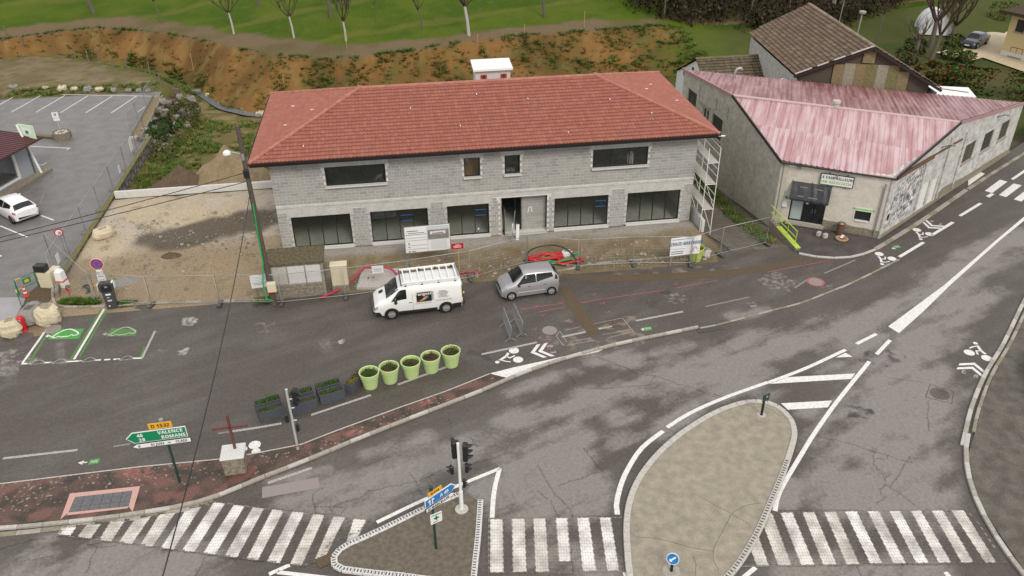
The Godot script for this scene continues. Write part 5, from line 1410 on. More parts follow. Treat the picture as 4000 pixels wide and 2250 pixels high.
func grille_window(o: Node, tr: Transform3D, x0: float, x1: float, y0: float, y1: float, bars: int, fm: Material, gm: Material, bm: Material, deep := 0.12):
	var w := part(boxm(P3((x0 + x1) / 2, (y0 + y1) / 2, -deep - 0.03), P3(x1 - x0, y1 - y0, 0.02)), "window", gm, o, tr)
	for e in [[(x0 + x1) / 2, y0 + 0.03, x1 - x0, 0.06], [(x0 + x1) / 2, y1 - 0.03, x1 - x0, 0.06], [x0 + 0.03, (y0 + y1) / 2, 0.06, y1 - y0 - 0.12], [x1 - 0.03, (y0 + y1) / 2, 0.06, y1 - y0 - 0.12], [(x0 + x1) / 2, (y0 + y1) / 2, 0.05, y1 - y0 - 0.12]]:
		part(boxm(P3(e[0], e[1], -deep), P3(e[2], e[3], 0.05)), "frame", fm, w)
	for i in bars:
		var x := x0 + (x1 - x0) * (i + 0.5) / bars
		part(bar(P3(x, y0, -deep + 0.06), P3(x, y1, -deep + 0.06), 0.014, 5), "grille_bar", bm, w)
	if bars > 0: part(bar(P3(x0, (y0 + y1) / 2, -deep + 0.06), P3(x1, (y0 + y1) / 2, -deep + 0.06), 0.014, 5), "grille_bar", bm, w)
	part(boxm(P3((x0 + x1) / 2, y0 - 0.05, 0.03), P3(x1 - x0 + 0.16, 0.09, 0.2), 0.01), "sill", M.kerb_grey, w)
	return w

func metal_slope(o: Node, quad_pts: Array, mats: Array, wide: float):
	var c := Vector3.ZERO
	for p in quad_pts: c += p / 4.0
	var sx := 0.0
	var sz := 0.0
	var xx := 0.0
	var zz := 0.0
	var xz := 0.0
	for p in quad_pts:
		var d: Vector3 = p - c
		xx += d.x * d.x; zz += d.z * d.z; xz += d.x * d.z; sx += d.x * d.y; sz += d.z * d.y
	var det := xx * zz - xz * xz
	var ka := (sx * zz - sz * xz) / det
	var kb := (sz * xx - sx * xz) / det
	var e: Vector3 = quad_pts[1] - quad_pts[0]
	var u := P2(e.x, e.z).normalized()
	var w := P2(-u.y, u.x)
	var poly := PackedVector2Array()
	var lo := 1e9
	var hi := -1e9
	for p in quad_pts:
		var q := P2(p.x - c.x, p.z - c.z)
		q = P2(q.dot(u), q.dot(w))
		poly.append(q); lo = minf(lo, q.x); hi = maxf(hi, q.x)
	var n := int((hi - lo) / wide) + 1
	for i in n:
		var m := MB.new()
		var x0 := lo + i * wide
		for r in 2:
			var xr := x0 + r * wide / 2.0
			for st in [[0.0, 0.06, 0.0, 0.05], [0.06, 0.1, 0.05, 0.05], [0.1, 0.16, 0.05, 0.0], [0.16, wide / 2.0, 0.0, 0.0]]:
				for pc in Geometry2D.intersect_polygons(poly, PackedVector2Array([P2(xr + st[0], -40), P2(xr + st[1], -40), P2(xr + st[1], 40), P2(xr + st[0], 40)])):
					var ix := Geometry2D.triangulate_polygon(pc)
					for k in range(0, ix.size(), 3):
						var t := []
						var tu := []
						for j in 3:
							var q: Vector2 = pc[ix[k + j]]
							tu.append(q / 13.0)
							var g := u * q.x + w * q.y
							t.append(P3(c.x + g.x, c.y + ka * g.x + kb * g.y + lerpf(st[2], st[3], (q.x - xr - st[0]) / (st[1] - st[0])), c.z + g.y))
						if (t[1] - t[0]).cross(t[2] - t[0]).y < 0:
							t = [t[0], t[2], t[1]]
							tu = [tu[0], tu[2], tu[1]]
						m.tri(t[0], t[1], t[2], tu[0], tu[1], tu[2])
		if m.v.size() > 0: part(m, "roof_sheet", mats[(i * 5 + i / 3) % mats.size()], o)

func build_bar():
	grainy("bar_render", Color(0.48, 0.44, 0.375), Color(0.64, 0.60, 0.54), 5.0, 0.93, 0.05, 0.012, 512, 0.01, Color(0.3, 0.27, 0.22), 0.25, 81)
	grainy("bar_side", Color(0.36, 0.335, 0.275), Color(0.55, 0.515, 0.44), 7.0, 0.93, 0.03, 0.01, 512, 0.01, Color(0.2, 0.18, 0.15), 0.25, 82)
	grainy("bar_road_wall", Color(0.30, 0.295, 0.285), Color(0.68, 0.665, 0.64), 5.5, 0.93, 0.03, 0.012, 512, 0.02, Color(0.16, 0.155, 0.15), 0.25, 83)
	grainy("peeling", Color(0.10, 0.105, 0.125), Color(0.68, 0.665, 0.65), 2.6, 0.9, 0.05, 0.025, 256, 0.02, Color(0.15, 0.15, 0.17), 0.2, 84).albedo_texture = streaks("peeling_tex")
	grainy("white_flat", Color(0.60, 0.59, 0.585), Color(0.70, 0.69, 0.68), 3.0, 0.8, 0.05, 0.02, 256, 0.0, Color.WHITE, 0.0, 85)
	grainy("dirty_base", Color(0.13, 0.105, 0.075), Color(0.36, 0.32, 0.26), 1.9, 0.95, 0.08, 0.03, 256, 0.03, Color(0.09, 0.08, 0.04), 0.3, 86)
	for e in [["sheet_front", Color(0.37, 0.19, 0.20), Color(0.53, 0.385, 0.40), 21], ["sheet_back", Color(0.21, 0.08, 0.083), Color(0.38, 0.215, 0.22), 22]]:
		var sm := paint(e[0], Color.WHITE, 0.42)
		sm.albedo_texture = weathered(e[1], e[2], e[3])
	paint("sheet_trim", Color(0.42, 0.22, 0.23), 0.45)
	paint("sheet_pale", Color(0.46, 0.34, 0.35), 0.5)
	grainy("rust", Color(0.075, 0.04, 0.028), Color(0.19, 0.115, 0.075), 1.1, 0.85, 0.1, 0.04, 256, 0.03, Color(0.3, 0.2, 0.13), 0.0, 91)
	paint("old_glass", Color(0.05, 0.055, 0.055), 0.15)
	paint("grille_metal", Color(0.10, 0.095, 0.085), 0.6)
	paint("old_wood", Color(0.17, 0.15, 0.11), 0.8)
	paint("lime_rail", Color(0.42, 0.60, 0.03), 0.45)
	grainy("lime_worn", Color(0.30, 0.42, 0.05), Color(0.50, 0.62, 0.10), 1.2, 0.6, 0.1, 0.04, 256, 0.05, Color(0.3, 0.3, 0.15), 0.0, 92)
	grainy("tyvek", Color(0.012, 0.012, 0.015), Color(0.045, 0.045, 0.055), 0.8, 0.5, 0.1, 0.04, 256, 0.03, Color(0.2, 0.2, 0.22), 0.0, 93)
	paint("door_dark", Color(0.012, 0.015, 0.022), 0.3)
	paint("frosted", Color(0.36, 0.42, 0.41), 0.4)
	paint("sign_white", Color(0.72, 0.72, 0.72), 0.5)
	paint("sign_black", Color(0.012, 0.012, 0.014), 0.5)
	paint("sign_green", Color(0.17, 0.42, 0.06), 0.5)
	paint("mint", Color(0.55, 0.72, 0.50), 0.6)
	paint("zinc", Color(0.30, 0.29, 0.28), 0.5, 0.3)
	var K := P3(32.84, 0, 0.9)
	var KB := P3(31.95, 0, -16.49)
	var C := P3(38.69, 0, 4.49)
	var fd := P3(-cos(deg_to_rad(31.5)), 0, -sin(deg_to_rad(31.5)))
	var rd := P3(cos(deg_to_rad(33.8)), 0, -sin(deg_to_rad(33.8)))
	var o := base("bar_building", C, 0.0, "old rendered bar building with pink ribbed metal roof on the road corner", "building")
	var F0 := C + fd * 6.86 - o.position
	var ft := frame_of(F0, -fd)
	var X := func(s: float): return 6.86 - s
	var hole_door := [X.call(5.8), X.call(3.56), 0.33, 2.35]
	var hole_win := [X.call(1.72), X.call(0.73), 1.13, 1.77]
	part(wall_poly([P2(0, -1.2), P2(6.86, -0.2), P2(6.86, 4.42), P2(0, 4.5)], [hole_door, hole_win], 0.3), "front_wall", M.bar_render, o, ft)
	part(wall_poly([P2(3.3, -0.2), P2(6.86, -0.2), P2(6.86, 0.55), P2(6.0, 0.62), P2(5.3, 0.6), P2(4.6, 0.72), P2(3.3, 0.75)], [], 0.012), "damp_stain", M.dirty_base, o, ft * tv(0, 0, 0.008))
	var lt := frame_of(KB - o.position, K - KB)
	var LL := (K - KB).length()
	var lx := func(s: float): return LL - s
	var holes := [[lx.call(16.22), lx.call(14.4), 3.15, 4.32], [lx.call(13.0), lx.call(11.75), 2.6, 3.8], [lx.call(11.1), lx.call(9.2), 2.2, 3.95]]
	part(wall_poly([P2(0, -3.0), P2(LL, -1.5), P2(LL, 4.53), P2(LL - 8.02, 6.24), P2(0, 5.44)], holes, 0.3), "side_wall", M.bar_side, o, lt)
	grille_window(o, lt, holes[0][0], holes[0][1], 3.15, 4.32, 9, M.old_wood, M.old_glass, M.grille_metal, 0.14)
	grille_window(o, lt, holes[2][0], holes[2][1], 2.2, 3.95, 9, M.old_wood, M.old_glass, M.grille_metal, 0.14)
	grille_window(o, lt, holes[1][0], holes[1][1], 2.6, 3.8, 0, M.white_paint, M.old_glass, M.grille_metal, 0.1)
	part(boxm(P3(lx.call(12.7), 4.1, 0.05), P3(2.2, 0.09, 0.22)), "window_hood", M.kerb_grey, o, lt)
	for s in [13.9, 10.6, 8.5]: part(boxm(P3(lx.call(s), 4.75, 0.006), P3(0.05, 1.0, 0.012)), "soot_streak", M.grille_metal, o, lt)
	var rt := frame_of(Vector3.ZERO, rd)
	var rh := [[11.49, 13.3, 1.92, 3.36], [14.82, 16.55, 1.9, 3.36], [17.95, 19.6, 1.97, 3.4], [5.3, 6.5, 0.25, 2.25], [6.9, 7.9, 0.25, 2.1]]
	part(wall_poly([P2(0, -0.3), P2(21.6, -0.3), P2(21.6, 4.05), P2(8.88, 5.72), P2(0, 4.4)], rh, 0.3), "road_wall", M.bar_road_wall, o, rt)
	for i in 3: grille_window(o, rt, rh[i][0], rh[i][1], rh[i][2], rh[i][3], 10, M.old_wood, [M.old_wood, M.old_glass, M.old_wood][i], M.grille_metal, 0.1)
	for i in [3, 4]: part(boxm(P3((rh[i][0] + rh[i][1]) / 2, (rh[i][2] + rh[i][3]) / 2, -0.1), P3(rh[i][1] - rh[i][0], rh[i][3] - rh[i][2], 0.04)), "white_door", M.white_flat, o, rt)
	part(wall_poly([P2(0.5, 0.6), P2(3.6, 0.45), P2(4.6, 1.3), P2(4.85, 3.95), P2(3.9, 3.9), P2(1.2, 3.4), P2(0.4, 2.4)], [], 0.012), "peeling_paint", M.peeling, o, rt * tv(0, 0, 0.008))
	part(wall_poly([P2(8.0, -0.2), P2(21.5, -0.2), P2(21.5, 0.35), P2(18, 0.45), P2(13, 0.5), P2(10.4, 0.75), P2(9.2, 0.8), P2(8.4, 0.45)], [], 0.012), "damp_stain", M.dirty_base, o, rt * tv(0, 0, 0.008))
	part(boxm(P3(10.8, 0.12, 0.06), P3(21.6, 0.2, 0.12)), "plinth", M.kerb_moss, o, rt)
	for s in [[0.05, 0.0, 4.25], [4.95, 0.3, 3.9], [8.3, 0.3, 4.9], [10.9, 0.3, 4.6]]: part(boxm(P3(s[0], (s[1] + s[2]) / 2, 0.05), P3(0.22, s[2] - s[1], 0.1), 0.01), "pilaster", M.bar_road_wall, o, rt)
	part(bar(P3(0.25, 4.26, 0.14), P3(5.4, 4.3, 0.14), 0.12, 10), "rusty_pipe_cover", M.rust, o, rt)
	part(bar(P3(5.3, 4.3, 0.08), P3(10.1, 4.26, 0.08), 0.06, 8), "rusty_gutter", M.rust, o, rt)
	for s in [[6.8, 4.55], [16.2, 4.35]]:
		part(bar(P3(s[0], s[1], 0.0), P3(s[0] + 0.25, s[1] + 0.25, 0.5), 0.035, 6), "lamp_bracket", M.grille_metal, o, rt)
		part(boxm(P3(s[0] + 0.27, s[1] + 0.24, 0.6), P3(0.18, 0.1, 0.35), 0.02), "lamp_head", M.zinc, o, rt)
	part(boxm(P3(0.75, 1.35, 0.02), P3(0.2, 0.42, 0.06)), "letter_box", M.black_metal, o, rt)
	var bw := MB.new()
	var D := C + rd * 21.6 - o.position
	var KBl := KB - o.position
	bw.quad(D + P3(0, -3, 0), KBl + P3(0, -3, 0), KBl + P3(0, 5.4, 0), D + P3(0, 4.0, 0))
	part(bw, "back_wall", M.bar_side, o)
	var eL := F0 + P3(0, 4.53, 0) - fd * -0.0 + P3(0.1, -0.02, 0.25)
	var eR := P3(0, 4.42, 0) + P3(0.15, -0.02, 0.2)
	var fL := P3(32.33, 6.28, -7.11) - C
	var fR := P3(46.17, 5.77, -0.40) - C
	var bL := P3(31.8, 5.5, -16.6) - C
	var bR := P3(56.75, 4.12, -7.55) - C
	eL = P3(32.7, 4.5, 1.15) - C
	var roof := part(boxm((fL + fR) / 2 + P3(0, 0.02, 0), P3(0.05, 0.03, 0.05)), "roof", M.sheet_trim, o)
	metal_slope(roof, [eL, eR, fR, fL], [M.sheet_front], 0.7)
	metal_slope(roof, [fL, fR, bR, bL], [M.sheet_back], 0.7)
	var rg := MB.new()
	rg.tube([fL + P3(0, 0.02, 0), fR + P3(0, 0.02, 0)], 0.11, 8)
	part(rg, "ridge_cap", M.sheet_pale, roof)
	for v in [[eL, fL, M.gutter_brown], [eR, fR, M.gutter_brown], [fL, bL, M.sheet_trim], [fR, bR, M.sheet_trim]]:
		var x: Vector3 = (v[1] - v[0]).normalized()
		var z := x.cross(Vector3.UP).normalized()
		part(boxm(P3((v[1] - v[0]).length() / 2, 0.02, 0), P3((v[1] - v[0]).length(), 0.2, 0.08)), "verge_trim", v[2], roof, Transform3D(Basis(x, z.cross(x), z), v[0]))
	part(bar(eL + P3(0, -0.06, 0.03), eR + P3(0, -0.06, 0.03), 0.06, 8), "eaves_gutter", M.gutter_brown, roof)
	var vm := MB.new()
	vm.lathe([P2(0.22, 0), P2(0.22, 0.3), P2(0.3, 0.34), P2(0.28, 0.5), P2(0, 0.56)], 14)
	part(vm, "roof_ventilator", M.kerb_pale, roof, Transform3D(Basis.IDENTITY, fL.lerp(fR, 0.47) + P3(0, 0.02, -0.1)))
	var fl := MB.new()
	fl.tube([Vector3.ZERO, P3(0, 0.45, 0), P3(0.15, 0.75, 0), P3(0.45, 0.8, 0), P3(0.55, 0.65, 0)], 0.11, 10)
	part(fl, "flue_elbow", M.galvanised, roof, Transform3D(Basis.IDENTITY, bL.lerp(bR, 0.14).lerp(fL.lerp(fR, 0.14), 0.2)))
	for s in [[X.call(6.62), 4.4, 0.5], [X.call(0.3), 4.0, 0.3]]:
		var dp := MB.new()
		dp.tube([P3(s[0], s[1], 0.25), P3(s[0], s[1] - 0.3, 0.1), P3(s[0], s[2], 0.1)], 0.05, 8)
		part(dp, "drain_pipe", M.zinc, o, ft)
	part(boxm(P3(0.3, 2.0, 0.05), P3(0.5, 5.0, 0.14), 0.02), "corner_pilaster", M.bar_side, o, ft)
	var dx0: float = hole_door[0]
	var dx1: float = hole_door[1]
	var dr := part(boxm(P3((dx0 + dx1) / 2, 0.38, -0.1), P3(dx1 - dx0, 0.1, 0.09)), "glazed_door", M.door_dark, o, ft)
	part(boxm(P3((dx0 + dx1) / 2, 2.3, -0.1), P3(dx1 - dx0, 0.1, 0.09)), "frame", M.door_dark, dr)
	for f in [0.0, 0.38, 0.69, 1.0]: part(boxm(P3(lerpf(dx0 + 0.05, dx1 - 0.05, f), 1.33, -0.1), P3(0.09, 1.85, 0.08)), "frame", M.door_dark, dr)
	part(boxm(P3(lerpf(dx0, dx1, 0.19), 1.33, -0.11), P3(0.78, 1.85, 0.02)), "frosted_pane", M.frosted, dr)
	for f in [0.535, 0.845]: part(boxm(P3(lerpf(dx0, dx1, f), 1.33, -0.11), P3(0.6, 1.85, 0.02)), "pane", M.shop_glass, dr)
	part(boxm(P3((dx0 + dx1) / 2, 1.3, -1.2), P3(dx1 - dx0 + 0.6, 2.6, 0.05)), "lobby_wall", M.old_glass, dr)
	part(boxm(P3(lerpf(dx0, dx1, 0.47), 1.75, -0.09), P3(0.16, 0.22, 0.01)), "notice", M.sign_white, dr)
	for f in [0.65, 0.73]: part(bar(P3(lerpf(dx0, dx1, f), 1.05, -0.02), P3(lerpf(dx0, dx1, f), 1.4, -0.02), 0.014, 6), "handle", M.galvanised, dr)
	part(boxm(P3((dx0 + dx1) / 2, 0.22, 0.12), P3(2.5, 0.16, 0.4), 0.015), "door_step", M.kerb_grey, o, ft)
	var aw := MB.new()
	var ap := []
	for i in 13:
		var x := lerpf(dx0 - 0.12, dx1 + 0.14, i / 12.0)
		var sag := 0.03 * sin(i * 2.1) + 0.02 * cos(i * 3.7)
		var q := [P3(x, 3.2, 0.02), P3(x, 2.75 + sag * 0.5, 0.36 + sag), P3(x, 2.22 + sag, 0.62), P3(x, 2.08 + sag * 1.4, 0.63)]
		if i > 0:
			for e in 3: aw.quad(ap[e], q[e], q[e + 1], ap[e + 1])
		ap = q
	var awn := part(aw, "awning", M.tyvek, o, ft)
	for f in [0.0, 0.5, 1.0]:
		var x := lerpf(dx0 - 0.1, dx1 + 0.12, f)
		part(bar(P3(x, 3.28, 0.0), P3(x, 2.2, 0.6), 0.02, 6), "awning_strut", M.black_metal, awn)
	for e in [[0.3, 2.95, 0.24, 0.5], [0.72, 2.93, 0.25, 0.55], [0.25, 2.42, 0.53, 0.4], [0.6, 2.4, 0.54, 0.6]]:
		part(boxm(P3(lerpf(dx0, dx1, e[0]), e[1], e[2] + 0.03), P3(e[3], 0.07, 0.008)), "printed_line", M.zinc, awn)
	var pb := part(boxm(P3((hole_win[0] + hole_win[1]) / 2, 1.45, -0.12), P3(1.0, 0.64, 0.03)), "programme_window", M.black_metal, o, ft)
	part(boxm(P3((hole_win[0] + hole_win[1]) / 2, 1.09, 0.04), P3(0.8, 0.05, 0.1)), "sill", M.white_flat, pb)
	for x in [hole_win[0] - 0.03, hole_win[1] + 0.03]: part(boxm(P3(x, 1.45, 0.01), P3(0.06, 0.72, 0.05)), "frame", M.white_flat, pb)
	part(boxm(P3((hole_win[0] + hole_win[1]) / 2, 1.92, 0.02), P3(1.1, 0.24, 0.03)), "programme_header", M.mint, pb)
	words("PROGRAMMATION", 0.105, M.sign_green, pb, Transform3D(Basis.IDENTITY, P3((hole_win[0] + hole_win[1]) / 2, 1.92, 0.042)), "lettering", 0.008, true)
	part(boxm(P3(X.call(5.65), 4.25, 0.06), P3(0.26, 0.3, 0.12), 0.01), "alarm_box", M.zinc, o, ft)
	part(boxm(P3(X.call(6.15), 1.5, 0.08), P3(0.32, 0.4, 0.16), 0.01), "meter_box", M.sign_white, o, ft)
	part(bar(P3(X.call(6.3), 1.5, 0.05), P3(X.call(6.35), 0.4, 0.05), 0.03, 6), "conduit", M.rust, o, ft)
	part(boxm(P3(X.call(6.1), 1.95, 0.02), P3(0.2, 0.2, 0.02)), "green_cross_badge", M.green_paint, o, ft)
	part(bar(P3(X.call(3.25), 4.35, 0.0), P3(X.call(3.25), 4.05, 0.25), 0.02, 6), "spot_arm", M.zinc, o, ft)
	part(boxm(P3(X.call(3.25), 4.0, 0.28), P3(0.14, 0.12, 0.12), 0.02), "spot_head", M.zinc, o, ft)
	var sg := base("bar_sign", C, 0.0, "white bar sign with black and green lettering over the awning", "sign")
	var st := ft * Transform3D(Basis.IDENTITY, P3(X.call(3.22), 3.68, 0.1))
	part(boxm(Vector3.ZERO, P3(2.06, 0.78, 0.05)), "frame", M.sign_black, sg, st)
	part(boxm(P3(0, 0, 0.02), P3(1.96, 0.68, 0.05)), "board", M.sign_white, sg, st)
	words("LE FAIR'AILLEURS", 0.18, M.sign_black, sg, st * tv(0, 0.15, 0.048), "lettering", 0.008, true)
	words("BAR ASSOCIATIF", 0.18, M.sign_green, sg, st * tv(-0.05, -0.15, 0.048), "lettering", 0.008, true)
	for x in [-0.5, 0.6]:
		for y in [-0.42, 0.42]: part(boxm(P3(x, y, -0.03), P3(0.05, 0.1, 0.1)), "bracket", M.sign_black, sg, st)
	var bn := base("metal_bin", P3(36.45, 0.12, 3.6), 0.0, "rusty brown cylindrical bin against the bar front", "bin")
	var bm := MB.new()
	bm.lathe([P2(0, 0), P2(0.22, 0), P2(0.23, 0.05), P2(0.22, 0.72), P2(0.25, 0.74), P2(0.25, 0.78), P2(0.2, 0.78), P2(0.19, 0.4), P2(0, 0.4)], 16)
	part(bm, "drum", M.rust, bn)
	part(boxm(P3(0.02, 0.74, 0.02), P3(0.3, 0.1, 0.26), 0.04), "rubbish_bag", M.zinc, bn)
	for e in [[P3(34.95, 0.12, 3.65), 0.4, "pale concrete brick pair on the forecourt nearest the door"], [P3(35.25, 0.1, 3.95), 0.1, "pale concrete brick pair on the forecourt nearer the kerb"]]:
		var bb := base("loose_block", e[0], e[1], e[2], "block")
		for y in [0.08, 0.23]: part(boxm(P3(0, y, 0), P3(0.3, 0.145, 0.22), 0.01, y), "concrete_brick", M.kerb_pale, bb)
	var tr := base("cardboard_rubbish", P3(36.2, 0.09, 4.4), 0.3, "torn cardboard and wrapping heap below the bin", "rubbish")
	var cb := MB.new()
	cb.lathe([P2(0.0, 0.02), P2(0.34, 0.0), P2(0.42, 0.14), P2(0.34, 0.16), P2(0.28, 0.06), P2(0, 0.07)], 9, Vector3.ZERO, Basis.IDENTITY, false)
	part(cb, "cardboard", paint("cardboard", Color(0.40, 0.28, 0.15), 0.9), tr)
	part(boxm(P3(0.1, 0.2, -0.1), P3(0.5, 0.03, 0.18), 0.01, 0.5), "wrapping", M.sign_white, tr)
	part(boxm(P3(0.05, 0.17, 0.1), P3(0.16, 0.08, 0.14), 0.02, 0.9), "red_packet", paint("packet_red", Color(0.4, 0.05, 0.04), 0.6), tr)
	var rw := base("ramp_wall", Vector3.ZERO, 0.0, "mossy concrete ramp wall with lime green coping beside the bar", "wall")
	var r0 := P3(32.35, 0, 1.9)
	var r1 := P3(32.8, 0, 5.2)
	var rf := frame_of(r0, r1 - r0)
	var rl := (r1 - r0).length()
	var wm := MB.new()
	wm.prism([P2(0, -1.2), P2(rl, -0.15), P2(rl, 0.2), P2(0.4, 0.62), P2(0, 0.66)], 0.3, Basis.IDENTITY, P3(0, 0, -0.15))
	part(wm, "wall_body", M.dirty_base, rw, rf)
	wm = MB.new()
	wm.prism([P2(0.9, 0.57), P2(rl + 0.02, 0.21), P2(rl + 0.02, 0.25), P2(0.9, 0.61)], 0.36, Basis.IDENTITY, P3(0, 0, -0.18))
	part(wm, "coping", M.lime_worn, rw, rf)
	var rail := base("handrail", Vector3.ZERO, 0.0, "lime green tube handrail on the ramp wall", "handrail")
	for h in [0.5, 0.95]: part(bar(rf * P3(-0.2, 0.66 + h, 0), rf * P3(rl - 0.4, 0.27 + h, 0), 0.03, 8), "rail", M.lime_rail, rail)
	for s in [0.9, 1.95, rl - 0.4]: part(bar(rf * P3(s, 0.64 - s * 0.11, 0), rf * P3(s, 1.62 - s * 0.115, 0), 0.025, 8), "post", M.lime_rail, rail)
	var dm := MB.new()
	var dp := []
	for i in 24:
		var z := 4.6 - i * 1.25
		var y := drive_y(z)
		var xl := lerpf(28.6, 28.0, smoothstep(4.6, 0.0, z))
		var xr := lerpf(32.6, 32.7, smoothstep(4.6, 1.0, z)) + minf(0.0, z - 1.0) * 0.05
		var q := [P3(xl, y, z), P3(xr, y, z)]
		if i > 0: dm.quad(dp[0], dp[1], q[1], q[0])
		dp = q
	struct(dm, "driveway", grainy("drive_asphalt", Color(0.09, 0.078, 0.066), Color(0.19, 0.165, 0.135), 4.0, 0.9, 0.12, 0.02, 256, 0.05, Color(0.26, 0.22, 0.17), 0.4, 94), "sloping asphalt drive between the block building and the bar")
	build_barn(o)

func drive_y(z: float) -> float:
	return 0.004 - 0.9 * smoothstep(4.6, -2.5, z) - 0.085 * maxf(0.0, -2.5 - z)

func weathered(a: Color, b: Color, sd: int) -> ImageTexture:
	var f := noise(0.02, sd, 4)
	var im := Image.create(512, 256, false, Image.FORMAT_RGB8)
	for y in 256:
		for x in 512:
			var k := f.get_noise_2d(x * 2.4, y * 0.35) * 1.1 + f.get_noise_2d(x * 0.7 + 500, y * 0.9) * 0.35 + f.get_noise_2d(x * 9.0, y * 2.0 + 300) * 0.35
			im.set_pixel(x, y, a.lerp(b, clampf(k + 0.5, 0, 1)).linear_to_srgb())
	return ImageTexture.create_from_image(im)

func streaks(key: String) -> ImageTexture:
	var f := noise(0.03, 5, 4)
	var im := Image.create(256, 256, false, Image.FORMAT_RGB8)
	for y in 256:
		for x in 256:
			var a := f.get_noise_2d(x * 2.6 + y * 0.5, y * 0.75)
			var b := f.get_noise_2d(x * 0.5 + 300, y * 0.5)
			var t := smoothstep(-0.02, 0.06, a + b * 0.7 + 0.02)
			im.set_pixel(x, y, Color(0.10, 0.105, 0.125).lerp(Color(0.66, 0.645, 0.63), t).linear_to_srgb())
	return ImageTexture.create_from_image(im)

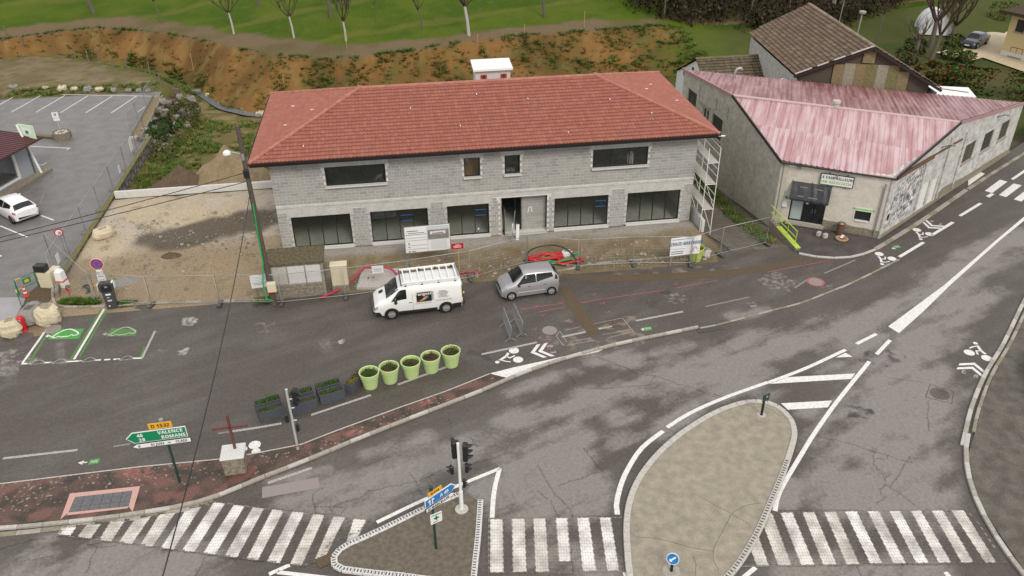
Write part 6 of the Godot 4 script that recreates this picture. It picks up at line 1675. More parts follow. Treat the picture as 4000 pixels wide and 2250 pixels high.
func build_barn(bar_node: Node3D):
	grainy("barn_dark", Color(0.07, 0.058, 0.046), Color(0.12, 0.10, 0.08), 1.5, 0.9, 0.1, 0.03, 256, 0.004, Color(0.3, 0.3, 0.28), 0.0, 101)
	var o := base("barn", P3(45.5, 0, -11.6), 0.0, "large barn with lichen covered tile roof and corrugated gable", "building")
	var a := P3(45.51, 7.98, -11.63) - o.position
	var b := a + P3(1.62, 0, -14.8)
	var l := P3(40.3, 5.45, -13.6) - o.position
	var l2 := l + P3(1.45, 0, -13.25)
	var r := P3(50.75, 4.95, -9.65) - o.position
	var r2 := r + P3(1.62, 0, -14.8)
	var rb := MB.new()
	rb.quad(l, a, b, l2); rb.quad(a, r, r2, b)
	var roof := part(rb, "roof", paint("barn_under", Color(0.07, 0.05, 0.035), 0.9), o)
	var cols := [Color(0.135, 0.085, 0.048), Color(0.115, 0.073, 0.042), Color(0.15, 0.096, 0.056), Color(0.175, 0.125, 0.082), Color(0.125, 0.082, 0.05), Color(0.10, 0.066, 0.04)]
	var U := (l - l2).normalized()
	var V := (b - l2) - U * (b - l2).dot(U)
	var hv := V.length()
	V = V.normalized()
	tile_slope(roof, l2, U, V, [P2(0, 0), P2((l - l2).length(), 0), P2((a - l2).dot(U), hv), P2((b - l2).dot(U), hv)], 0.27, 0.36, cols, 300, 0.02)
	U = (r2 - r).normalized()
	V = (a - r) - U * (a - r).dot(U)
	tile_slope(roof, r, U, V.normalized(), [P2(0, 0), P2((r2 - r).length(), 0), P2((b - r).dot(U), V.length()), P2((a - r).dot(U), V.length())], 0.27, 0.36, cols, 0, 0.02)
	ridge_row(roof, a, b, 0.14, 0.45, [Color(0.30, 0.24, 0.17), Color(0.24, 0.18, 0.12)])
	var vt := MB.new()
	for i in 14:
		if i in [3, 6, 9]: continue
		var p := l.lerp(a, (i + 0.5) / 14.0)
		vt.cbox(p + P3(0, 0.09, 0.0), P3(0.46, 0.07, 0.22), 0.02, Basis(Vector3.UP, -0.37) * Basis(Vector3.BACK, 0.43))
	part(vt, "verge_tiles", M.kerb_pale, roof)
	for e in [[l, a], [a, r]]:
		var x: Vector3 = (e[1] - e[0]).normalized()
		var z := x.cross(Vector3.UP).normalized()
		part(boxm(P3((e[1] - e[0]).length() / 2, -0.12, 0), P3((e[1] - e[0]).length() + 0.3, 0.2, 0.1)), "barge_board", M.gutter_brown, roof, Transform3D(Basis(x, z.cross(x), z), e[0]))
	var gd := (r - l)
	gd.y = 0
	var gt := frame_of(P3(l.x, -o.position.y, l.z) + P3(0.1, 0, -0.35), gd)
	var gl := gd.length()
	var ax := P3(a.x - l.x, 0, a.z - l.z).dot(gd.normalized())
	part(wall_poly([P2(0.4, -1), P2(gl - 0.8, -1), P2(gl - 0.8, 5.2), P2(ax, 7.75), P2(0.4, 5.5)], [], 0.2), "gable_wall", M.barn_dark, o, gt * tv(0, 0, -0.1))
	var back := MB.new()
	for e in [[l, l2], [r, r2], [l2, r2]]:
		var p: Vector3 = e[0]
		var q: Vector3 = e[1]
		back.quad(P3(p.x * 0.96, -2, p.z * 0.96), P3(q.x * 0.96, -2, q.z * 0.98), P3(q.x * 0.96, q.y - 0.3, q.z * 0.98), P3(p.x * 0.96, p.y - 0.3, p.z * 0.96))
	part(back, "barn_walls", grainy("barn_render", Color(0.35, 0.33, 0.30), Color(0.55, 0.53, 0.50), 5.0, 0.9, 0.04, 0.02, 256, 0.0, Color.WHITE, 0.0, 102), o)
	var shc := ["fibre_tan", "fibre_grey", "fibre_tan", "fibre_moss", "fibre_grey", "fibre_moss", "fibre_tan"]
	grainy("fibre_tan", Color(0.20, 0.155, 0.085), Color(0.33, 0.265, 0.16), 2.0, 0.9, 0.1, 0.03, 256, 0.03, Color(0.42, 0.40, 0.35), 0.0, 103)
	grainy("fibre_grey", Color(0.25, 0.225, 0.175), Color(0.42, 0.395, 0.335), 2.0, 0.9, 0.1, 0.03, 256, 0.03, Color(0.18, 0.15, 0.08), 0.0, 104)
	grainy("fibre_moss", Color(0.145, 0.135, 0.06), Color(0.28, 0.25, 0.14), 2.0, 0.9, 0.1, 0.03, 256, 0.03, Color(0.4, 0.38, 0.3), 0.0, 105)
	var x0 := 2.95
	var x1 := gl - 2.45
	for i in 7:
		var xa := lerpf(x0, x1, i / 7.0)
		var xb := lerpf(x0, x1, (i + 1) / 7.0) - 0.01
		var top := 6.62 if i in [1, 2, 3, 4] else lerpf(5.4, 7.5, clampf((xa if i == 0 else gl - xb) / ax, 0, 1)) - 0.15
		top = [6.4, 6.5, 6.5, 6.5, 6.5, 6.5, 6.05][i]
		part(corrugated(xa, xb, 3.5, top), "corrugated_sheet", M[shc[i]], o, gt)
	part(corrugated(ax - 0.55, ax + 0.35, 6.6, 7.55), "corrugated_sheet", M.fibre_tan, o, gt * tv(0, 0, 0.02))
	var dish := base("satellite_dish", P3(40.05, 4.3, -15.0), 0.0, "white satellite dish on the barn side wall", "dish")
	var dm := MB.new()
	dm.lathe([P2(0, 0), P2(0.25, 0.03), P2(0.45, 0.11), P2(0.45, 0.13), P2(0, 0.03)], 18, Vector3.ZERO, Basis(Vector3.RIGHT, 1.2))
	part(dm, "reflector", M.white_paint, dish)
	part(bar(P3(0, 0, 0), P3(0.0, -0.2, 0.5), 0.02), "feed_arm", M.zinc, dish)
	part(bar(P3(0, 0, 0), P3(0.45, -0.2, -0.3), 0.03), "wall_arm", M.zinc, dish)
	var ant := base("television_antenna", P3(46.3, 7.9, -19.0), 0.0, "tall television antenna mast on the barn ridge", "antenna")
	part(bar(Vector3.ZERO, P3(0.1, 2.2, 0), 0.03), "mast", M.zinc, ant)
	part(bar(P3(-0.9, 2.35, 0.2), P3(1.4, 2.2, -0.3), 0.02), "boom", M.galvanised, ant)
	for i in 12: part(bar(P3(-0.5 + i * 0.16, 2.32 - i * 0.01, -0.1 - i * 0.03), P3(-0.5 + i * 0.16, 2.32 - i * 0.01, 0.3 - i * 0.03), 0.01, 4), "element", M.galvanised, ant)
	for y in [-0.3, 0.3]: part(boxm(P3(-0.9, 2.35 + y, 0.2), P3(0.05, 0.4, 0.5)), "reflector", M.galvanised, ant)
	var fl := base("metal_flue", P3(48.5, 6.6, -19.5), 0.0, "thin metal flue with white cowl behind the barn ridge", "flue")
	part(bar(Vector3.ZERO, P3(0.1, 2.0, 0), 0.07, 8), "pipe", M.zinc, fl)
	var cw := MB.new()
	cw.lathe([P2(0.2, 1.95), P2(0.3, 2.05), P2(0.3, 2.2), P2(0, 2.3)], 12, P3(0.1, 0, 0))
	part(cw, "cowl", M.zinc, fl)
	var h := base("tiled_outhouse", P3(38.8, -1.8, -24.5), 0.0, "small white walled outhouse with mossy brown tile roof", "building")
	var hx := -3.0
	var hl := 8.2
	var wl := MB.new()
	wl.prism([P2(-4.6, -0.5), P2(3.6, -0.5), P2(3.6, 4.3), P2(0.7, 5.85), P2(-4.6, 3.2)], 0.25, Basis(P3(0, 0, 1), Vector3.UP, Vector3.LEFT), P3(hx + 0.25, 0, 0))
	part(wl, "gable_wall", grainy("limewash", Color(0.60, 0.60, 0.60), Color(0.74, 0.74, 0.73), 3.0, 0.9, 0.06, 0.02, 256, 0.01, Color(0.4, 0.4, 0.38), 0.0, 106), h)
	part(boxm(P3(hx + hl / 2, 2.0, 3.5), P3(hl, 4.4, 0.2)), "front_wall", M.limewash, h)
	for e in [[-2.4, 3.65], [-1.2, 4.15], [-0.2, 4.7]]: part(boxm(P3(hx - 0.02, e[1], e[0]), P3(0.06, 0.38, 0.4)), "vent_hole", M.black_metal, h)
	var oc := [Color(0.12, 0.085, 0.05), Color(0.095, 0.07, 0.042), Color(0.145, 0.105, 0.06), Color(0.085, 0.075, 0.035)]
	var rh := MB.new()
	var p1 := P3(hx - 0.2, 4.2, 3.9)
	var p2 := P3(hx + hl, 4.2, 3.9)
	var p3 := P3(hx + hl, 5.95, 0.7)
	var p4 := P3(hx - 0.2, 5.95, 0.7)
	var p5 := P3(hx - 0.2, 3.25, -4.8)
	var p6 := P3(hx + hl, 3.25, -4.8)
	rh.quad(p1, p2, p3, p4); rh.quad(p4, p3, p6, p5)
	var hr := part(rh, "roof", M.barn_under, h)
	tile_slope(hr, p1, Vector3.RIGHT, (p4 - p1).normalized(), [P2(0, 0), P2(hl + 0.2, 0), P2(hl + 0.2, (p4 - p1).length()), P2(0, (p4 - p1).length())], 0.26, 0.36, oc, 0, 0.02)
	ridge_row(hr, p4, p3, 0.13, 0.42, [Color(0.13, 0.10, 0.05), Color(0.16, 0.12, 0.07)])

func corrugated(xa: float, xb: float, y0: float, y1: float) -> MB:
	var b := MB.new()
	var m := int((xb - xa) / 0.09)
	var prev := []
	for j in m * 2 + 1:
		var x := lerpf(xa, xb, float(j) / (m * 2))
		var z := 0.035 if j % 2 == 0 else 0.0
		var q := [P3(x, y0, z), P3(x, y1, z)]
		if j > 0: b.quad(prev[0], q[0], q[1], prev[1])
		prev = q
	return b

const SHELLS := {
	"van": [[-2.49, 0.42, 1.15, 1.74, 0.84, 0.90, 0.78], [-2.42, 0.30, 1.15, 1.90, 0.93, 0.95, 0.83], [-1.0, 0.24, 1.15, 1.96, 0.95, 0.975, 0.84], [0.6, 0.24, 1.13, 1.95, 0.95, 0.975, 0.83], [1.02, 0.24, 1.10, 1.90, 0.95, 0.975, 0.80], [1.86, 0.24, 1.06, 1.28, 0.95, 0.96, 0.74], [2.25, 0.27, 0.98, 1.10, 0.93, 0.93, 0.72], [2.50, 0.30, 0.74, 0.90, 0.85, 0.84, 0.66], [2.59, 0.34, 0.58, 0.66, 0.68, 0.68, 0.58]],
	"mini": [[-1.785, 0.42, 0.86, 0.98, 0.68, 0.74, 0.60], [-1.70, 0.28, 0.98, 1.30, 0.78, 0.82, 0.60], [-1.42, 0.20, 1.0, 1.52, 0.83, 0.85, 0.60], [-0.4, 0.18, 0.97, 1.575, 0.84, 0.86, 0.60], [0.33, 0.18, 0.94, 1.54, 0.84, 0.86, 0.57], [1.05, 0.18, 0.90, 1.06, 0.84, 0.85, 0.64], [1.48, 0.20, 0.82, 0.92, 0.83, 0.82, 0.62], [1.72, 0.25, 0.62, 0.72, 0.75, 0.72, 0.54], [1.79, 0.3, 0.48, 0.54, 0.56, 0.54, 0.44]],
	"hatch": [[-2.12, 0.42, 0.82, 0.92, 0.66, 0.74, 0.58], [-2.02, 0.28, 0.92, 1.08, 0.80, 0.85, 0.62], [-1.55, 0.20, 0.95, 1.36, 0.86, 0.89, 0.58], [-0.6, 0.17, 0.92, 1.45, 0.87, 0.89, 0.57], [0.2, 0.17, 0.90, 1.43, 0.87, 0.89, 0.56], [1.02, 0.17, 0.88, 1.02, 0.87, 0.88, 0.66], [1.7, 0.19, 0.78, 0.88, 0.85, 0.84, 0.64], [2.05, 0.24, 0.6, 0.7, 0.76, 0.74, 0.54], [2.15, 0.3, 0.46, 0.52, 0.58, 0.56, 0.44]],
	"sedan": [[-2.2, 0.40, 0.80, 0.92, 0.70, 0.74, 0.62], [-2.1, 0.28, 0.88, 1.02, 0.80, 0.82, 0.68], [-1.55, 0.20, 0.90, 1.06, 0.84, 0.86, 0.66], [-1.0, 0.17, 0.90, 1.36, 0.85, 0.86, 0.56], [-0.1, 0.17, 0.88, 1.41, 0.85, 0.86, 0.56], [0.35, 0.17, 0.87, 1.38, 0.85, 0.86, 0.55], [1.08, 0.17, 0.85, 0.98, 0.85, 0.85, 0.66], [1.8, 0.2, 0.74, 0.84, 0.83, 0.82, 0.62], [2.12, 0.25, 0.56, 0.66, 0.74, 0.72, 0.52], [2.2, 0.3, 0.45, 0.5, 0.58, 0.56, 0.44]]}

func section(s: Array) -> Array:
	var yb: float = s[1]
	var ye: float = s[2]
	var yt: float = s[3]
	var gap := yt - ye
	var h := [P2(s[4] * 0.93, yb), P2(s[4], yb + (ye - yb) * 0.35), P2(lerpf(s[4], s[5], 0.8) + 0.01, yb + (ye - yb) * 0.7), P2(s[5], ye), P2(lerpf(s[5], s[6], 0.55) + 0.012, ye + gap * 0.55), P2(s[6] + 0.01, ye + gap * 0.90), P2(s[6] * 0.86, yt - 0.012), P2(0, yt + 0.02)]
	var out := []
	for p in h: out.append(p)
	for i in range(6, -1, -1): out.append(P2(-h[i].x, h[i].y))
	return out

func shell_point(g: Array, i: float, j: float) -> Vector3:
	var a := clampi(int(i), 0, g.size() - 2)
	var b := clampi(int(j), 0, 13)
	var fi := i - a
	var fj := j - b
	return (g[a][b].lerp(g[a][b + 1], fj)).lerp(g[a + 1][b].lerp(g[a + 1][b + 1], fj), fi)

func shell_patch(g: Array, sub: int, q: Array, off: float) -> MB:
	var b := MB.new()
	var n := 10
	var m := 8
	var P := []
	for a in n + 1:
		var row := []
		for c in m + 1:
			var s := float(a) / n
			var t := float(c) / m
			var ij: Vector2 = q[0].lerp(q[1], s).lerp(q[3].lerp(q[2], s), t)
			row.append(shell_point(g, ij.x * sub, ij.y))
		P.append(row)
	for a in n:
		for c in m:
			var nn: Vector3 = (P[a + 1][c] - P[a][c]).cross(P[a][c + 1] - P[a][c]).normalized()
			var ctr: Vector3 = (P[a][c] + P[a + 1][c + 1]) / 2.0
			if nn.dot(P3(0, ctr.y - 0.7, ctr.z) + P3(ctr.x * 0.25, 0, 0)) < 0.0: nn = -nn
			P[a][c] = [P[a][c], nn]
	var D := []
	for a in n + 1:
		var row := []
		for c in m + 1:
			var e = P[mini(a, n - 1)][mini(c, m - 1)]
			var base_p: Vector3 = P[a][c][0] if a < n and c < m else P[a][c]
			row.append([base_p + e[1] * off, e[1]])
		D.append(row)
	for a in n:
		for c in m:
			var w = [D[a][c], D[a + 1][c], D[a + 1][c + 1], D[a][c + 1]]
			var fn: Vector3 = (w[1][0] - w[0][0]).cross(w[2][0] - w[0][0])
			if fn.dot(w[0][1]) < 0: w = [w[3], w[2], w[1], w[0]]
			b.tri3(w[0][0], w[1][0], w[2][0], w[0][1], w[1][1], w[2][1])
			b.tri3(w[0][0], w[2][0], w[3][0], w[0][1], w[2][1], w[3][1])
	return b

func shell_grid(kind: String, sub: int) -> Array:
	var st: Array = SHELLS[kind]
	var secs := []
	var g := []
	for s in st: secs.append([s[0], section(s)])
	for i in st.size() - 1:
		for k in sub + (1 if i == st.size() - 2 else 0):
			var f := float(k) / sub
			var row := []
			for j in 15:
				var i0 := maxi(i - 1, 0)
				var i3 := mini(i + 2, st.size() - 1)
				var p: Vector2 = secs[i][1][j].lerp(secs[i + 1][1][j], f)
				var cu: Vector2 = secs[i][1][j].cubic_interpolate(secs[i + 1][1][j], secs[i0][1][j], secs[i3][1][j], f)
				p = p.lerp(cu, 0.6)
				row.append(P3(lerpf(secs[i][0], secs[i + 1][0], f), p.y, p.x))
			g.append(row)
	return g

func shell_mesh(g: Array) -> MB:
	var b := MB.new()
	var nn := []
	for i in g.size():
		var row := []
		for j in 15:
			var du: Vector3 = g[mini(i + 1, g.size() - 1)][j] - g[maxi(i - 1, 0)][j]
			var dv: Vector3 = g[i][mini(j + 1, 14)] - g[i][maxi(j - 1, 0)]
			var q := du.cross(dv).normalized()
			if q.dot(P3(0, g[i][j].y - 0.6, g[i][j].z)) < 0: q = -q
			row.append(q)
		nn.append(row)
	for i in g.size() - 1:
		for j in 14:
			var w := [[i, j], [i + 1, j], [i + 1, j + 1], [i, j + 1]]
			var fn: Vector3 = (g[i + 1][j] - g[i][j]).cross(g[i + 1][j + 1] - g[i][j])
			if fn.dot(nn[i][j]) < 0: w.reverse()
			var P := []
			var Q := []
			for e in w:
				P.append(g[e[0]][e[1]]); Q.append(nn[e[0]][e[1]])
			b.tri3(P[0], P[1], P[2], Q[0], Q[1], Q[2])
			b.tri3(P[0], P[2], P[3], Q[0], Q[2], Q[3])
	for e in [0, g.size() - 1]:
		for j in range(1, 13): b.tri(g[e][0], g[e][j + 1] if e == 0 else g[e][j], g[e][j] if e == 0 else g[e][j + 1])
	for i in g.size() - 1: b.quad(g[i][0], g[i + 1][0], g[i + 1][14], g[i][14])
	return b

func wheel(o: Node, at: Vector3, r: float, rim: Material, spokes: int, sg: float):
	var t := MB.new()
	var B := Basis(Vector3.RIGHT, PI / 2 * sg)
	t.lathe([P2(r * 0.62, -0.09), P2(r * 0.9, -0.1), P2(r, -0.06), P2(r, 0.07), P2(r * 0.93, 0.1), P2(r * 0.66, 0.1), P2(r * 0.62, 0.06)], 22, Vector3.ZERO, B)
	var w := part(t, "wheel", M.rubber, o, Transform3D(Basis.IDENTITY, at))
	var d := MB.new()
	d.lathe([P2(r * 0.64, 0.085), P2(r * 0.6, 0.1), P2(r * 0.56, 0.06), P2(0, 0.05)], 20, Vector3.ZERO, B)
	part(d, "rim_well", M.black_metal, w)
	var s := MB.new()
	for i in spokes:
		var a := TAU * i / spokes
		s.cbox(B * (P3(cos(a), 0, sin(a)) * r * 0.36 + P3(0, 0.085, 0)), P3(r * 0.5, 0.03, r * 1.7 / spokes), 0.008, B * Basis(Vector3.UP, -a))
	s.lathe([P2(r * 0.64, 0.08), P2(r * 0.62, 0.105), P2(r * 0.54, 0.1)], 20, Vector3.ZERO, B)
	s.lathe([P2(r * 0.18, 0.09), P2(r * 0.15, 0.11), P2(0, 0.115)], 12, Vector3.ZERO, B)
	part(s, "rim", rim, w)

func car(called: String, kind: String, at: Vector3, turn: float, body: Material, rim: Material, spokes: int, label: String, category: String) -> Node3D:
	var o := base(called, at, turn, label, category)
	var sub := 4
	var g := shell_grid(kind, sub)
	part(shell_mesh(g), "body", body, o)
	var P := func(name: String, q: Array, m: Material, off := 0.006):
		return part(shell_patch(g, sub, q, off), name, m, o)
	var V := func(a: float, b: float): return P2(a, b)
	var mir := func(q: Array):
		var out := []
		for v in q: out.append(P2(v.x, 14.0 - v.y))
		return out
	var wx := [1.6, -1.5]
	var r := 0.335
	var track := 0.875
	match kind:
		"van":
			P.call("windscreen", [V.call(4.12, 5.3), V.call(4.95, 4.6), V.call(4.95, 9.4), V.call(4.12, 8.7)], M.car_glass)
			for s in 2:
				var q := [V.call(3.22, 3.25), V.call(4.72, 3.25), V.call(4.1, 4.75), V.call(3.22, 4.75)]
				P.call("side_window", q if s == 0 else mir.call(q), M.car_glass)
				q = [V.call(0.25, 0.0), V.call(1.38, 0.0), V.call(1.38, 0.95), V.call(0.25, 0.95)]
				P.call("side_skirt", q if s == 0 else mir.call(q), M.black_trim, 0.004)
				q = [V.call(2.0, 0.0), V.call(4.4, 0.0), V.call(4.3, 0.75), V.call(2.0, 0.6)]
				P.call("side_skirt", q if s == 0 else mir.call(q), M.black_trim, 0.004)
				q = [V.call(6.35, 2.2), V.call(7.25, 2.3), V.call(7.1, 3.6), V.call(6.25, 3.1)]
				P.call("headlight", q if s == 0 else mir.call(q), M.lamp_glass)
				q = [V.call(0.0, 2.0), V.call(0.9, 2.0), V.call(0.9, 4.6), V.call(0.0, 4.6)]
				P.call("rear_corner", q if s == 0 else mir.call(q), M.black_trim)
				q = [V.call(0.0, 2.0), V.call(0.85, 2.0), V.call(0.85, 2.8), V.call(0.0, 2.8)]
				P.call("tail_light", q if s == 0 else mir.call(q), M.lamp_red, 0.009)
			P.call("grille", [V.call(7.2, 2.7), V.call(7.75, 2.5), V.call(7.75, 11.5), V.call(7.2, 11.3)], M.black_trim)
			for s in 2:
				var q2 := [V.call(5.7, 0.0), V.call(8.0, 0.0), V.call(8.0, 1.7), V.call(6.0, 1.0)]
				P.call("front_bumper", q2 if s == 0 else mir.call(q2), M.black_trim)
			P.call("front_bumper", [V.call(7.95, 0.0), V.call(8.0, 0.0), V.call(8.0, 14.0), V.call(7.95, 14.0)], M.black_trim)
			for z in [-1.04, 1.04]: part(boxm(P3(1.32, 1.16, z), P3(0.16, 0.26, 0.18), 0.04), "mirror", M.black_trim, o)
			for z in [-0.985, 0.985]:
				part(boxm(P3(0.5, 0.98, z), P3(0.2, 0.04, 0.03), 0.01), "door_handle", M.black_trim, o)
				part(boxm(P3(0.36, 1.0, z * 0.992), P3(0.012, 1.1, 0.02)), "door_seam", M.zinc, o)
			r = 0.34
		"mini", "hatch":
			P.call("windscreen", [V.call(4.08, 5.4), V.call(4.97, 4.7), V.call(4.97, 9.3), V.call(4.08, 8.6)], M.car_glass)
			var rear_t := 1.9 if kind == "mini" else 1.9
			P.call("rear_window", [V.call(rear_t, 5.4), V.call(1.05, 4.4), V.call(1.05, 9.6), V.call(rear_t, 8.6)], M.car_glass)
			for s in 2:
				var q := [V.call(3.12, 3.2), V.call(4.75, 3.2), V.call(4.0, 4.85), V.call(3.12, 4.85)]
				P.call("side_window", q if s == 0 else mir.call(q), M.car_glass)
				q = [V.call(2.05, 3.75), V.call(3.05, 3.2), V.call(3.05, 4.85), V.call(2.1, 4.8)]
				P.call("side_window", q if s == 0 else mir.call(q), M.car_glass)
				if kind == "mini":
					q = [V.call(1.15, 3.2), V.call(1.9, 3.25), V.call(1.65, 4.4), V.call(1.3, 4.3)]
					P.call("side_window", q if s == 0 else mir.call(q), M.car_glass)
				q = [V.call(6.3, 2.35), V.call(7.1, 2.4), V.call(7.1, 3.9), V.call(6.3, 3.6)]
				P.call("headlight", q if s == 0 else mir.call(q), M.lamp_glass)
				if kind == "mini": q = [V.call(0.15, 2.2), V.call(0.85, 2.2), V.call(0.8, 3.5), V.call(0.2, 3.3)]
				else: q = [V.call(0.15, 2.5), V.call(1.3, 2.75), V.call(1.2, 3.5), V.call(0.25, 3.9)]
				P.call("tail_light", q if s == 0 else mir.call(q), M.lamp_red, 0.009)
			P.call("grille", [V.call(7.05, 5.4), V.call(7.75, 4.5), V.call(7.75, 9.5), V.call(7.05, 8.6)], M.black_trim)
			for z in [-0.93, 0.93]: part(boxm(P3(0.72, 0.98, z), P3(0.14, 0.15, 0.16), 0.04), "mirror", M.black_trim if kind == "mini" else body, o)
			for x in [0.1, -0.85]:
				for z in [-0.865, 0.865]: part(boxm(P3(x, 0.82, z), P3(0.17, 0.035, 0.03), 0.01), "door_handle", M.black_trim, o)
			for z in [-0.858, 0.858]: part(boxm(P3(-0.05, 0.46, z), P3(1.7, 0.05, 0.03), 0.012), "side_moulding", body, o)
			wx = [1.17, -1.25] if kind == "mini" else [1.28, -1.42]
			r = 0.30 if kind == "mini" else 0.32
			track = 0.77 if kind == "mini" else 0.80
		"sedan":
			P.call("windscreen", [V.call(5.08, 5.4), V.call(5.97, 4.7), V.call(5.97, 9.3), V.call(5.08, 8.6)], M.car_glass)
			P.call("rear_window", [V.call(2.95, 5.3), V.call(2.1, 4.6), V.call(2.1, 9.4), V.call(2.95, 8.7)], M.car_glass)
			for s in 2:
				var q := [V.call(4.05, 3.2), V.call(5.75, 3.2), V.call(5.0, 4.8), V.call(4.05, 4.8)]
				P.call("side_window", q if s == 0 else mir.call(q), M.car_glass)
				q = [V.call(2.5, 3.3), V.call(3.95, 3.2), V.call(3.95, 4.8), V.call(3.0, 4.8)]
				P.call("side_window", q if s == 0 else mir.call(q), M.car_glass)
				q = [V.call(7.5, 2.5), V.call(8.2, 2.5), V.call(8.1, 3.6), V.call(7.5, 3.4)]
				P.call("headlight", q if s == 0 else mir.call(q), M.lamp_glass)
				q = [V.call(0.1, 2.3), V.call(0.9, 2.3), V.call(0.9, 3.3), V.call(0.1, 3.3)]
				P.call("tail_light", q if s == 0 else mir.call(q), M.lamp_red, 0.009)
			P.call("grille", [V.call(8.1, 5.0), V.call(8.7, 4.6), V.call(8.7, 9.4), V.call(8.1, 9.0)], M.black_trim)
			part(boxm(P3(2.2, 0.42, 0), P3(0.04, 0.11, 0.5)), "number_plate", M.sign_white, o)
			for z in [-0.92, 0.92]: part(boxm(P3(0.85, 0.92, z), P3(0.14, 0.13, 0.16), 0.04), "mirror", body, o)
			wx = [1.35, -1.3]
			r = 0.31
			track = 0.78
	part(boxm(P3(-(2.47 if kind == "van" else 2.1 if kind == "hatch" else 1.76 if kind == "mini" else 2.2), 0.72 if kind == "hatch" else 0.62, 0), P3(0.05, 0.12, 0.52)), "number_plate", M.sign_white, o)
	part(boxm(P3(0, 0.21, 0), P3(3.0, 0.1, 1.3)), "underbody", M.black_trim, o)
	for x in wx:
		for sg in [-1.0, 1.0]:
			var arch := MB.new()
			var pr := []
			for j in 13:
				var a := PI * j / 12.0 * 1.12 - PI * 0.06
				var c := [P3(cos(a) * (r + 0.015), sin(a) * (r + 0.015), 0), P3(cos(a) * (r + 0.075), sin(a) * (r + 0.075), 0)]
				if j > 0: arch.quad(pr[0], c[0], c[1], pr[1])
				pr = c
			part(arch, "wheel_arch", M.black_trim if kind == "van" else body, o, Transform3D(Basis.IDENTITY, P3(x, r, sg * (track + 0.105))))
			var well := MB.new()
			well.lathe([P2(0, 0), P2(r + 0.06, 0)], 20, Vector3.ZERO, Basis(Vector3.RIGHT, PI / 2))
			part(well, "wheel_well", M.black_trim, o, Transform3D(Basis.IDENTITY, P3(x, r, sg * (track + 0.088))))
			wheel(o, P3(x, r, sg * (track + 0.02)), r, rim, spokes, sg)
	return o

func car_paint(key: String, c: Color, metal := 0.0) -> StandardMaterial3D:
	var m := paint(key, c, 0.35, metal)
	m.clearcoat_enabled = true
	m.clearcoat = 0.8
	m.clearcoat_roughness = 0.08
	return m

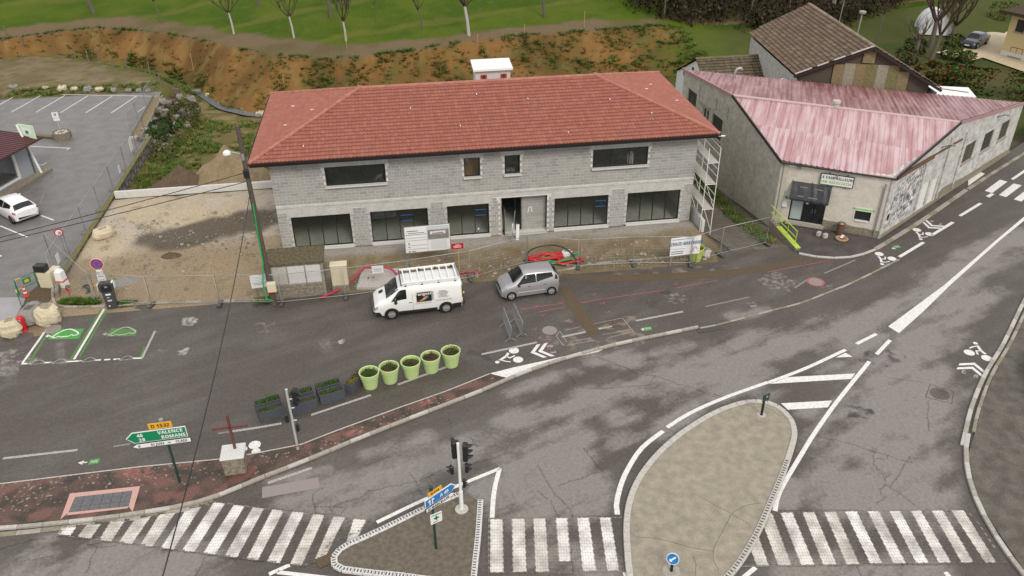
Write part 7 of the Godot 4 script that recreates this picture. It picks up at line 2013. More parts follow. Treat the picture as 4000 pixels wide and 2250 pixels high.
func build_cars():
	paint("rubber", Color(0.018, 0.018, 0.019), 0.85)
	paint("black_trim", Color(0.016, 0.016, 0.017), 0.6)
	var cg := paint("car_glass", Color(0.010, 0.013, 0.014), 0.06)
	cg.metallic_specular = 0.5
	paint("lamp_glass", Color(0.42, 0.43, 0.44), 0.12, 0.3)
	paint("lamp_red", Color(0.28, 0.015, 0.025), 0.2)
	paint("alloy", Color(0.42, 0.42, 0.43), 0.35, 0.6)
	paint("dark_alloy", Color(0.06, 0.06, 0.065), 0.35, 0.5)
	car_paint("van_white", Color(0.74, 0.74, 0.73))
	car_paint("silver", Color(0.36, 0.345, 0.365), 0.35)
	car_paint("ice_white", Color(0.78, 0.78, 0.78))
	car_paint("navy", Color(0.012, 0.014, 0.03))
	car_paint("pale_blue", Color(0.50, 0.56, 0.60))
	var f: Vector3 = P3(6.74, 0, 9.03)
	var b: Vector3 = P3(9.98, 0, 8.82)
	var d := (f - b).normalized()
	var side := d.cross(Vector3.UP)
	var c := (f + b) / 2.0
	var near := P3(-d.z, 0, d.x)
	if near.z < 0: near = -near
	var o := car("white_van", "van", c - near * 0.98 - d * 0.05, yaw_of(d), M.van_white, M.alloy, 10, "white panel van with white roof rack parked along the fence", "van")
	for z in [-0.80, 0.80]:
		part(boxm(P3(-0.72, 2.16, z), P3(3.25, 0.09, 0.06), 0.01), "rack_rail", M.white_paint, o)
		part(boxm(P3(-0.72, 2.07, z * 1.04), P3(3.1, 0.05, 0.03)), "rack_rail", M.white_paint, o)
		for i in 4: part(boxm(P3(-2.1 + i * 0.93, 2.03, z), P3(0.1, 0.14, 0.05)), "rack_foot", M.black_trim, o)
	for i in 8: part(boxm(P3(-2.22 + i * 0.42, 2.12, 0), P3(0.07, 0.035, 1.58)), "rack_bar", M.white_paint, o)
	part(bar(P3(-2.32, 2.17, -0.8), P3(-2.32, 2.17, 0.8), 0.04, 8), "rack_roller", M.galvanised, o)
	part(boxm(P3(0.93, 2.09, 0), P3(0.05, 0.16, 1.66), 0.01), "rack_deflector", M.black_trim, o)
	part(boxm(P3(-2.55, 0.45, 0.0), P3(0.14, 0.22, 1.6), 0.04), "rear_bumper", M.black_trim, o)
	part(bar(P3(-2.6, 0.42, 0.3), P3(-2.75, 0.46, 0.3), 0.06, 8), "tow_ball_cover", paint("yellow_cap", Color(0.6, 0.5, 0.03), 0.5), o)
	var sz := 1.0 if (o.transform.basis * P3(0, 0, 1)).dot(near) > 0 else -1.0
	var face := Basis(P3(sz, 0, 0), Vector3.UP, P3(0, 0, sz))
	var zz := 0.99 * sz
	var px := -0.28
	part(boxm(P3(px, 1.26, zz), P3(0.86, 0.62, 0.012)), "black_panel", M.sign_black, o)
	words("Fangeat", 0.17, M.sign_white, o, Transform3D(face, P3(px + 0.03 * sz * -1.0, 1.46, zz + 0.008 * sz)), "lettering", 0.006, true)
	var rb := [Color(0.55, 0.02, 0.02), Color(0.65, 0.25, 0.02), Color(0.65, 0.55, 0.03), Color(0.1, 0.4, 0.05), Color(0.05, 0.3, 0.35), Color(0.16, 0.06, 0.35)]
	for i in 6:
		var m := MB.new()
		var prev := []
		for j in 9:
			var t := j / 8.0
			var yy := 1.02 + 0.32 * smoothstep(0.0, 1.0, t) * (1.0 - i * 0.08) + 0.0
			var xx := -0.40 + 0.60 * t + i * 0.055 * (1.0 - t * 0.75)
			var wdt := 0.055 * (1.0 - t * 0.6)
			var q := [P3(xx * sz, yy, 0.0), P3((xx + wdt) * sz, yy - wdt * 0.4, 0.0)]
			if j > 0: m.quad(prev[0], prev[1], q[1], q[0])
			prev = q
		part(m, "rainbow_stripe", paint("rainbow_%d" % i, rb[i], 0.5), o, tv(px, 0.0, zz + 0.009 * sz))
	words("VITRERIE", 0.10, M.zinc, o, Transform3D(face * Basis(Vector3.BACK, -PI / 2), P3(px + 0.49 * sz, 1.28, zz + 0.004 * sz)), "lettering", 0.006, true)
	words("38160 Saint-Marcellin", 0.07, M.zinc, o, Transform3D(face, P3(px - 0.05 * sz, 0.86, zz + 0.0 * sz)), "lettering", 0.006)
	words("04 76 38 02 69", 0.10, M.zinc, o, Transform3D(face, P3(px + 1.1 * sz, 0.92, zz)), "lettering", 0.006)
	for i in 6: part(boxm(P3(px + (1.05 + 0.06 * (i % 2)) * sz, 1.52 - i * 0.08, zz), P3(0.42 + 0.1 * (i % 3), 0.03, 0.006)), "small_print", M.zinc, o)
	part(boxm(P3(2.08, 1.195, -0.25 * sz), P3(0.26, 0.012, 0.3)), "bonnet_badge", M.sign_black, o, Transform3D(Basis(Vector3.BACK, -0.42), P3(-0.31, 0.95, 0)))
	f = P3(13.77, 0, 8.14)
	b = P3(16.18, 0, 7.91)
	d = (f - b).normalized()
	near = P3(-d.z, 0, d.x)
	if near.z < 0: near = -near
	car("silver_hatchback", "mini", (f + b) / 2.0 - near * 0.86 + d * 0.04, yaw_of(d), M.silver, M.alloy, 8, "small silver hatchback parked beside the white van", "car")
	var rl: Vector3 = P3(-18.75, 0, -6.93)
	var rr: Vector3 = P3(-17.53, 0, -8.13)
	var ax := (rr - rl).normalized()
	d = P3(ax.z, 0, -ax.x)
	if d.x > 0: d = -d
	car("white_hatchback", "hatch", rl + ax * 0.89 + d * 2.05, yaw_of(d), M.ice_white, M.dark_alloy, 5, "white hatchback with dark rear window parked in the left car park", "car")
	car("pale_hatchback", "hatch", P3(-32.7, 0, -37.0), 2.65, M.pale_blue, M.dark_alloy, 5, "pale blue white car nose out at the far left of the car park", "car")
	car("dark_saloon", "sedan", P3(73.6, 0.02, -37.2), yaw_of(P3(-0.82, 0, 0.57)), M.navy, M.alloy, 7, "dark blue saloon car on the beige gravel drive", "car")
	car("silver_estate", "hatch", P3(60.05, 0, -9.92) + P3(1.9, 0, -0.6), yaw_of(P3(-0.75, 0, 0.6)), M.silver, M.alloy, 7, "silver car cut by the right edge behind the bar", "car")
	car("black_car", "hatch", P3(37.33, 0, 21.26) + P3(1.75, 0.1, -0.6), yaw_of(P3(-0.55, 0, 0.85)), M.navy, M.alloy, 7, "dark car cut by the right edge on the pavement", "car")

func plant_materials():
	for e in [["herb_leaf", Color(0.05, 0.105, 0.022)], ["olive_leaf", Color(0.075, 0.085, 0.028)], ["brown_leaf", Color(0.085, 0.055, 0.032)], ["moss_leaf", Color(0.20, 0.18, 0.03)], ["grass_leaf", Color(0.055, 0.10, 0.02)], ["hedge_leaf", Color(0.035, 0.055, 0.014)], ["hedge_red", Color(0.10, 0.04, 0.018)], ["twig", Color(0.085, 0.06, 0.045)], ["dead_leaf", Color(0.11, 0.075, 0.05)]]:
		var m := paint(e[0], e[1], 0.85)
		m.vertex_color_use_as_albedo = true
		m.backlight_enabled = true
		m.backlight = e[1] * 0.4
	paint("cream", Color(0.60, 0.53, 0.39), 0.6)
	grainy("stone_cream", Color(0.42, 0.35, 0.23), Color(0.66, 0.59, 0.46), 1.1, 0.9, 0.08, 0.03, 256, 0.03, Color(0.3, 0.24, 0.14), 0.5, 121)
	grainy("stone_grey", Color(0.17, 0.16, 0.15), Color(0.34, 0.33, 0.31), 1.1, 0.9, 0.08, 0.03, 256, 0.03, Color(0.12, 0.11, 0.09), 0.5, 122)
	grainy("bark", Color(0.085, 0.07, 0.055), Color(0.20, 0.17, 0.14), 0.7, 0.95, 0.1, 0.04, 256, 0.02, Color(0.3, 0.28, 0.25), 0.4, 123)
	grainy("bark_white", Color(0.34, 0.33, 0.31), Color(0.55, 0.53, 0.50), 0.7, 0.95, 0.1, 0.04, 256, 0.04, Color(0.2, 0.18, 0.15), 0.2, 124)

func plate(o: Node, pts: Array, m: Material, called: String, tr: Transform3D, thick := 0.03) -> MeshInstance3D:
	var b := MB.new()
	b.prism(pts, thick, Basis.IDENTITY, P3(0, 0, -thick / 2))
	return part(b, called, m, o, tr)

func rect(w: float, h: float) -> Array:
	return [P2(-w / 2, -h / 2), P2(w / 2, -h / 2), P2(w / 2, h / 2), P2(-w / 2, h / 2)]

func arrow_plate(o: Node, x0: float, x1: float, y: float, h: float, left: bool, tr: Transform3D, rimm: Material, face: Material, tip := 0.5):
	for k in 2:
		var g := 0.0 if k == 0 else 0.03
		var a := x0 + g
		var b := x1 - g
		var hh := h / 2 - g
		var t := h * tip
		var pts := [P2(a + t, -hh), P2(b, -hh), P2(b, hh), P2(a + t, hh), P2(a + g * 0.5, 0)] if left else [P2(a, -hh), P2(b - t, -hh), P2(b - g * 0.5, 0), P2(b - t, hh), P2(a, hh)]
		plate(o, pts, rimm if k == 0 else face, "arrow_plate" if k == 0 else "arrow_face", tr * tv(0, y, 0.012 * k), 0.03)

func disc(r: float, n := 24) -> Array:
	var out := []
	for i in n: out.append(P2(cos(TAU * i / n), sin(TAU * i / n)) * r)
	return out

func signal_head(o: Node, at: Vector3, turn: float, lamps: int, s: float):
	var tr := Transform3D(Basis(Vector3.UP, turn), at)
	var h := part(boxm(Vector3.ZERO, P3(0.3 * s, 0.29 * lamps * s, 0.2 * s), 0.04 * s), "signal_head", M.sign_black, o, tr)
	for i in lamps:
		var y := (i - (lamps - 1) / 2.0) * 0.28 * s
		part(bar(P3(0, y, 0.1 * s), P3(0, y, 0.115 * s), 0.1 * s, 12), "lens", M.old_glass, h)
		var v := MB.new()
		var pr := []
		for j in 9:
			var a := PI * j / 8.0
			var q := [P3(cos(a) * 0.12 * s, y + sin(a) * 0.12 * s, 0.1 * s), P3(cos(a) * 0.115 * s, y + sin(a) * 0.115 * s, (0.12 + 0.2 * sin(a)) * s)]
			if j > 0: v.quad(pr[0], q[0], q[1], pr[1])
			pr = q
		part(v, "visor", M.sign_black, h)

func pole(o: Node, h: float, r: float, m: Material, called := "post"):
	return part(bar(Vector3.ZERO, P3(0, h, 0), r, 10), called, m, o)

func build_street():
	paint("post_green", Color(0.012, 0.045, 0.035), 0.5)
	paint("road_green", Color(0.0, 0.20, 0.085), 0.45)
	paint("road_blue", Color(0.01, 0.17, 0.46), 0.45)
	paint("road_yellow", Color(0.72, 0.36, 0.015), 0.45)
	paint("sign_red", Color(0.45, 0.012, 0.03), 0.45)
	paint("sign_blue", Color(0.012, 0.12, 0.45), 0.45)
	paint("bin_red", Color(0.52, 0.01, 0.018), 0.4)
	paint("silver_post", Color(0.55, 0.56, 0.57), 0.4, 0.4)
	var o := base("direction_signpost", P3(-2.59, 0.1, 20.55), 0.05, "green signpost with yellow, green and white direction plates", "signpost")
	pole(o, 3.5, 0.055, M.post_green)
	part(bar(P3(0, 3.45, 0), P3(0, 3.56, 0), 0.09, 10), "post_cap", M.zinc, o)
	var f := Transform3D(Basis(Vector3.RIGHT, 0.0), P3(0.03, 0, 0.08))
	plate(o, rect(0.92, 0.3), M.road_yellow, "road_number_plate", f * tv(-0.1, 3.3, 0))
	words("D 1532", 0.17, M.sign_black, o, f * tv(-0.1, 3.3, 0.019), "lettering", 0.008, true)
	arrow_plate(o, -1.55, 0.85, 2.82, 0.56, true, f, M.sign_white, M.road_green)
	for e in [["46", -0.98, 2.93], ["28", -0.94, 2.69], ["VALENCE", 0.22, 2.95], ["ROMANS", 0.3, 2.7]]: words(e[0], 0.165, M.sign_white, o, f * tv(e[1], e[2], 0.032), "lettering", 0.008, true)
	arrow_plate(o, -1.42, 0.95, 2.37, 0.26, true, f, M.sign_black, M.sign_white, 0.7)
	for e in [["6", -1.12, 0.12], ["S\u1d40 JUS\u1d40", -0.4, 0.12], ["DE", 0.06, 0.07], ["CLAIX", 0.55, 0.12]]: words(e[0].replace("\u1d40", "t"), e[2], M.sign_black, o, f * tv(e[1], 2.37, 0.032), "lettering", 0.008, true)
	o = base("direction_signpost", P3(8.17, 0.1, 25.88), 0.62, "green signpost with blue motorway plate and pharmacy board", "signpost")
	pole(o, 3.25, 0.055, M.post_green)
	part(bar(P3(0, 3.2, 0), P3(0, 3.34, 0), 0.085, 10), "post_cap", M.post_green, o)
	f = tv(0.1, 0, 0.08)
	plate(o, rect(0.66, 0.2), M.road_yellow, "road_number_plate", f * tv(0.0, 3.08, 0))
	words("D 518", 0.11, M.sign_black, o, f * tv(0.0, 3.08, 0.019), "lettering", 0.008, true)
	arrow_plate(o, -0.5, 1.0, 2.74, 0.4, false, f, M.sign_white, M.road_blue)
	words("A 49", 0.15, M.sign_white, o, f * tv(0.42, 2.74, 0.032), "lettering", 0.008, true)
	for s in [-1.0, 1.0]:
		part(boxm(P3(-0.22 + s * 0.06, 2.73, 0.11), P3(0.05, 0.27, 0.01)), "motorway_symbol", M.sign_white, o, tv(0.1, 0, 0.0))
		part(boxm(P3(-0.22 + s * 0.1, 2.8, 0.112), P3(0.1, 0.05, 0.01)), "motorway_symbol", M.sign_white, o, tv(0.1, 0, 0.0))
	arrow_plate(o, -0.5, 0.95, 2.4, 0.22, false, f, M.sign_black, M.sign_white, 0.7)
	words("St MARCELLIN", 0.11, M.sign_black, o, f * tv(0.12, 2.4, 0.032), "lettering", 0.008, true)
	var ph := Transform3D(Basis(Vector3.UP, -0.25), P3(0.06, 1.72, 0.09))
	plate(o, rect(0.48, 0.5), M.sign_white, "pharmacy_board", ph)
	words("PHARMACIE", 0.05, M.road_green, o, ph * tv(0, 0.19, 0.019), "lettering", 0.008, true)
	for e in [[0.22, 0.07], [0.07, 0.22]]: part(boxm(P3(0, 0.02, 0.02), P3(e[0], e[1], 0.012)), "green_cross", M.road_green, o, ph)
	plate(o, [P2(-0.12, 0), P2(-0.05, 0.03), P2(-0.05, 0.008), P2(0.1, 0.008), P2(0.1, -0.008), P2(-0.05, -0.008), P2(-0.05, -0.03)], M.sign_black, "arrow", ph * tv(-0.02, -0.17, 0.018), 0.01)
	o = base("traffic_light", P3(9.36, 0.1, 24.01), 0.0, "white traffic light pole with black heads on the triangular island", "traffic light")
	pole(o, 3.65, 0.06, M.white_paint)
	part(bar(Vector3.ZERO, P3(0, 1.05, 0), 0.085, 12), "base_sleeve", M.white_paint, o)
	part(bar(Vector3.ZERO, P3(0, 0.05, 0), 0.28, 14), "footing", M.kerb_pale, o)
	signal_head(o, P3(0.28, 3.1, -0.06), 1.35, 3, 1.0)
	signal_head(o, P3(-0.1, 3.15, -0.2), 3.5, 3, 1.0)
	plate(o, disc(0.2), M.zinc, "backing_plate", Transform3D(Basis(Vector3.UP, 0.4), P3(-0.12, 2.6, -0.05)))
	signal_head(o, P3(-0.3, 2.3, 0.0), -1.5, 2, 0.72)
	signal_head(o, P3(0.3, 2.3, 0.0), 1.4, 2, 0.72)
	signal_head(o, P3(0.16, 1.45, -0.03), 1.3, 3, 0.5)
	o = base("traffic_light", P3(2.33, 0.1, 19.22), 0.0, "grey traffic light pole with black heads on the brick strip", "traffic light")
	pole(o, 3.45, 0.06, M.silver_post)
	part(bar(P3(0, 0.2, 0), P3(0, 0.24, 0), 0.066, 10), "red_band", M.sign_red, o)
	signal_head(o, P3(0.32, 3.0, 0.0), 1.2, 3, 1.0)
	signal_head(o, P3(-0.2, 1.98, 0.1), -1.2, 2, 0.8)
	signal_head(o, P3(0.16, 1.25, -0.02), 1.3, 3, 0.5)
	for y in [2.9, 2.4, 1.7]: part(bar(P3(0, y, 0), P3(0.2, y, 0), 0.03, 6), "bracket", M.silver_post, o)
	o = base("wayside_cross", P3(-0.25, 0.1, 20.1), 0.03, "rust brown iron cross on a weathered stone pedestal", "cross")
	part(boxm(P3(0, 0.5, 0), P3(0.92, 1.0, 0.85), 0.06), "pedestal", M.dirty_base, o)
	part(boxm(P3(0.02, 1.03, 0.02), P3(1.02, 0.1, 0.98), 0.03), "cap_stone", M.kerb_white, o)
	part(boxm(P3(0.1, 1.3, -0.15), P3(0.11, 2.6, 0.1), 0.01), "upright", grainy("cross_iron", Color(0.075, 0.025, 0.018), Color(0.20, 0.06, 0.04), 0.6, 0.6, 0.1, 0.04, 256, 0.02, Color(0.1, 0.05, 0.04), 0.0, 111), o, tv(0, 0.35, 0))
	part(boxm(P3(0.1, 2.28, -0.15), P3(1.5, 0.11, 0.1), 0.01), "crossbar", M.cross_iron, o)
	for e in [[P3(0.62, 0.01, -1.55), 0.28], [P3(0.72, 0.01, -1.1), 0.2], [P3(0.1, 0.01, -1.35), 0.22]]:
		part(bar(e[0] + P3(0, -0.1, 0), e[0] + P3(0, -0.08, 0), e[1], 14), "white_spot", M.white_line, o)
	o = base("keep_left_sign", P3(16.98, 0.1, 28.36), -0.45, "small blue round arrow sign on a black post on the oval island", "sign")
	pole(o, 0.62, 0.06, M.black_metal)
	part(bar(Vector3.ZERO, P3(0, 0.015, 0), 0.34, 16), "footing", M.kerb_grey, o)
	var bs := Transform3D(Basis(Vector3.RIGHT, -0.35), P3(0, 0.78, 0.08))
	plate(o, disc(0.24), M.sign_white, "disc_rim", bs)
	plate(o, disc(0.215), M.road_blue, "disc_face", bs * tv(0, 0, 0.006))
	plate(o, [P2(-0.12, -0.12), P2(0.0, -0.12), P2(-0.03, -0.08), P2(0.12, 0.08), P2(0.08, 0.12), P2(-0.08, -0.03), P2(-0.12, 0.0)], M.sign_white, "arrow", bs * tv(0, 0, 0.012))
	o = base("island_marker", P3(24.0, 0.1, 20.25), 0.4, "dark green marker board on a post at the island tip", "marker")
	pole(o, 1.1, 0.06, M.black_metal)
	part(bar(Vector3.ZERO, P3(0, 0.02, 0), 0.2, 14), "footing", M.kerb_pale, o)
	part(boxm(P3(0, 1.12, 0.08), P3(0.42, 0.4, 0.05), 0.01), "board", M.post_green, o)
	part(bar(P3(0, 1.2, 0.12), P3(0, 1.2, 0.14), 0.07, 10), "reflector", M.zinc, o)
	o = base("charging_station", P3(-9.3, 0, 5.15), 0.12, "dark grey electric car charging station with green lamp", "charging station")
	var cb := MB.new()
	cb.prism([P2(-0.28, 0), P2(0.28, 0), P2(0.3, 1.1), P2(0.42, 1.35), P2(0.42, 1.62), P2(0.3, 1.74), P2(-0.3, 1.74), P2(-0.42, 1.62), P2(-0.42, 1.35), P2(-0.3, 1.1)], 0.36, Basis.IDENTITY, P3(0, 0, -0.18))
	part(cb, "cabinet", paint("charger_grey", Color(0.05, 0.052, 0.058), 0.4), o)
	plate(o, [P2(-0.25, 1.2), P2(0.25, 1.2), P2(0.3, 1.4), P2(0.22, 1.62), P2(-0.22, 1.62), P2(-0.3, 1.4)], M.sign_black, "control_panel", tv(0, 0, 0.19), 0.02)
	part(boxm(P3(0, 1.52, 0.205), P3(0.16, 0.1, 0.01)), "display", M.zinc, o)
	for s in [-1.0, 1.0]: part(boxm(P3(0.44 * s, 1.5, 0), P3(0.05, 0.34, 0.34), 0.02), "side_cheek", M.sign_white, o)
	part(boxm(P3(0.36, 1.72, 0), P3(0.12, 0.06, 0.3), 0.02, 0.0), "green_lamp", M.mint, o)
	part(boxm(P3(0, 1.0, 0.185), P3(0.28, 0.1, 0.01)), "info_label", M.sign_white, o)
	for e in [[-0.04, 0.8, 0.13], [0.0, 0.62, 0.26], [0.0, 0.57, 0.2], [-0.1, 0.24, 0.08]]: part(boxm(P3(e[0], e[1], 0.185), P3(e[2], 0.03 if e[1] > 0.3 else 0.08, 0.01)), "printed_line", M.sign_white, o)
	o = base("no_stopping_sign", P3(-9.85, 0.0, 4.1), 0.05, "round red and blue no stopping sign with white plates", "sign")
	pole(o, 2.6, 0.03, M.silver_post)
	var ns := tv(0.0, 2.42, 0.05)
	plate(o, disc(0.36), M.sign_white, "disc_rim", ns)
	plate(o, disc(0.34), M.sign_red, "disc_face", ns * tv(0, 0, 0.006))
	plate(o, disc(0.25), M.sign_blue, "blue_field", ns * tv(0, 0, 0.012))
	for a in [PI / 4, -PI / 4]: plate(o, rect(0.52, 0.06), M.sign_red, "red_bar", ns * Transform3D(Basis(Vector3.BACK, a), P3(0, 0, 0.018)))
	for e in [[1.88, 0.34, 0.26], [1.6, 0.44, 0.22], [1.36, 0.44, 0.22]]: plate(o, rect(e[1], e[2]), M.sign_white, "plate", tv(0.02, e[0], 0.05))
	for e in [[P2(-0.12, 0), P2(0.14, 0.0), 1.6], [P2(-0.14, -0.04), P2(0.14, 0.05), 1.36], [P2(-0.1, -0.03), P2(0.08, 0.04), 1.88]]:
		part(boxm(P3(0.02, e[2], 0.07), P3(0.28, 0.018, 0.008), 0.0), "symbol", M.sign_black, o)
		for s in [-1.0, 1.0]: plate(o, [P2(0.15 * s, 0), P2(0.09 * s, 0.035), P2(0.09 * s, -0.035)], M.sign_black, "symbol", tv(0.02, e[2], 0.07), 0.008)
	o = base("litter_bin", P3(-13.6, 0.0, 6.85), -0.3, "bright red post bin with grey mouth between the boulders", "bin")
	var lm := MB.new()
	lm.lathe([P2(0.2, 0), P2(0.2, 0.06), P2(0.16, 0.1), P2(0.19, 0.5), P2(0.19, 0.85), P2(0.14, 0.95), P2(0, 0.98)], 16)
	part(lm, "body", M.bin_red, o)
	part(boxm(P3(0.0, 0.72, 0.16), P3(0.24, 0.2, 0.08), 0.03), "mouth", M.zinc, o)
	part(bar(P3(0, 0.7, 0.18), P3(0, 0.7, 0.22), 0.06, 10), "opening", M.sign_black, o)
	boulder(P3(-14.1, 0.0, 7.1), P3(0.62, 0.55, 0.55), "stone_cream", 1, "cream boulder at the left of the red bin")
	boulder(P3(-13.5, 0.0, 5.7), P3(0.95, 0.5, 0.62), "stone_grey", 2, "large grey boulder behind the red bin")
	boulder(P3(-12.45, 0.0, 6.1), P3(0.68, 0.6, 0.58), "stone_cream", 3, "cream boulder beside the first charging bay")
	boulder(P3(-12.2, 0.0, -4.2), P3(0.75, 0.42, 0.5), "stone_cream", 4, "cream block of stone against the retaining wall on the gravel")
	grainy("planter_slate", Color(0.055, 0.06, 0.072), Color(0.10, 0.107, 0.12), 0.9, 0.7, 0.08, 0.03, 256, 0.01, Color(0.16, 0.16, 0.17), 0.0, 112)
	grainy("pot_green", Color(0.40, 0.53, 0.21), Color(0.50, 0.63, 0.29), 0.9, 0.45, 0.05, 0.03, 256, 0.01, Color(0.4, 0.45, 0.25), 0.0, 113)
	grainy("pot_soil", Color(0.045, 0.03, 0.02), Color(0.11, 0.08, 0.045), 0.5, 0.95, 0.2, 0.05, 256, 0.04, Color(0.2, 0.16, 0.1), 0.5, 114)
	var bx := [[P2(0.9, 16.58), 0.33, "slate planter in front of the left pair, nearest the road"], [P2(0.7, 15.99), 0.33, "slate planter with tall sprig at the left end, back of its pair"], [P2(2.42, 16.27), 0.33, "slate planter of the middle pair half behind the traffic light, front one"], [P2(2.23, 15.58), 0.33, "slate planter of the middle pair half behind the traffic light, back one"], [P2(3.71, 15.74), 0.3, "slate planter of the third pair, front one"], [P2(3.54, 15.12), 0.3, "slate planter of the third pair with leafy herbs, back one"], [P2(4.84, 14.89), 1.05, "slate planter with yellow moss turned aslant beside the first green pot"]]
	for i in bx.size(): trough(v3(bx[i][0]), bx[i][1], i, bx[i][2])
	var pt := [P2(5.6, 14.97), P2(6.59, 14.68), P2(7.68, 14.43), P2(8.71, 14.13), P2(9.77, 13.82)]
	var pn := ["next to the slanted slate planter", "second from the slanted slate planter", "in the middle of the row of five", "fourth from the slanted slate planter", "at the right end of the row"]
	for i in 5: pot(v3(pt[i]), i, "pale green round flower pot " + pn[i])
	pot(P3(25.95, 0, 5.2), 5, "lime green flower pot behind the white blue lettered board")
	crowd_barrier(v2(P3(13.64, 1.1, 10.4)), P2(13.78, 11.81), "steel crowd barrier with orange reflector, right one of two")
	crowd_barrier(v2(P3(13, 1.1, 10.66)), P2(13.11, 12.27), "steel crowd barrier, left one of two on the parking")
	o = base("parking_sign", P3(-20.95, 0, -24.3), 0.1, "small white parking sign standing in a mossy concrete tub", "sign")
	var tb := MB.new()
	tb.lathe([P2(0.0, 0), P2(0.72, 0), P2(0.78, 0.62), P2(0.68, 0.62), P2(0.66, 0.5), P2(0, 0.5)], 16)
	part(tb, "tub", M.dirty_base, o)
	for i in 8: part(boxm(P3(cos(i * 0.8) * 0.4, 0.54, sin(i * 0.8) * 0.4), P3(0.26, 0.16, 0.22), 0.06, i), "pebble", M.kerb_pale, o)
	part(bar(P3(0, 0.5, 0), P3(-0.05, 2.2, 0), 0.035, 8), "post", M.silver_post, o)
	plate(o, rect(0.5, 0.5), M.sign_white, "plate", tv(-0.05, 2.1, 0.05))
	plate(o, rect(0.5, 0.22), M.sign_white, "plate", tv(-0.03, 1.7, 0.05))
	part(boxm(P3(-0.05, 2.16, 0.075), P3(0.16, 0.2, 0.01)), "blue_square", M.sign_blue, o)
	words("P", 0.13, M.sign_white, o, tv(-0.05, 2.16, 0.085), "lettering", 0.006, true)
	o = base("shop_board", P3(-20.0, 0, -16.1), 0.0, "pale green board hanging from a leaning white post by the shop", "sign")
	part(bar(Vector3.ZERO, P3(-0.9, 4.0, -0.5), 0.09, 8), "post", M.white_paint, o)
	part(boxm(P3(0, 3.45, 0), P3(1.5, 1.15, 0.06), 0.01), "board", M.mint, o, Transform3D(Basis(Vector3.UP, -0.5), P3(-0.2, 0, -0.3)))
	part(boxm(P3(0, 3.5, 0.04), P3(0.9, 0.5, 0.01)), "print", M.sign_white, o, Transform3D(Basis(Vector3.UP, -0.5), P3(-0.2, 0, -0.3)))
	part(boxm(P3(0, 3.45, 0.05), P3(0.3, 0.24, 0.01)), "print", M.road_green, o, Transform3D(Basis(Vector3.UP, -0.5), P3(-0.2, 0, -0.3)))
	o = base("round_ban_sign", P3(-13.75, 0, -1.4), 0.0, "small round white sign with red ring on the car park fence", "sign")
	pole(o, 2.0, 0.025, M.galvanised)
	plate(o, disc(0.26), M.sign_red, "disc_ring", Transform3D(Basis(Vector3.UP, 0.3), P3(0, 1.95, 0.04)))
	plate(o, disc(0.19), M.sign_white, "disc_face", Transform3D(Basis(Vector3.UP, 0.3), P3(0, 1.95, 0.046)))
	for y in [0.06, 0.0, -0.06]: part(boxm(P3(0, 1.95 + y, 0.07), P3(0.2, 0.02, 0.006)), "print", M.sign_black, o)
	var pb := P3(0.02, 0, 6.4)
	var ptop := P3(-0.37, 10.5, 5.17)
	o = base("utility_pole", pb, 0.0, "leaning dark wooden utility pole with street lamp and green hose", "pole")
	var pm := MB.new()
	pm.tube([Vector3.ZERO, (ptop - pb) * 0.5, ptop - pb], 0.17, 10, 0.12)
	part(pm, "trunk", grainy("pole_wood", Color(0.055, 0.045, 0.038), Color(0.15, 0.125, 0.105), 0.9, 0.9, 0.08, 0.03, 256, 0.02, Color(0.2, 0.18, 0.15), 0.0, 115), o)
	var AT := func(h: float): return (ptop - pb) * (h / 10.5)
	part(bar(AT.call(9.0), AT.call(9.1) + P3(-0.75, 0.15, 0.1), 0.03, 6), "lamp_arm", M.galvanised, o)
	var lp := MB.new()
	lp.lathe([P2(0.22, 0), P2(0.2, 0.12), P2(0.1, 0.2), P2(0, 0.22)], 12, AT.call(9.1) + P3(-0.8, 0.0, 0.1))
	part(lp, "lamp_bowl", M.white_paint, o)
	part(boxm(AT.call(8.0) + P3(0, 0, 0.2), P3(0.3, 0.45, 0.2), 0.03), "cable_clamp", M.black_metal, o)
	part(boxm(AT.call(8.9) + P3(0, 0, 0.16), P3(0.14, 0.35, 0.1)), "label_plate", M.zinc, o)
	var hz := MB.new()
	hz.tube([AT.call(6.3) + P3(0.02, 0, 0.2), AT.call(4.5) + P3(-0.06, 0, 0.2), AT.call(2.8) + P3(-0.1, 0, 0.22), AT.call(1.6) + P3(-0.32, 0, 0.3), P3(-0.3, 0.7, 0.35), P3(0.0, 0.5, 0.35)], 0.045, 6)
	part(hz, "green_hose", paint("hose_green", Color(0.01, 0.30, 0.08), 0.5), o)
	for e in [[P3(0.02, 3.4, 0.02), P3(0.34, 3.4, 0.3)]]: part(boxm(AT.call(1.3) + P3(0.12, 0, 0.28), P3(0.5, 0.62, 0.3), 0.02), "meter_box", M.cream, o)
	for y in [1.05, 1.5]: part(boxm(AT.call(y) + P3(0.12, 0, 0.44), P3(0.5, 0.035, 0.012)), "red_stripe", M.sign_red, o)
	var w1: Vector3 = pb + AT.call(8.0)
	cable("overhead_cable", w1, P3(-52, 5.2, 13.5), P3(-12.34, 6.5, 8.25), "upper black cable running left from the utility pole")
	cable("overhead_cable", pb + AT.call(7.5), P3(-52, 4.9, 14.0), P3(-12.15, 6.5, 8.76), "lower black cable running left from the utility pole")
	cable("overhead_cable", pb + AT.call(7.0), P3(2.2, 8.4, 42.0), P3(0.55, 7, 32.02), "black cable running from the utility pole towards the viewer")
	cable("overhead_cable", P3(46.0, 5.95, -0.3), P3(95, 6.5, -25), P3(62, 5.5, -8.0), "thin cable running right from the bar roof")

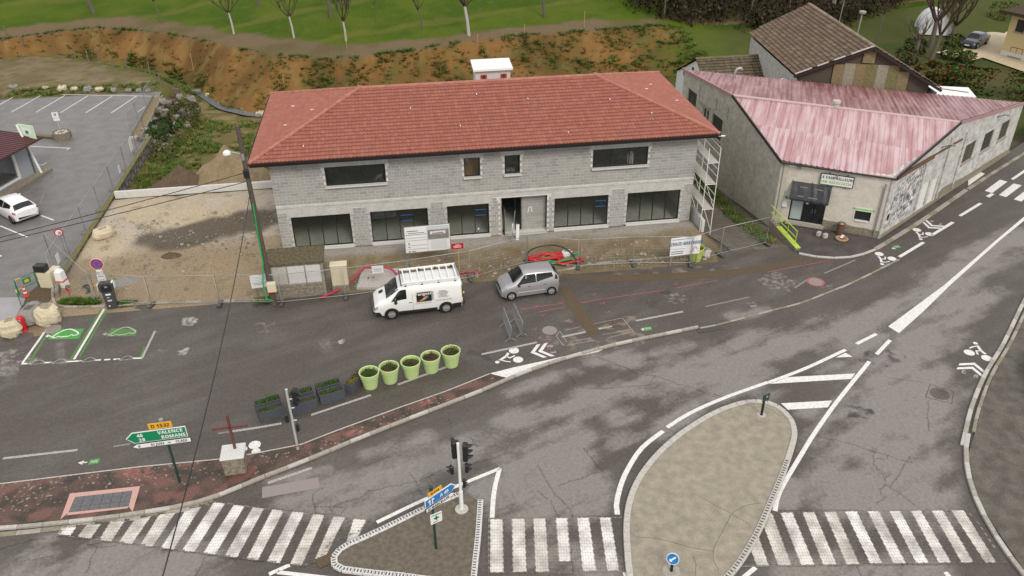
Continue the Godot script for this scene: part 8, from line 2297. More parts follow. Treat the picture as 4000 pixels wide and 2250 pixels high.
func cable(called: String, a: Vector3, z: Vector3, mid: Vector3, label: String):
	var d := (mid - a)
	var end := a + d * ((z - a).length() / d.length())
	end.y = z.y
	var b := MB.new()
	var pts := []
	var fm := d.length() / (end - a).length()
	var lin := a.lerp(end, fm).y
	var sag := (lin - mid.y) / maxf(4.0 * fm * (1.0 - fm), 0.05)
	for i in 33:
		var f := i / 32.0
		var p := a.lerp(end, f)
		p.y -= sag * 4.0 * f * (1.0 - f)
		pts.append(p)
	b.tube(pts, 0.022, 5)
	one(b, called, M.black_metal, Vector3.ZERO, 0.0, label, "cable")

func boulder(at: Vector3, s: Vector3, m: String, sd: int, label: String):
	one(rock(s, sd, 14, 10), "boulder", M[m], at + P3(0, s.y * 0.72, 0), rng.randf() * 6.0, label, "boulder")

func rock(s: Vector3, sd: int, nu := 8, nv := 6) -> MB:
	var f := noise(0.9, sd * 13, 3)
	var b := MB.new()
	var P := []
	for i in nv + 1:
		var row := []
		for j in nu:
			var a := PI * i / nv - PI / 2
			var t := TAU * j / nu
			var d := P3(cos(a) * cos(t), sin(a), cos(a) * sin(t))
			var k := 1.0 + 0.42 * f.get_noise_3d(d.x * 1.4, d.y * 1.4, d.z * 1.4) + 0.12 * f.get_noise_3d(d.x * 5, d.y * 5, d.z * 5)
			var q := d * k
			q = P3(signf(q.x) * pow(absf(q.x), 0.8), signf(q.y) * pow(absf(q.y), 0.8), signf(q.z) * pow(absf(q.z), 0.8))
			row.append(q * s)
		P.append(row)
	for i in nv:
		for j in nu:
			var j2 := (j + 1) % nu
			if i > 0: b.tri(P[i][j], P[i][j2], P[i + 1][j2]) if false else b.tri(P[i][j2], P[i][j], P[i + 1][j2])
			if i < nv - 1: b.tri(P[i][j], P[i + 1][j], P[i + 1][j2])
			elif i == nv - 1: b.tri(P[i][j2], P[i][j], P[i + 1][j])
	return b

func trough(at: Vector3, turn: float, i: int, label: String):
	var o := base("slate_planter", at, turn, label, "planter", "slate grey box planters")
	for z in [-0.21, 0.21]: part(boxm(P3(0, 0.29, z), P3(1.2, 0.58, 0.03), 0.006), "side_panel", M.planter_slate, o)
	for x in [-0.585, 0.585]: part(boxm(P3(x, 0.29, 0), P3(0.03, 0.58, 0.39), 0.006), "end_panel", M.planter_slate, o)
	part(boxm(P3(0, 0.22, 0), P3(1.14, 0.44, 0.39)), "soil", M.pot_soil, o)
	var n: int = [40, 160, 30, 80, 60, 170, 120][i]
	part(herbs(n, P3(0.5, 0.45, 0.16), 0.09 if i != 6 else 0.06, 0.34 if i == 1 else 0.2, i), "plants", M["moss_leaf" if i == 6 else "herb_leaf"], o)

func pot(at: Vector3, i: int, label: String):
	var o := base("flower_pot", at, i * 0.7, label, "flower pot", "round green flower pots")
	var b := MB.new()
	b.lathe([P2(0, 0), P2(0.33, 0), P2(0.35, 0.02), P2(0.44, 0.62), P2(0.455, 0.64), P2(0.47, 0.66), P2(0.50, 0.9), P2(0.52, 0.92), P2(0.50, 0.94), P2(0.46, 0.92), P2(0.43, 0.7), P2(0, 0.7)], 28)
	part(b, "pot", M.pot_green if i < 5 else M.lime_worn, o)
	b = MB.new()
	b.lathe([P2(0.45, 0.76), P2(0.2, 0.8), P2(0, 0.79)], 16)
	part(b, "soil", M.pot_soil, o)
	part(herbs([260, 200, 260, 170, 150, 120][i], P3(0.28, 0.8, 0.28), 0.06, [0.22, 0.3, 0.2, 0.22, 0.42, 0.15][i], 20 + i), "plants", M[["herb_leaf", "olive_leaf", "olive_leaf", "brown_leaf", "olive_leaf", "olive_leaf"][i]], o)

func herbs(n: int, ext: Vector3, leaf: float, tall: float, sd: int) -> MB:
	var b := MB.new()
	var r := RandomNumberGenerator.new()
	r.seed = sd + 900
	for i in n:
		var c := P3(r.randf_range(-1, 1) * ext.x, ext.y, r.randf_range(-1, 1) * ext.z)
		var side := i % 5
		if side < 3: c.x = c.x * 0.5 + ext.x * 0.35 * (1.0 if sd % 2 else -1.0)
		var h := r.randf() * r.randf() * tall
		var a := r.randf() * TAU
		var d := P3(cos(a), r.randf_range(0.1, 1.2), sin(a)).normalized()
		var s := P3(-sin(a), 0, cos(a)) * leaf * r.randf_range(0.3, 0.6)
		var p := c + P3(0, h, 0)
		var t := r.randf_range(0.55, 1.3)
		b.ink(Color(t, t, t * 0.95))
		b.tri(p - s, p + s, p + d * leaf * r.randf_range(1.0, 2.0))
		if h > 0.08: b.tri(c + s * 0.15, c - s * 0.15, p)
	return b

func crowd_barrier(a: Vector2, z: Vector2, label: String):
	var d := z - a
	d = d.normalized() * 2.1
	var mid := (a + z) / 2.0
	var o := base("crowd_barrier", v3(mid), -d.angle(), label, "barrier", "crowd barriers on the parking")
	var b := MB.new()
	b.tube([P3(-1.02, 0.22, 0), P3(-1.02, 1.05, 0), P3(-0.97, 1.1, 0), P3(0.97, 1.1, 0), P3(1.02, 1.05, 0), P3(1.02, 0.22, 0), P3(-1.02, 0.22, 0)], 0.022, 6)
	part(b, "frame", M.galvanised, o)
	for i in 17: part(bar(P3(-0.9 + i * 0.1125, 0.22, 0), P3(-0.9 + i * 0.1125, 1.1, 0), 0.008, 4), "upright", M.galvanised, o)
	for x in [-0.75, 0.75]:
		for s in [-1.0, 1.0]: part(bar(P3(x, 0.24, 0), P3(x, 0.01, 0.3 * s), 0.018, 6), "foot", M.galvanised, o)
	part(boxm(P3(0.2, 0.95, 0.02), P3(0.18, 0.08, 0.01)), "reflector", paint("reflector_orange", Color(0.6, 0.2, 0.03), 0.4), o)
	return o

func heras(a: Vector2, z: Vector2, label: String, group: String, foot := true, y := 0.0):
	var d := z - a
	var L := d.length() - 0.06
	var o := base("site_fence", v3((a + z) / 2.0, y), -d.angle(), label, "fence", group)
	var b := MB.new()
	var h := L / 2
	b.tube([P3(-h, 0.08, 0), P3(-h, 2.0, 0), P3(h, 2.0, 0), P3(h, 0.08, 0)], 0.021, 6)
	b.tube([P3(-h, 0.18, 0), P3(h, 0.18, 0)], 0.016, 6)
	part(b, "frame", M.galvanised, o)
	b = MB.new()
	var m := int(L / 0.11)
	for i in range(1, m): b.tube([P3(-h + L * i / m, 0.18, 0), P3(-h + L * i / m, 2.0, 0)], 0.0028, 3, -1.0, false)
	for i in range(1, 9): b.tube([P3(-h, 0.18 + 0.202 * i, 0), P3(h, 0.18 + 0.202 * i, 0)], 0.0028, 3, -1.0, false)
	part(b, "wire_mesh", M.galvanised, o)
	if foot:
		var f := part(boxm(P3(h + 0.03, 0.07, 0), P3(0.24, 0.14, 0.7), 0.03), "foot_block", M.kerb_moss if group.begins_with("car") else M.charger_grey, o)
		for s in [-1.0, 1.0]: part(boxm(P3(h + 0.03, 0.145, 0.2 * s), P3(0.12, 0.02, 0.14), 0.005), "recess", M.iron, f)
	return o

func board(called: String, at: Vector3, turn: float, w: float, h: float, y: float, posts: Array, label: String, face := "sign_white", pm := "old_wood") -> Node3D:
	var o := base(called, at, turn, label, "sign")
	part(boxm(P3(0, y, 0), P3(w, h, 0.04), 0.008), "board", M[face], o)
	for x in posts: part(boxm(P3(x, y / 2 + h * 0.2, -0.05), P3(0.07, y + h * 0.4, 0.05)), "post", M[pm], o)
	return o

func lines_on(o: Node, list: Array, m: String):
	for e in list: part(boxm(P3(e[0], e[1], 0.024), P3(e[2], e[3], 0.008)), "print", M[m], o)

func hose(called: String, pts: Array, r: float, m: Material, label: String):
	var q := []
	for i in pts.size() - 1:
		for j in 6: q.append(pts[i].cubic_interpolate(pts[i + 1], pts[maxi(i - 1, 0)], pts[mini(i + 2, pts.size() - 1)], j / 6.0))
	q.append(pts[-1])
	var b := MB.new()
	b.tube(q, r, 8)
	one(b, called, m, Vector3.ZERO, 0.0, label, "hose")

func mound(called: String, at: Vector3, s: Vector3, m: Material, label: String, sd: int):
	var f := noise(0.5, sd, 4)
	var b := MB.new()
	var g := 22
	var P := []
	for i in g + 1:
		var row := []
		for j in g + 1:
			var x := i * 2.0 / g - 1.0
			var z := j * 2.0 / g - 1.0
			var d := sqrt(x * x + z * z)
			var k := clampf(1.0 - d, 0, 1)
			row.append(P3(x * s.x, s.y * (k * 0.8 + 0.2 * sqrt(k)) * (1.0 + 0.35 * f.get_noise_2d(x * 4, z * 4)) - 0.15 * smoothstep(0.8, 1.3, d), z * s.z))
		P.append(row)
	for i in g:
		for j in g: b.quad(P[i][j + 1], P[i + 1][j + 1], P[i + 1][j], P[i][j])
	one(b, called, m, at, 0.0, label, "mound")

func build_site():
	paint("hose_red", Color(0.42, 0.02, 0.055), 0.5)
	paint("conduit_red", Color(0.45, 0.01, 0.014), 0.5)
	paint("cone_red", Color(0.62, 0.06, 0.03), 0.5)
	paint("barrier_green", Color(0.01, 0.20, 0.08), 0.5)
	paint("barrier_yellow", Color(0.6, 0.45, 0.03), 0.5)
	grainy("old_concrete", Color(0.17, 0.155, 0.13), Color(0.40, 0.375, 0.335), 2.3, 0.95, 0.05, 0.02, 256, 0.02, Color(0.12, 0.12, 0.05), 0.3, 131)
	grainy("moss_roof", Color(0.06, 0.05, 0.03), Color(0.17, 0.14, 0.09), 1.7, 0.95, 0.1, 0.03, 256, 0.03, Color(0.4, 0.39, 0.32), 0.6, 132)
	grainy("stained_wall", Color(0.07, 0.065, 0.055), Color(0.34, 0.325, 0.295), 2.6, 0.95, 0.05, 0.02, 256, 0.02, Color(0.10, 0.11, 0.03), 0.3, 133).albedo_texture = tall_streaks()
	grainy("moss_top", Color(0.10, 0.095, 0.035), Color(0.24, 0.21, 0.11), 1.6, 0.95, 0.1, 0.03, 256, 0.03, Color(0.3, 0.28, 0.2), 0.4, 134)
	grainy("gravel_heap", Color(0.17, 0.125, 0.075), Color(0.31, 0.24, 0.15), 1.9, 0.95, 0.2, 0.03, 256, 0.06, Color(0.40, 0.34, 0.25), 0.8, 135)
	grainy("dark_heap", Color(0.075, 0.052, 0.036), Color(0.16, 0.115, 0.08), 1.9, 0.95, 0.2, 0.03, 256, 0.05, Color(0.25, 0.2, 0.14), 0.8, 136)
	var fp := [P2(-10.35, 4.38), P2(-7.07, 5.35), P2(-3.13, 5.83), P2(0.47, 6.36), P2(4.14, 6.24), P2(7.9, 5.9), P2(11.6, 5.35), P2(15.35, 4.01), P2(18.42, 5.02), P2(21.89, 5.22), P2(25.41, 5.8), P2(27.68, 4.94), P2(31.17, 4.03)]
	var fl := ["beside the charging station", "on the gravel, second from the charging station", "next to the utility pole", "in front of the concrete hut", "between cream cabinet and van", "behind the white van", "right of the van by the red sign", "behind the silver hatchback", "right of the coiled red conduits", "in the middle of the soil bank", "with the blue lettered board", "closing the drive beside the scaffold"]
	for i in 12: heras(fp[i], fp[i + 1], "wire site fence panel " + fl[i], "site fence panels along the parking")
	var cz := [1.6, -1.6, -5.0, -8.55, -12.05, -15.9, -19.6, -22.8]
	var cn := ["nearest the cream boxes", "with the round ban sign", "third from the cream boxes", "above the white retaining wall", "with a small white poster", "with a large white poster", "at the bend of the car park wall"]
	for i in 7: heras(P2(-13.62, cz[i]), P2(-13.62, cz[i + 1]), "car park fence panel " + cn[i], "car park fence panels")
	for i in 3: heras(P2(-15.1 - i * 0.05, -23.4 - i * 3.5), P2(-15.15 - i * 0.05, -26.8 - i * 3.5), "upper car park fence panel " + ["nearest the bend", "in the middle of the upper wall", "at the far end by the stones"][i], "car park fence panels")
	for e in [[-13.55, -18.2, 1.3, 0.7, 1.0, "large white poster on the car park fence"], [-13.55, -14.2, 0.85, 0.35, 0.6, "small white poster on the car park fence"], [-13.55, 0.3, 1.0, 0.5, 0.62, "white poster on the fence nearest the cream boxes"]]:
		one(boxm(P3(0, e[2], 0), P3(e[3], e[4], 0.02)), "fence_poster", M.sign_white, P3(e[0], 0, e[1]), PI / 2, e[5], "poster")
	heras(P2(-14.63, -1.24), P2(-10.49, 4.36), "tilted site fence panel leaning over the cream boxes", "site fence panels along the parking", false)
	var w := base("retaining_wall", P3(-13.3, 0, 0), 0.0, "long stained concrete retaining wall with mossy top along the car park", "wall")
	part(boxm(P3(0, -0.95, -10.75), P3(0.26, 2.3, 24.1)), "wall_body", M.stained_wall, w)
	part(boxm(P3(0, 0.235, -10.75), P3(0.32, 0.08, 24.1), 0.02), "coping", M.moss_top, w)
	w = base("upper_wall", P3(-15.0, 0, -28.8), 0.05, "upper car park wall with soil trough behind its coping", "wall")
	part(boxm(P3(-0.35, 0.05, 0), P3(0.16, 0.4, 11.5), 0.02), "coping", M.kerb_moss, w)
	part(boxm(P3(0.15, -0.9, 0), P3(0.9, 1.95, 11.3), 0.03), "wall_body", M.old_concrete, w)
	part(boxm(P3(0.55, 0.0, 0), P3(0.14, 0.35, 11.5), 0.02), "coping", M.kerb_moss, w)
	part(boxm(P3(0.1, 0.09, 5.75), P3(1.0, 0.3, 0.16), 0.02), "coping", M.kerb_pale, w)
	part(boxm(P3(0.1, 0.06, 0), P3(0.75, 0.06, 11.2)), "trough_soil", M.gravel_heap, w)
	w = base("rock_wall", P3(-13.4, 0, -28.5), 0.0, "rough rock bank below the upper car park wall", "rock wall")
	for i in 110:
		var z := rng.randf_range(-8.5, 6.2)
		var t := rng.randf()
		var s := rng.randf_range(0.16, 0.42)
		part(rock(P3(s, s * rng.randf_range(0.6, 1.1), s * rng.randf_range(0.6, 1.0)), 200 + i % 9), "stone", M[["stone_grey", "bark", "old_concrete", "dark_heap"][i % 4]], w, Transform3D(Basis(Vector3.UP, rng.randf() * 6), P3(-0.9 + t * 2.6, 0.15 - t * 1.7, z)))
	for i in 11:
		var px: float = [150, 285, 470, 640, 755, 895, 1010, 1150, 1300, 1400, 1490][i]
		var p: Vector3 = P3(-30.12, 0, -39.38).lerp(P3(-16.49, 0, -36.3), (px - 150) / 1340.0)
		var s: float = [0.42, 0.22, 0.32, 0.42, 0.32, 0.38, 0.32, 0.3, 0.26, 0.25, 0.25][i]
		boulder(p, P3(s * 1.2, s * 0.8, s), "stone_cream" if i in [2, 3, 4, 6] else "stone_grey", 30 + i, "edging stone %s of the far car park row" % ["at the left end", "second from the left end", "third from the left, low and pale", "largest and palest", "low and pale, fifth from the left", "sixth from the left, speckled", "square and white", "eighth from the left", "third from the right end", "second from the right end", "at the right end"][i])
	one(bar(P3(-0.9, 0.15, 0), P3(0.9, 0.15, 0.3), 0.16, 10), "log", M.old_wood, P3(-22.54, 0, -24.82), -0.2, "short dark log lying behind the shop roof", "log")
	var sh := base("shop_building", P3(-20.5, 0, -16.3), 0.0, "grey shop building with big window and dark red ribbed roof", "building")
	var sx := P3(-0.34, 0, 0.94)
	var tr := Transform3D(Basis(sx, Vector3.UP, sx.cross(Vector3.UP)), Vector3.ZERO)
	tr.basis.z = -tr.basis.z if tr.basis.z.x < 0 else tr.basis.z
	part(wall_poly([P2(0, -0.2), P2(12, -0.2), P2(12, 2.9), P2(0, 2.9)], [[1.7, 9.0, 0.5, 2.5]], 0.25), "front_wall", paint("shop_grey", Color(0.32, 0.34, 0.37), 0.8), sh, tr)
	for e in [[5.35, 0.45, 7.4, 0.14], [5.35, 2.55, 7.4, 0.14], [1.7, 1.5, 0.16, 2.1], [5.3, 1.5, 0.1, 2.1]]: part(boxm(P3(e[0], e[1], 0.02), P3(e[2], e[3], 0.16)), "window_frame", M.white_flat, sh, tr)
	part(boxm(P3(5.35, 1.5, -0.1), P3(7.2, 2.0, 0.02)), "pane", M.shop_glass, sh, tr)
	part(boxm(P3(5.35, 1.3, -2.5), P3(9, 2.8, 0.1)), "inner_wall", M.room_floor, sh, tr)
	part(boxm(P3(5.35, 0.05, -1.2), P3(9, 0.1, 2.4)), "inner_floor", M.room_floor, sh, tr)
	part(boxm(P3(3.5, 0.1, 0.35), P3(9, 0.2, 0.7), 0.02), "plinth", M.dirty_base, sh, tr)
	part(boxm(P3(0.1, 1.35, -4.0), P3(0.25, 3.1, 8.0)), "end_wall", M.shop_grey, sh, tr)
	var ro := part(boxm(P3(6.0, 2.98, -3.4), P3(13.2, 0.12, 8.6)), "roof", paint("shop_roof", Color(0.085, 0.028, 0.03), 0.5), sh, tr * Transform3D(Basis(Vector3.RIGHT, 0.08), P3(0, 0, 0)))
	for i in 42: part(boxm(P3(-0.5 + i * 0.31, 3.06, -3.4), P3(0.07, 0.06, 8.6)), "roof_rib", M.shop_roof, ro)
	var h := base("concrete_hut", P3(1.45, 0, 5.0), 0.0, "old concrete utility hut with mossy slab roof", "hut")
	part(boxm(P3(0, 1.1, 0), P3(3.1, 2.3, 1.35), 0.02), "walls", M.old_concrete, h)
	var rf := MB.new()
	rf.prism([P2(-0.85, 2.42), P2(0.82, 2.26), P2(0.82, 2.36), P2(-0.85, 2.54)], 3.35, Basis(P3(0, 0, 1), Vector3.UP, Vector3.LEFT), P3(1.66, 0, 0))
	part(rf, "roof_slab", M.moss_roof, h)
	for e in [[-0.95, 0.8], [0.0, 0.95], [0.98, 0.85]]: part(boxm(P3(e[0], 1.5, 0.68), P3(e[1], 1.15, 0.03), 0.01), "front_panel", M.kerb_pale if e[0] < 0.0 else M.kerb_white, h)
	part(boxm(P3(0, 0.42, 0.69), P3(3.12, 0.84, 0.05), 0.01), "plinth", M.dirty_base, h)
	for x in [-1.5, 1.5]: part(boxm(P3(x, 1.2, 0.7), P3(0.14, 2.3, 0.08)), "corner_post", M.old_concrete, h)
	var c := base("electric_cabinet", P3(3.85, 0, 5.2), 0.0, "cream electric cabinet right of the concrete hut", "cabinet")
	part(boxm(P3(0, 0.2, 0), P3(1.0, 0.4, 0.6), 0.02), "plinth", M.dirty_base, c)
	part(boxm(P3(0, 1.05, 0), P3(0.95, 1.3, 0.5), 0.02), "door_front", M.cream, c)
	part(boxm(P3(0, 1.74, 0), P3(1.02, 0.12, 0.58), 0.03), "lid", M.cream, c)
	part(boxm(P3(0.1, 1.1, 0.26), P3(0.01, 1.1, 0.01)), "door_seam", M.zinc, c)
	var cs := MB.new()
	cs.slab(pl([4.75,5.41,5.03,3.68,5.27,3.29,7.36,3.51,7.36,4.43,6.11,5.63]), 0.0, 0.16)
	one(cs, "concrete_pad", M.kerb_pale, Vector3.ZERO, 0.0, "beige concrete pad between cream cabinet and van", "slab")
	hose("red_duct", [P3(2.67, 0.06, 6.15), P3(4.11, 0.25, 5.23), P3(5.03, 0.6, 4.24), P3(5.46, 0.75, 4.15), P3(6.18, 0.75, 4.2), P3(6.83, 0.6, 4.29), P3(7.34, 0.25, 4.62), P3(8.02, 0.1, 5.38)], 0.07, M.hose_red, "thick red duct arching over the concrete pad")
	hose("red_duct", [P3(10.99, 0.1, 4.66), P3(11.49, 0.12, 4.59), P3(12.42, 0.1, 4.83)], 0.06, M.hose_red, "short red duct piece right of the van roof")
	var o := board("site_board", P3(9.25, 0, 3.35), 0.03, 2.75, 1.75, 2.0, [-1.2, 1.15], "large white site board with a picture of the finished building")
	lines_on(o, [[-0.68, 2.35, 1.3, 0.04], [-0.68, 2.12, 1.3, 0.02], [-0.68, 1.95, 1.3, 0.02], [-0.68, 1.62, 1.3, 0.02], [-0.68, 1.35, 1.3, 0.02], [0.0, 2.0, 0.015, 1.7], [0.68, 1.9, 1.3, 0.015]], "zinc")
	for i in 9: lines_on(o, [[0.68, 1.82 - i * 0.07, 1.0, 0.012]], "galvanised")
	lines_on(o, [[-0.9, 2.6, 0.7, 0.04], [-0.68, 2.46, 1.0, 0.03], [-1.15, 1.75, 0.1, 0.07], [-1.15, 1.5, 0.1, 0.05], [-1.15, 1.2, 0.1, 0.06], [-0.9, 1.2, 0.25, 0.04]], "sign_black")
	part(boxm(P3(0.68, 2.38, 0.022), P3(1.3, 0.88, 0.01)), "picture", M.room_wall, o)
	lines_on(o, [[0.68, 2.7, 1.3, 0.22]], "pale_blue")
	for e in [[0.65, 2.38, 0.95, 0.2, "white_flat"], [0.65, 2.34, 0.7, 0.09, "anthracite"], [0.8, 2.54, 0.8, 0.06, "sheet_trim"]]: part(boxm(P3(e[0], e[1], 0.03), P3(e[2], e[3], 0.012)), "picture", M[e[4]], o)
	part(boxm(P3(0, 2.0, -0.005), P3(2.82, 1.82, 0.03)), "frame", M.galvanised, o)
	o = board("red_notice", P3(11.0, 0, 4.35), 0.0, 0.75, 0.38, 1.85, [0.05], "small dark red notice on a pale wooden post", "sign_red", "cardboard")
	lines_on(o, [[0, 1.94, 0.25, 0.03], [0, 1.86, 0.5, 0.03], [0, 1.78, 0.45, 0.03]], "sign_white")
	o = board("company_board", P3(25.0, 0, 5.72), 0.05, 1.95, 1.25, 1.35, [-0.85, 0.85], "white board with blue company lettering on the fence", "sign_white", "galvanised")
	words("GIRAUD-MARCHAND", 0.24, paint("letter_blue", Color(0.02, 0.10, 0.22), 0.5), o, Transform3D(Basis().scaled(P3(0.68, 1, 1)), P3(0, 1.55, 0.026)), "lettering", 0.008, true)
	lines_on(o, [[-0.3, 1.86, 1.2, 0.03], [-0.45, 1.2, 0.9, 0.02], [-0.5, 1.02, 0.8, 0.05], [-0.5, 0.88, 0.8, 0.05]], "letter_blue")
	plate(o, [P2(0.2, 0.9), P2(0.45, 0.95), P2(0.55, 1.25), P2(0.72, 1.28), P2(0.85, 1.0), P2(0.8, 1.0), P2(0.68, 1.2), P2(0.6, 1.18), P2(0.55, 0.9)], M.sheet_pale, "digger_print", tv(0, 0, 0.03), 0.01)
	o = board("paper_notice", P3(-0.75, 0, 5.55), 0.1, 0.95, 0.85, 1.2, [-0.2, 0.2], "white and blue paper notice left of the utility pole")
	for i in 6: lines_on(o, [[0, 1.5 - i * 0.1, 0.75 - 0.1 * (i % 2), 0.025]], "pale_blue" if i < 4 else "letter_blue")
	o = board("fence_notice", P3(6.15, 0, 6.0), 0.0, 0.68, 0.5, 1.6, [], "white notice hanging on the fence over the concrete pad")
	lines_on(o, [[0, 1.66, 0.55, 0.02], [0, 1.6, 0.4, 0.02], [0, 1.5, 0.5, 0.02]], "zinc")
	o = base("plank_barrier", P3(15.2, 0.1, 0.95), 0.3, "white plank leaning with red white tape by the porch", "plank")
	part(boxm(P3(0, 0.5, 0), P3(0.22, 1.1, 0.06), 0.01, 0.0), "plank", M.white_flat, o, Transform3D(Basis(Vector3.RIGHT, -0.35) * Basis(Vector3.BACK, -0.2), Vector3.ZERO))
	part(bar(P3(-0.55, 0.0, 0.3), P3(-0.15, 2.2, 0.0), 0.025), "stake", M.galvanised, o)
	part(boxm(P3(-0.35, 1.0, 0.1), P3(0.16, 0.7, 0.03)), "tape", M.sign_white, o)
	for e in [[P3(16.6, 0.15, 3.75), 0.75, 0.09, "conduit_red", 5, "bundle of red ducts lying behind the silver hatchback"], [P3(18.0, 0.1, 4.35), 0.62, 0.075, "conduit_red", 2, "loop of red duct near the fence foot"], [P3(17.4, 0.12, 4.0), 0.95, 0.03, "hose_green", 4, "tangle of green hose round the red ducts"]]:
		var q := []
		for i in 14 * e[4]:
			var a: float = TAU * i / 14.0
			var k: float = e[1] * (1.0 + 0.18 * sin(i * 1.7))
			q.append(P3(cos(a) * k * 1.35, 0.05 + 0.03 * (i / 14) + 0.05 * sin(i * 2.3), sin(a) * k * 0.42))
		var b := MB.new()
		b.tube(q, e[2], 6)
		one(b, "coiled_duct", M[e[3]], e[0], 0.12, e[5], "duct")
	hose("black_pipe", [P3(15.43, 0.1, 3.49), P3(15.58, 0.5, 3.33), P3(16.3, 0.75, 3.24), P3(17.39, 0.75, 3.29), P3(18.14, 0.5, 3.75), P3(18.44, 0.15, 4.34), P3(18.44, 0.05, 4.8)], 0.045, M.black_metal, "black plastic pipe arching over the red ducts")
	one(rock(P3(0.4, 0.3, 0.3), 5), "cement_sack", M.white_flat, P3(18.0, 0.2, 3.5), 0.4, "pale sack behind the coiled ducts", "sack")
	one(rock(P3(0.4, 0.36, 0.36), 6), "cement_sack", M.kerb_pale, P3(26.7, 0.25, 4.95), 0.4, "white lump right of the lime green pot", "sack")
	mound("gravel_mound", P3(-5.4, -1.1, -13.9), P3(3.6, 3.3, 3.2), M.gravel_heap, "tall gravel mound behind the white low wall", 3)
	mound("earth_mound", P3(-9.0, -1.1, -13.4), P3(3.0, 2.1, 2.6), M.dark_heap, "dark earth mound left of the gravel mound", 4)
	mound("spoil_mound", P3(-7.2, 0, -0.68) + P3(0, 0.02, 0), P3(0.7, 0.3, 0.45), M.dark_heap, "small pile of dark broken asphalt on the gravel", 5)
	mound("spoil_mound", P3(-9.32, 0, 2.26) + P3(0, 0.02, 0), P3(0.9, 0.32, 0.6), M.stone_grey, "small pile of grey chippings behind the charging station", 6)
	b_corner()
	scaffold()
	var st := MB.new()
	var rs := []
	for i in 6: rs.append(rock(P3(1, 0.7, 0.85), 60 + i, 6, 4))
	for i in 2600:
		var p := P3(rng.randf_range(-12.8, 0.0), 0, rng.randf_range(-7.0, 5.2)) if i % 2 else P3(rng.randf_range(4.6, 27.0), 0, rng.randf_range(2.4, 5.4))
		if i % 2 and patch_noise.get_noise_2d(p.x * 1.5, p.z * 1.5) < -0.05 and i % 5: continue
		if i % 2 == 0 and absf(p.z - 4.4) > 0.9 and i % 6: continue
		var k := rng.randf_range(0.02, 0.06) if rng.randf() < 0.85 else rng.randf_range(0.06, 0.16)
		var t := rng.randf_range(0.5, 1.0)
		st.add(rs[i % 6], Transform3D(Basis(Vector3.UP, rng.randf() * 6).scaled(Vector3.ONE * k), p + P3(0, land(p.x, p.z) + k * 0.3, 0)), Color(0.52 * t, 0.46 * t, 0.37 * t))
	var so := part(st, "rubble", M.block, self)
	tag(so, "pale loose stones scattered on the gravel and soil bank", "rubble", "", "stuff")
	for e in [[-14.06, -46.35, 1.8, 0, "tall stake on the clay bank left of the stream"], [3.3, -40.27, 1.8, 0, "tall pale stake at the top of the bank behind the roof hip"], [2.36, -31.36, 1.2, 0, "short stake just above the left roof ridge"], [-3.27, -36.8, 1.2, 0, "short stake on the bare clay left"], [15.19, -31.13, 1.2, 0, "thin stake left of the white roof stack"], [29.91, -44.94, 1.8, 0, "pale stake at the bank top right of the stack"], [33.07, -33.55, 1.8, 0, "pale stake on the bank right of the roof"], [35.65, -31.83, 1.2, 0, "grey pole on the bank at the right end"], [17.28, -41.58, 1.2, 0, "thin stake near the track at the bank top"], [22.73, -43.25, 1.2, 0, "thin stake above the middle of the ridge"], [-35.03, -52.97, 1.3, 1, "leaning wooden fence post at the far left"], [-33.36, -52.46, 1.3, 1, "leaning wooden fence post second from the far left"], [-29.54, -50.73, 1.3, 1, "leaning wooden fence post third along the terrace edge"], [-26.98, -49.06, 1.3, 1, "leaning wooden fence post fourth along the terrace edge"], [-25.25, -47.76, 1.3, 1, "leaning wooden fence post fifth along the terrace edge"], [-23.55, -46.3, 1.3, 1, "leaning wooden fence post sixth along the terrace edge"], [-21.84, -44.67, 1.3, 1, "leaning wooden fence post seventh along the terrace edge"], [-20.25, -43.83, 1.3, 1, "leaning wooden fence post eighth along the terrace edge"], [-17.56, -42.26, 1.3, 1, "leaning wooden fence post near the end of the terrace"], [-15.4, -37.25, 1.3, 1, "leaning wooden fence post last, above the rock bank"]]:
		var g := P3(e[0], land(e[0], e[1]), e[1])
		var b := MB.new()
		b.tube([P3(0, -0.2, 0), P3(0.02, e[2], 0)], 0.04 if e[3] == 0 else 0.07, 6)
		one(b, ["stake", "fence_post"][e[3]], M[["cardboard", "old_wood"][e[3]]], g, 0.0, e[4], "stake", ["wooden stakes on the clay bank", "posts round the dirt terrace"][e[3]])

func tall_streaks() -> ImageTexture:
	var f := noise(0.03, 15, 4)
	var im := Image.create(256, 256, false, Image.FORMAT_RGB8)
	for y in 256:
		for x in 256:
			var a := f.get_noise_2d(x * 3.0, y * 0.3) + 0.5 * f.get_noise_2d(x * 0.7 + 90, y * 0.7)
			im.set_pixel(x, y, Color(0.075, 0.066, 0.055).lerp(Color(0.36, 0.345, 0.31), smoothstep(-0.1, 0.45, a)).linear_to_srgb())
	return ImageTexture.create_from_image(im)

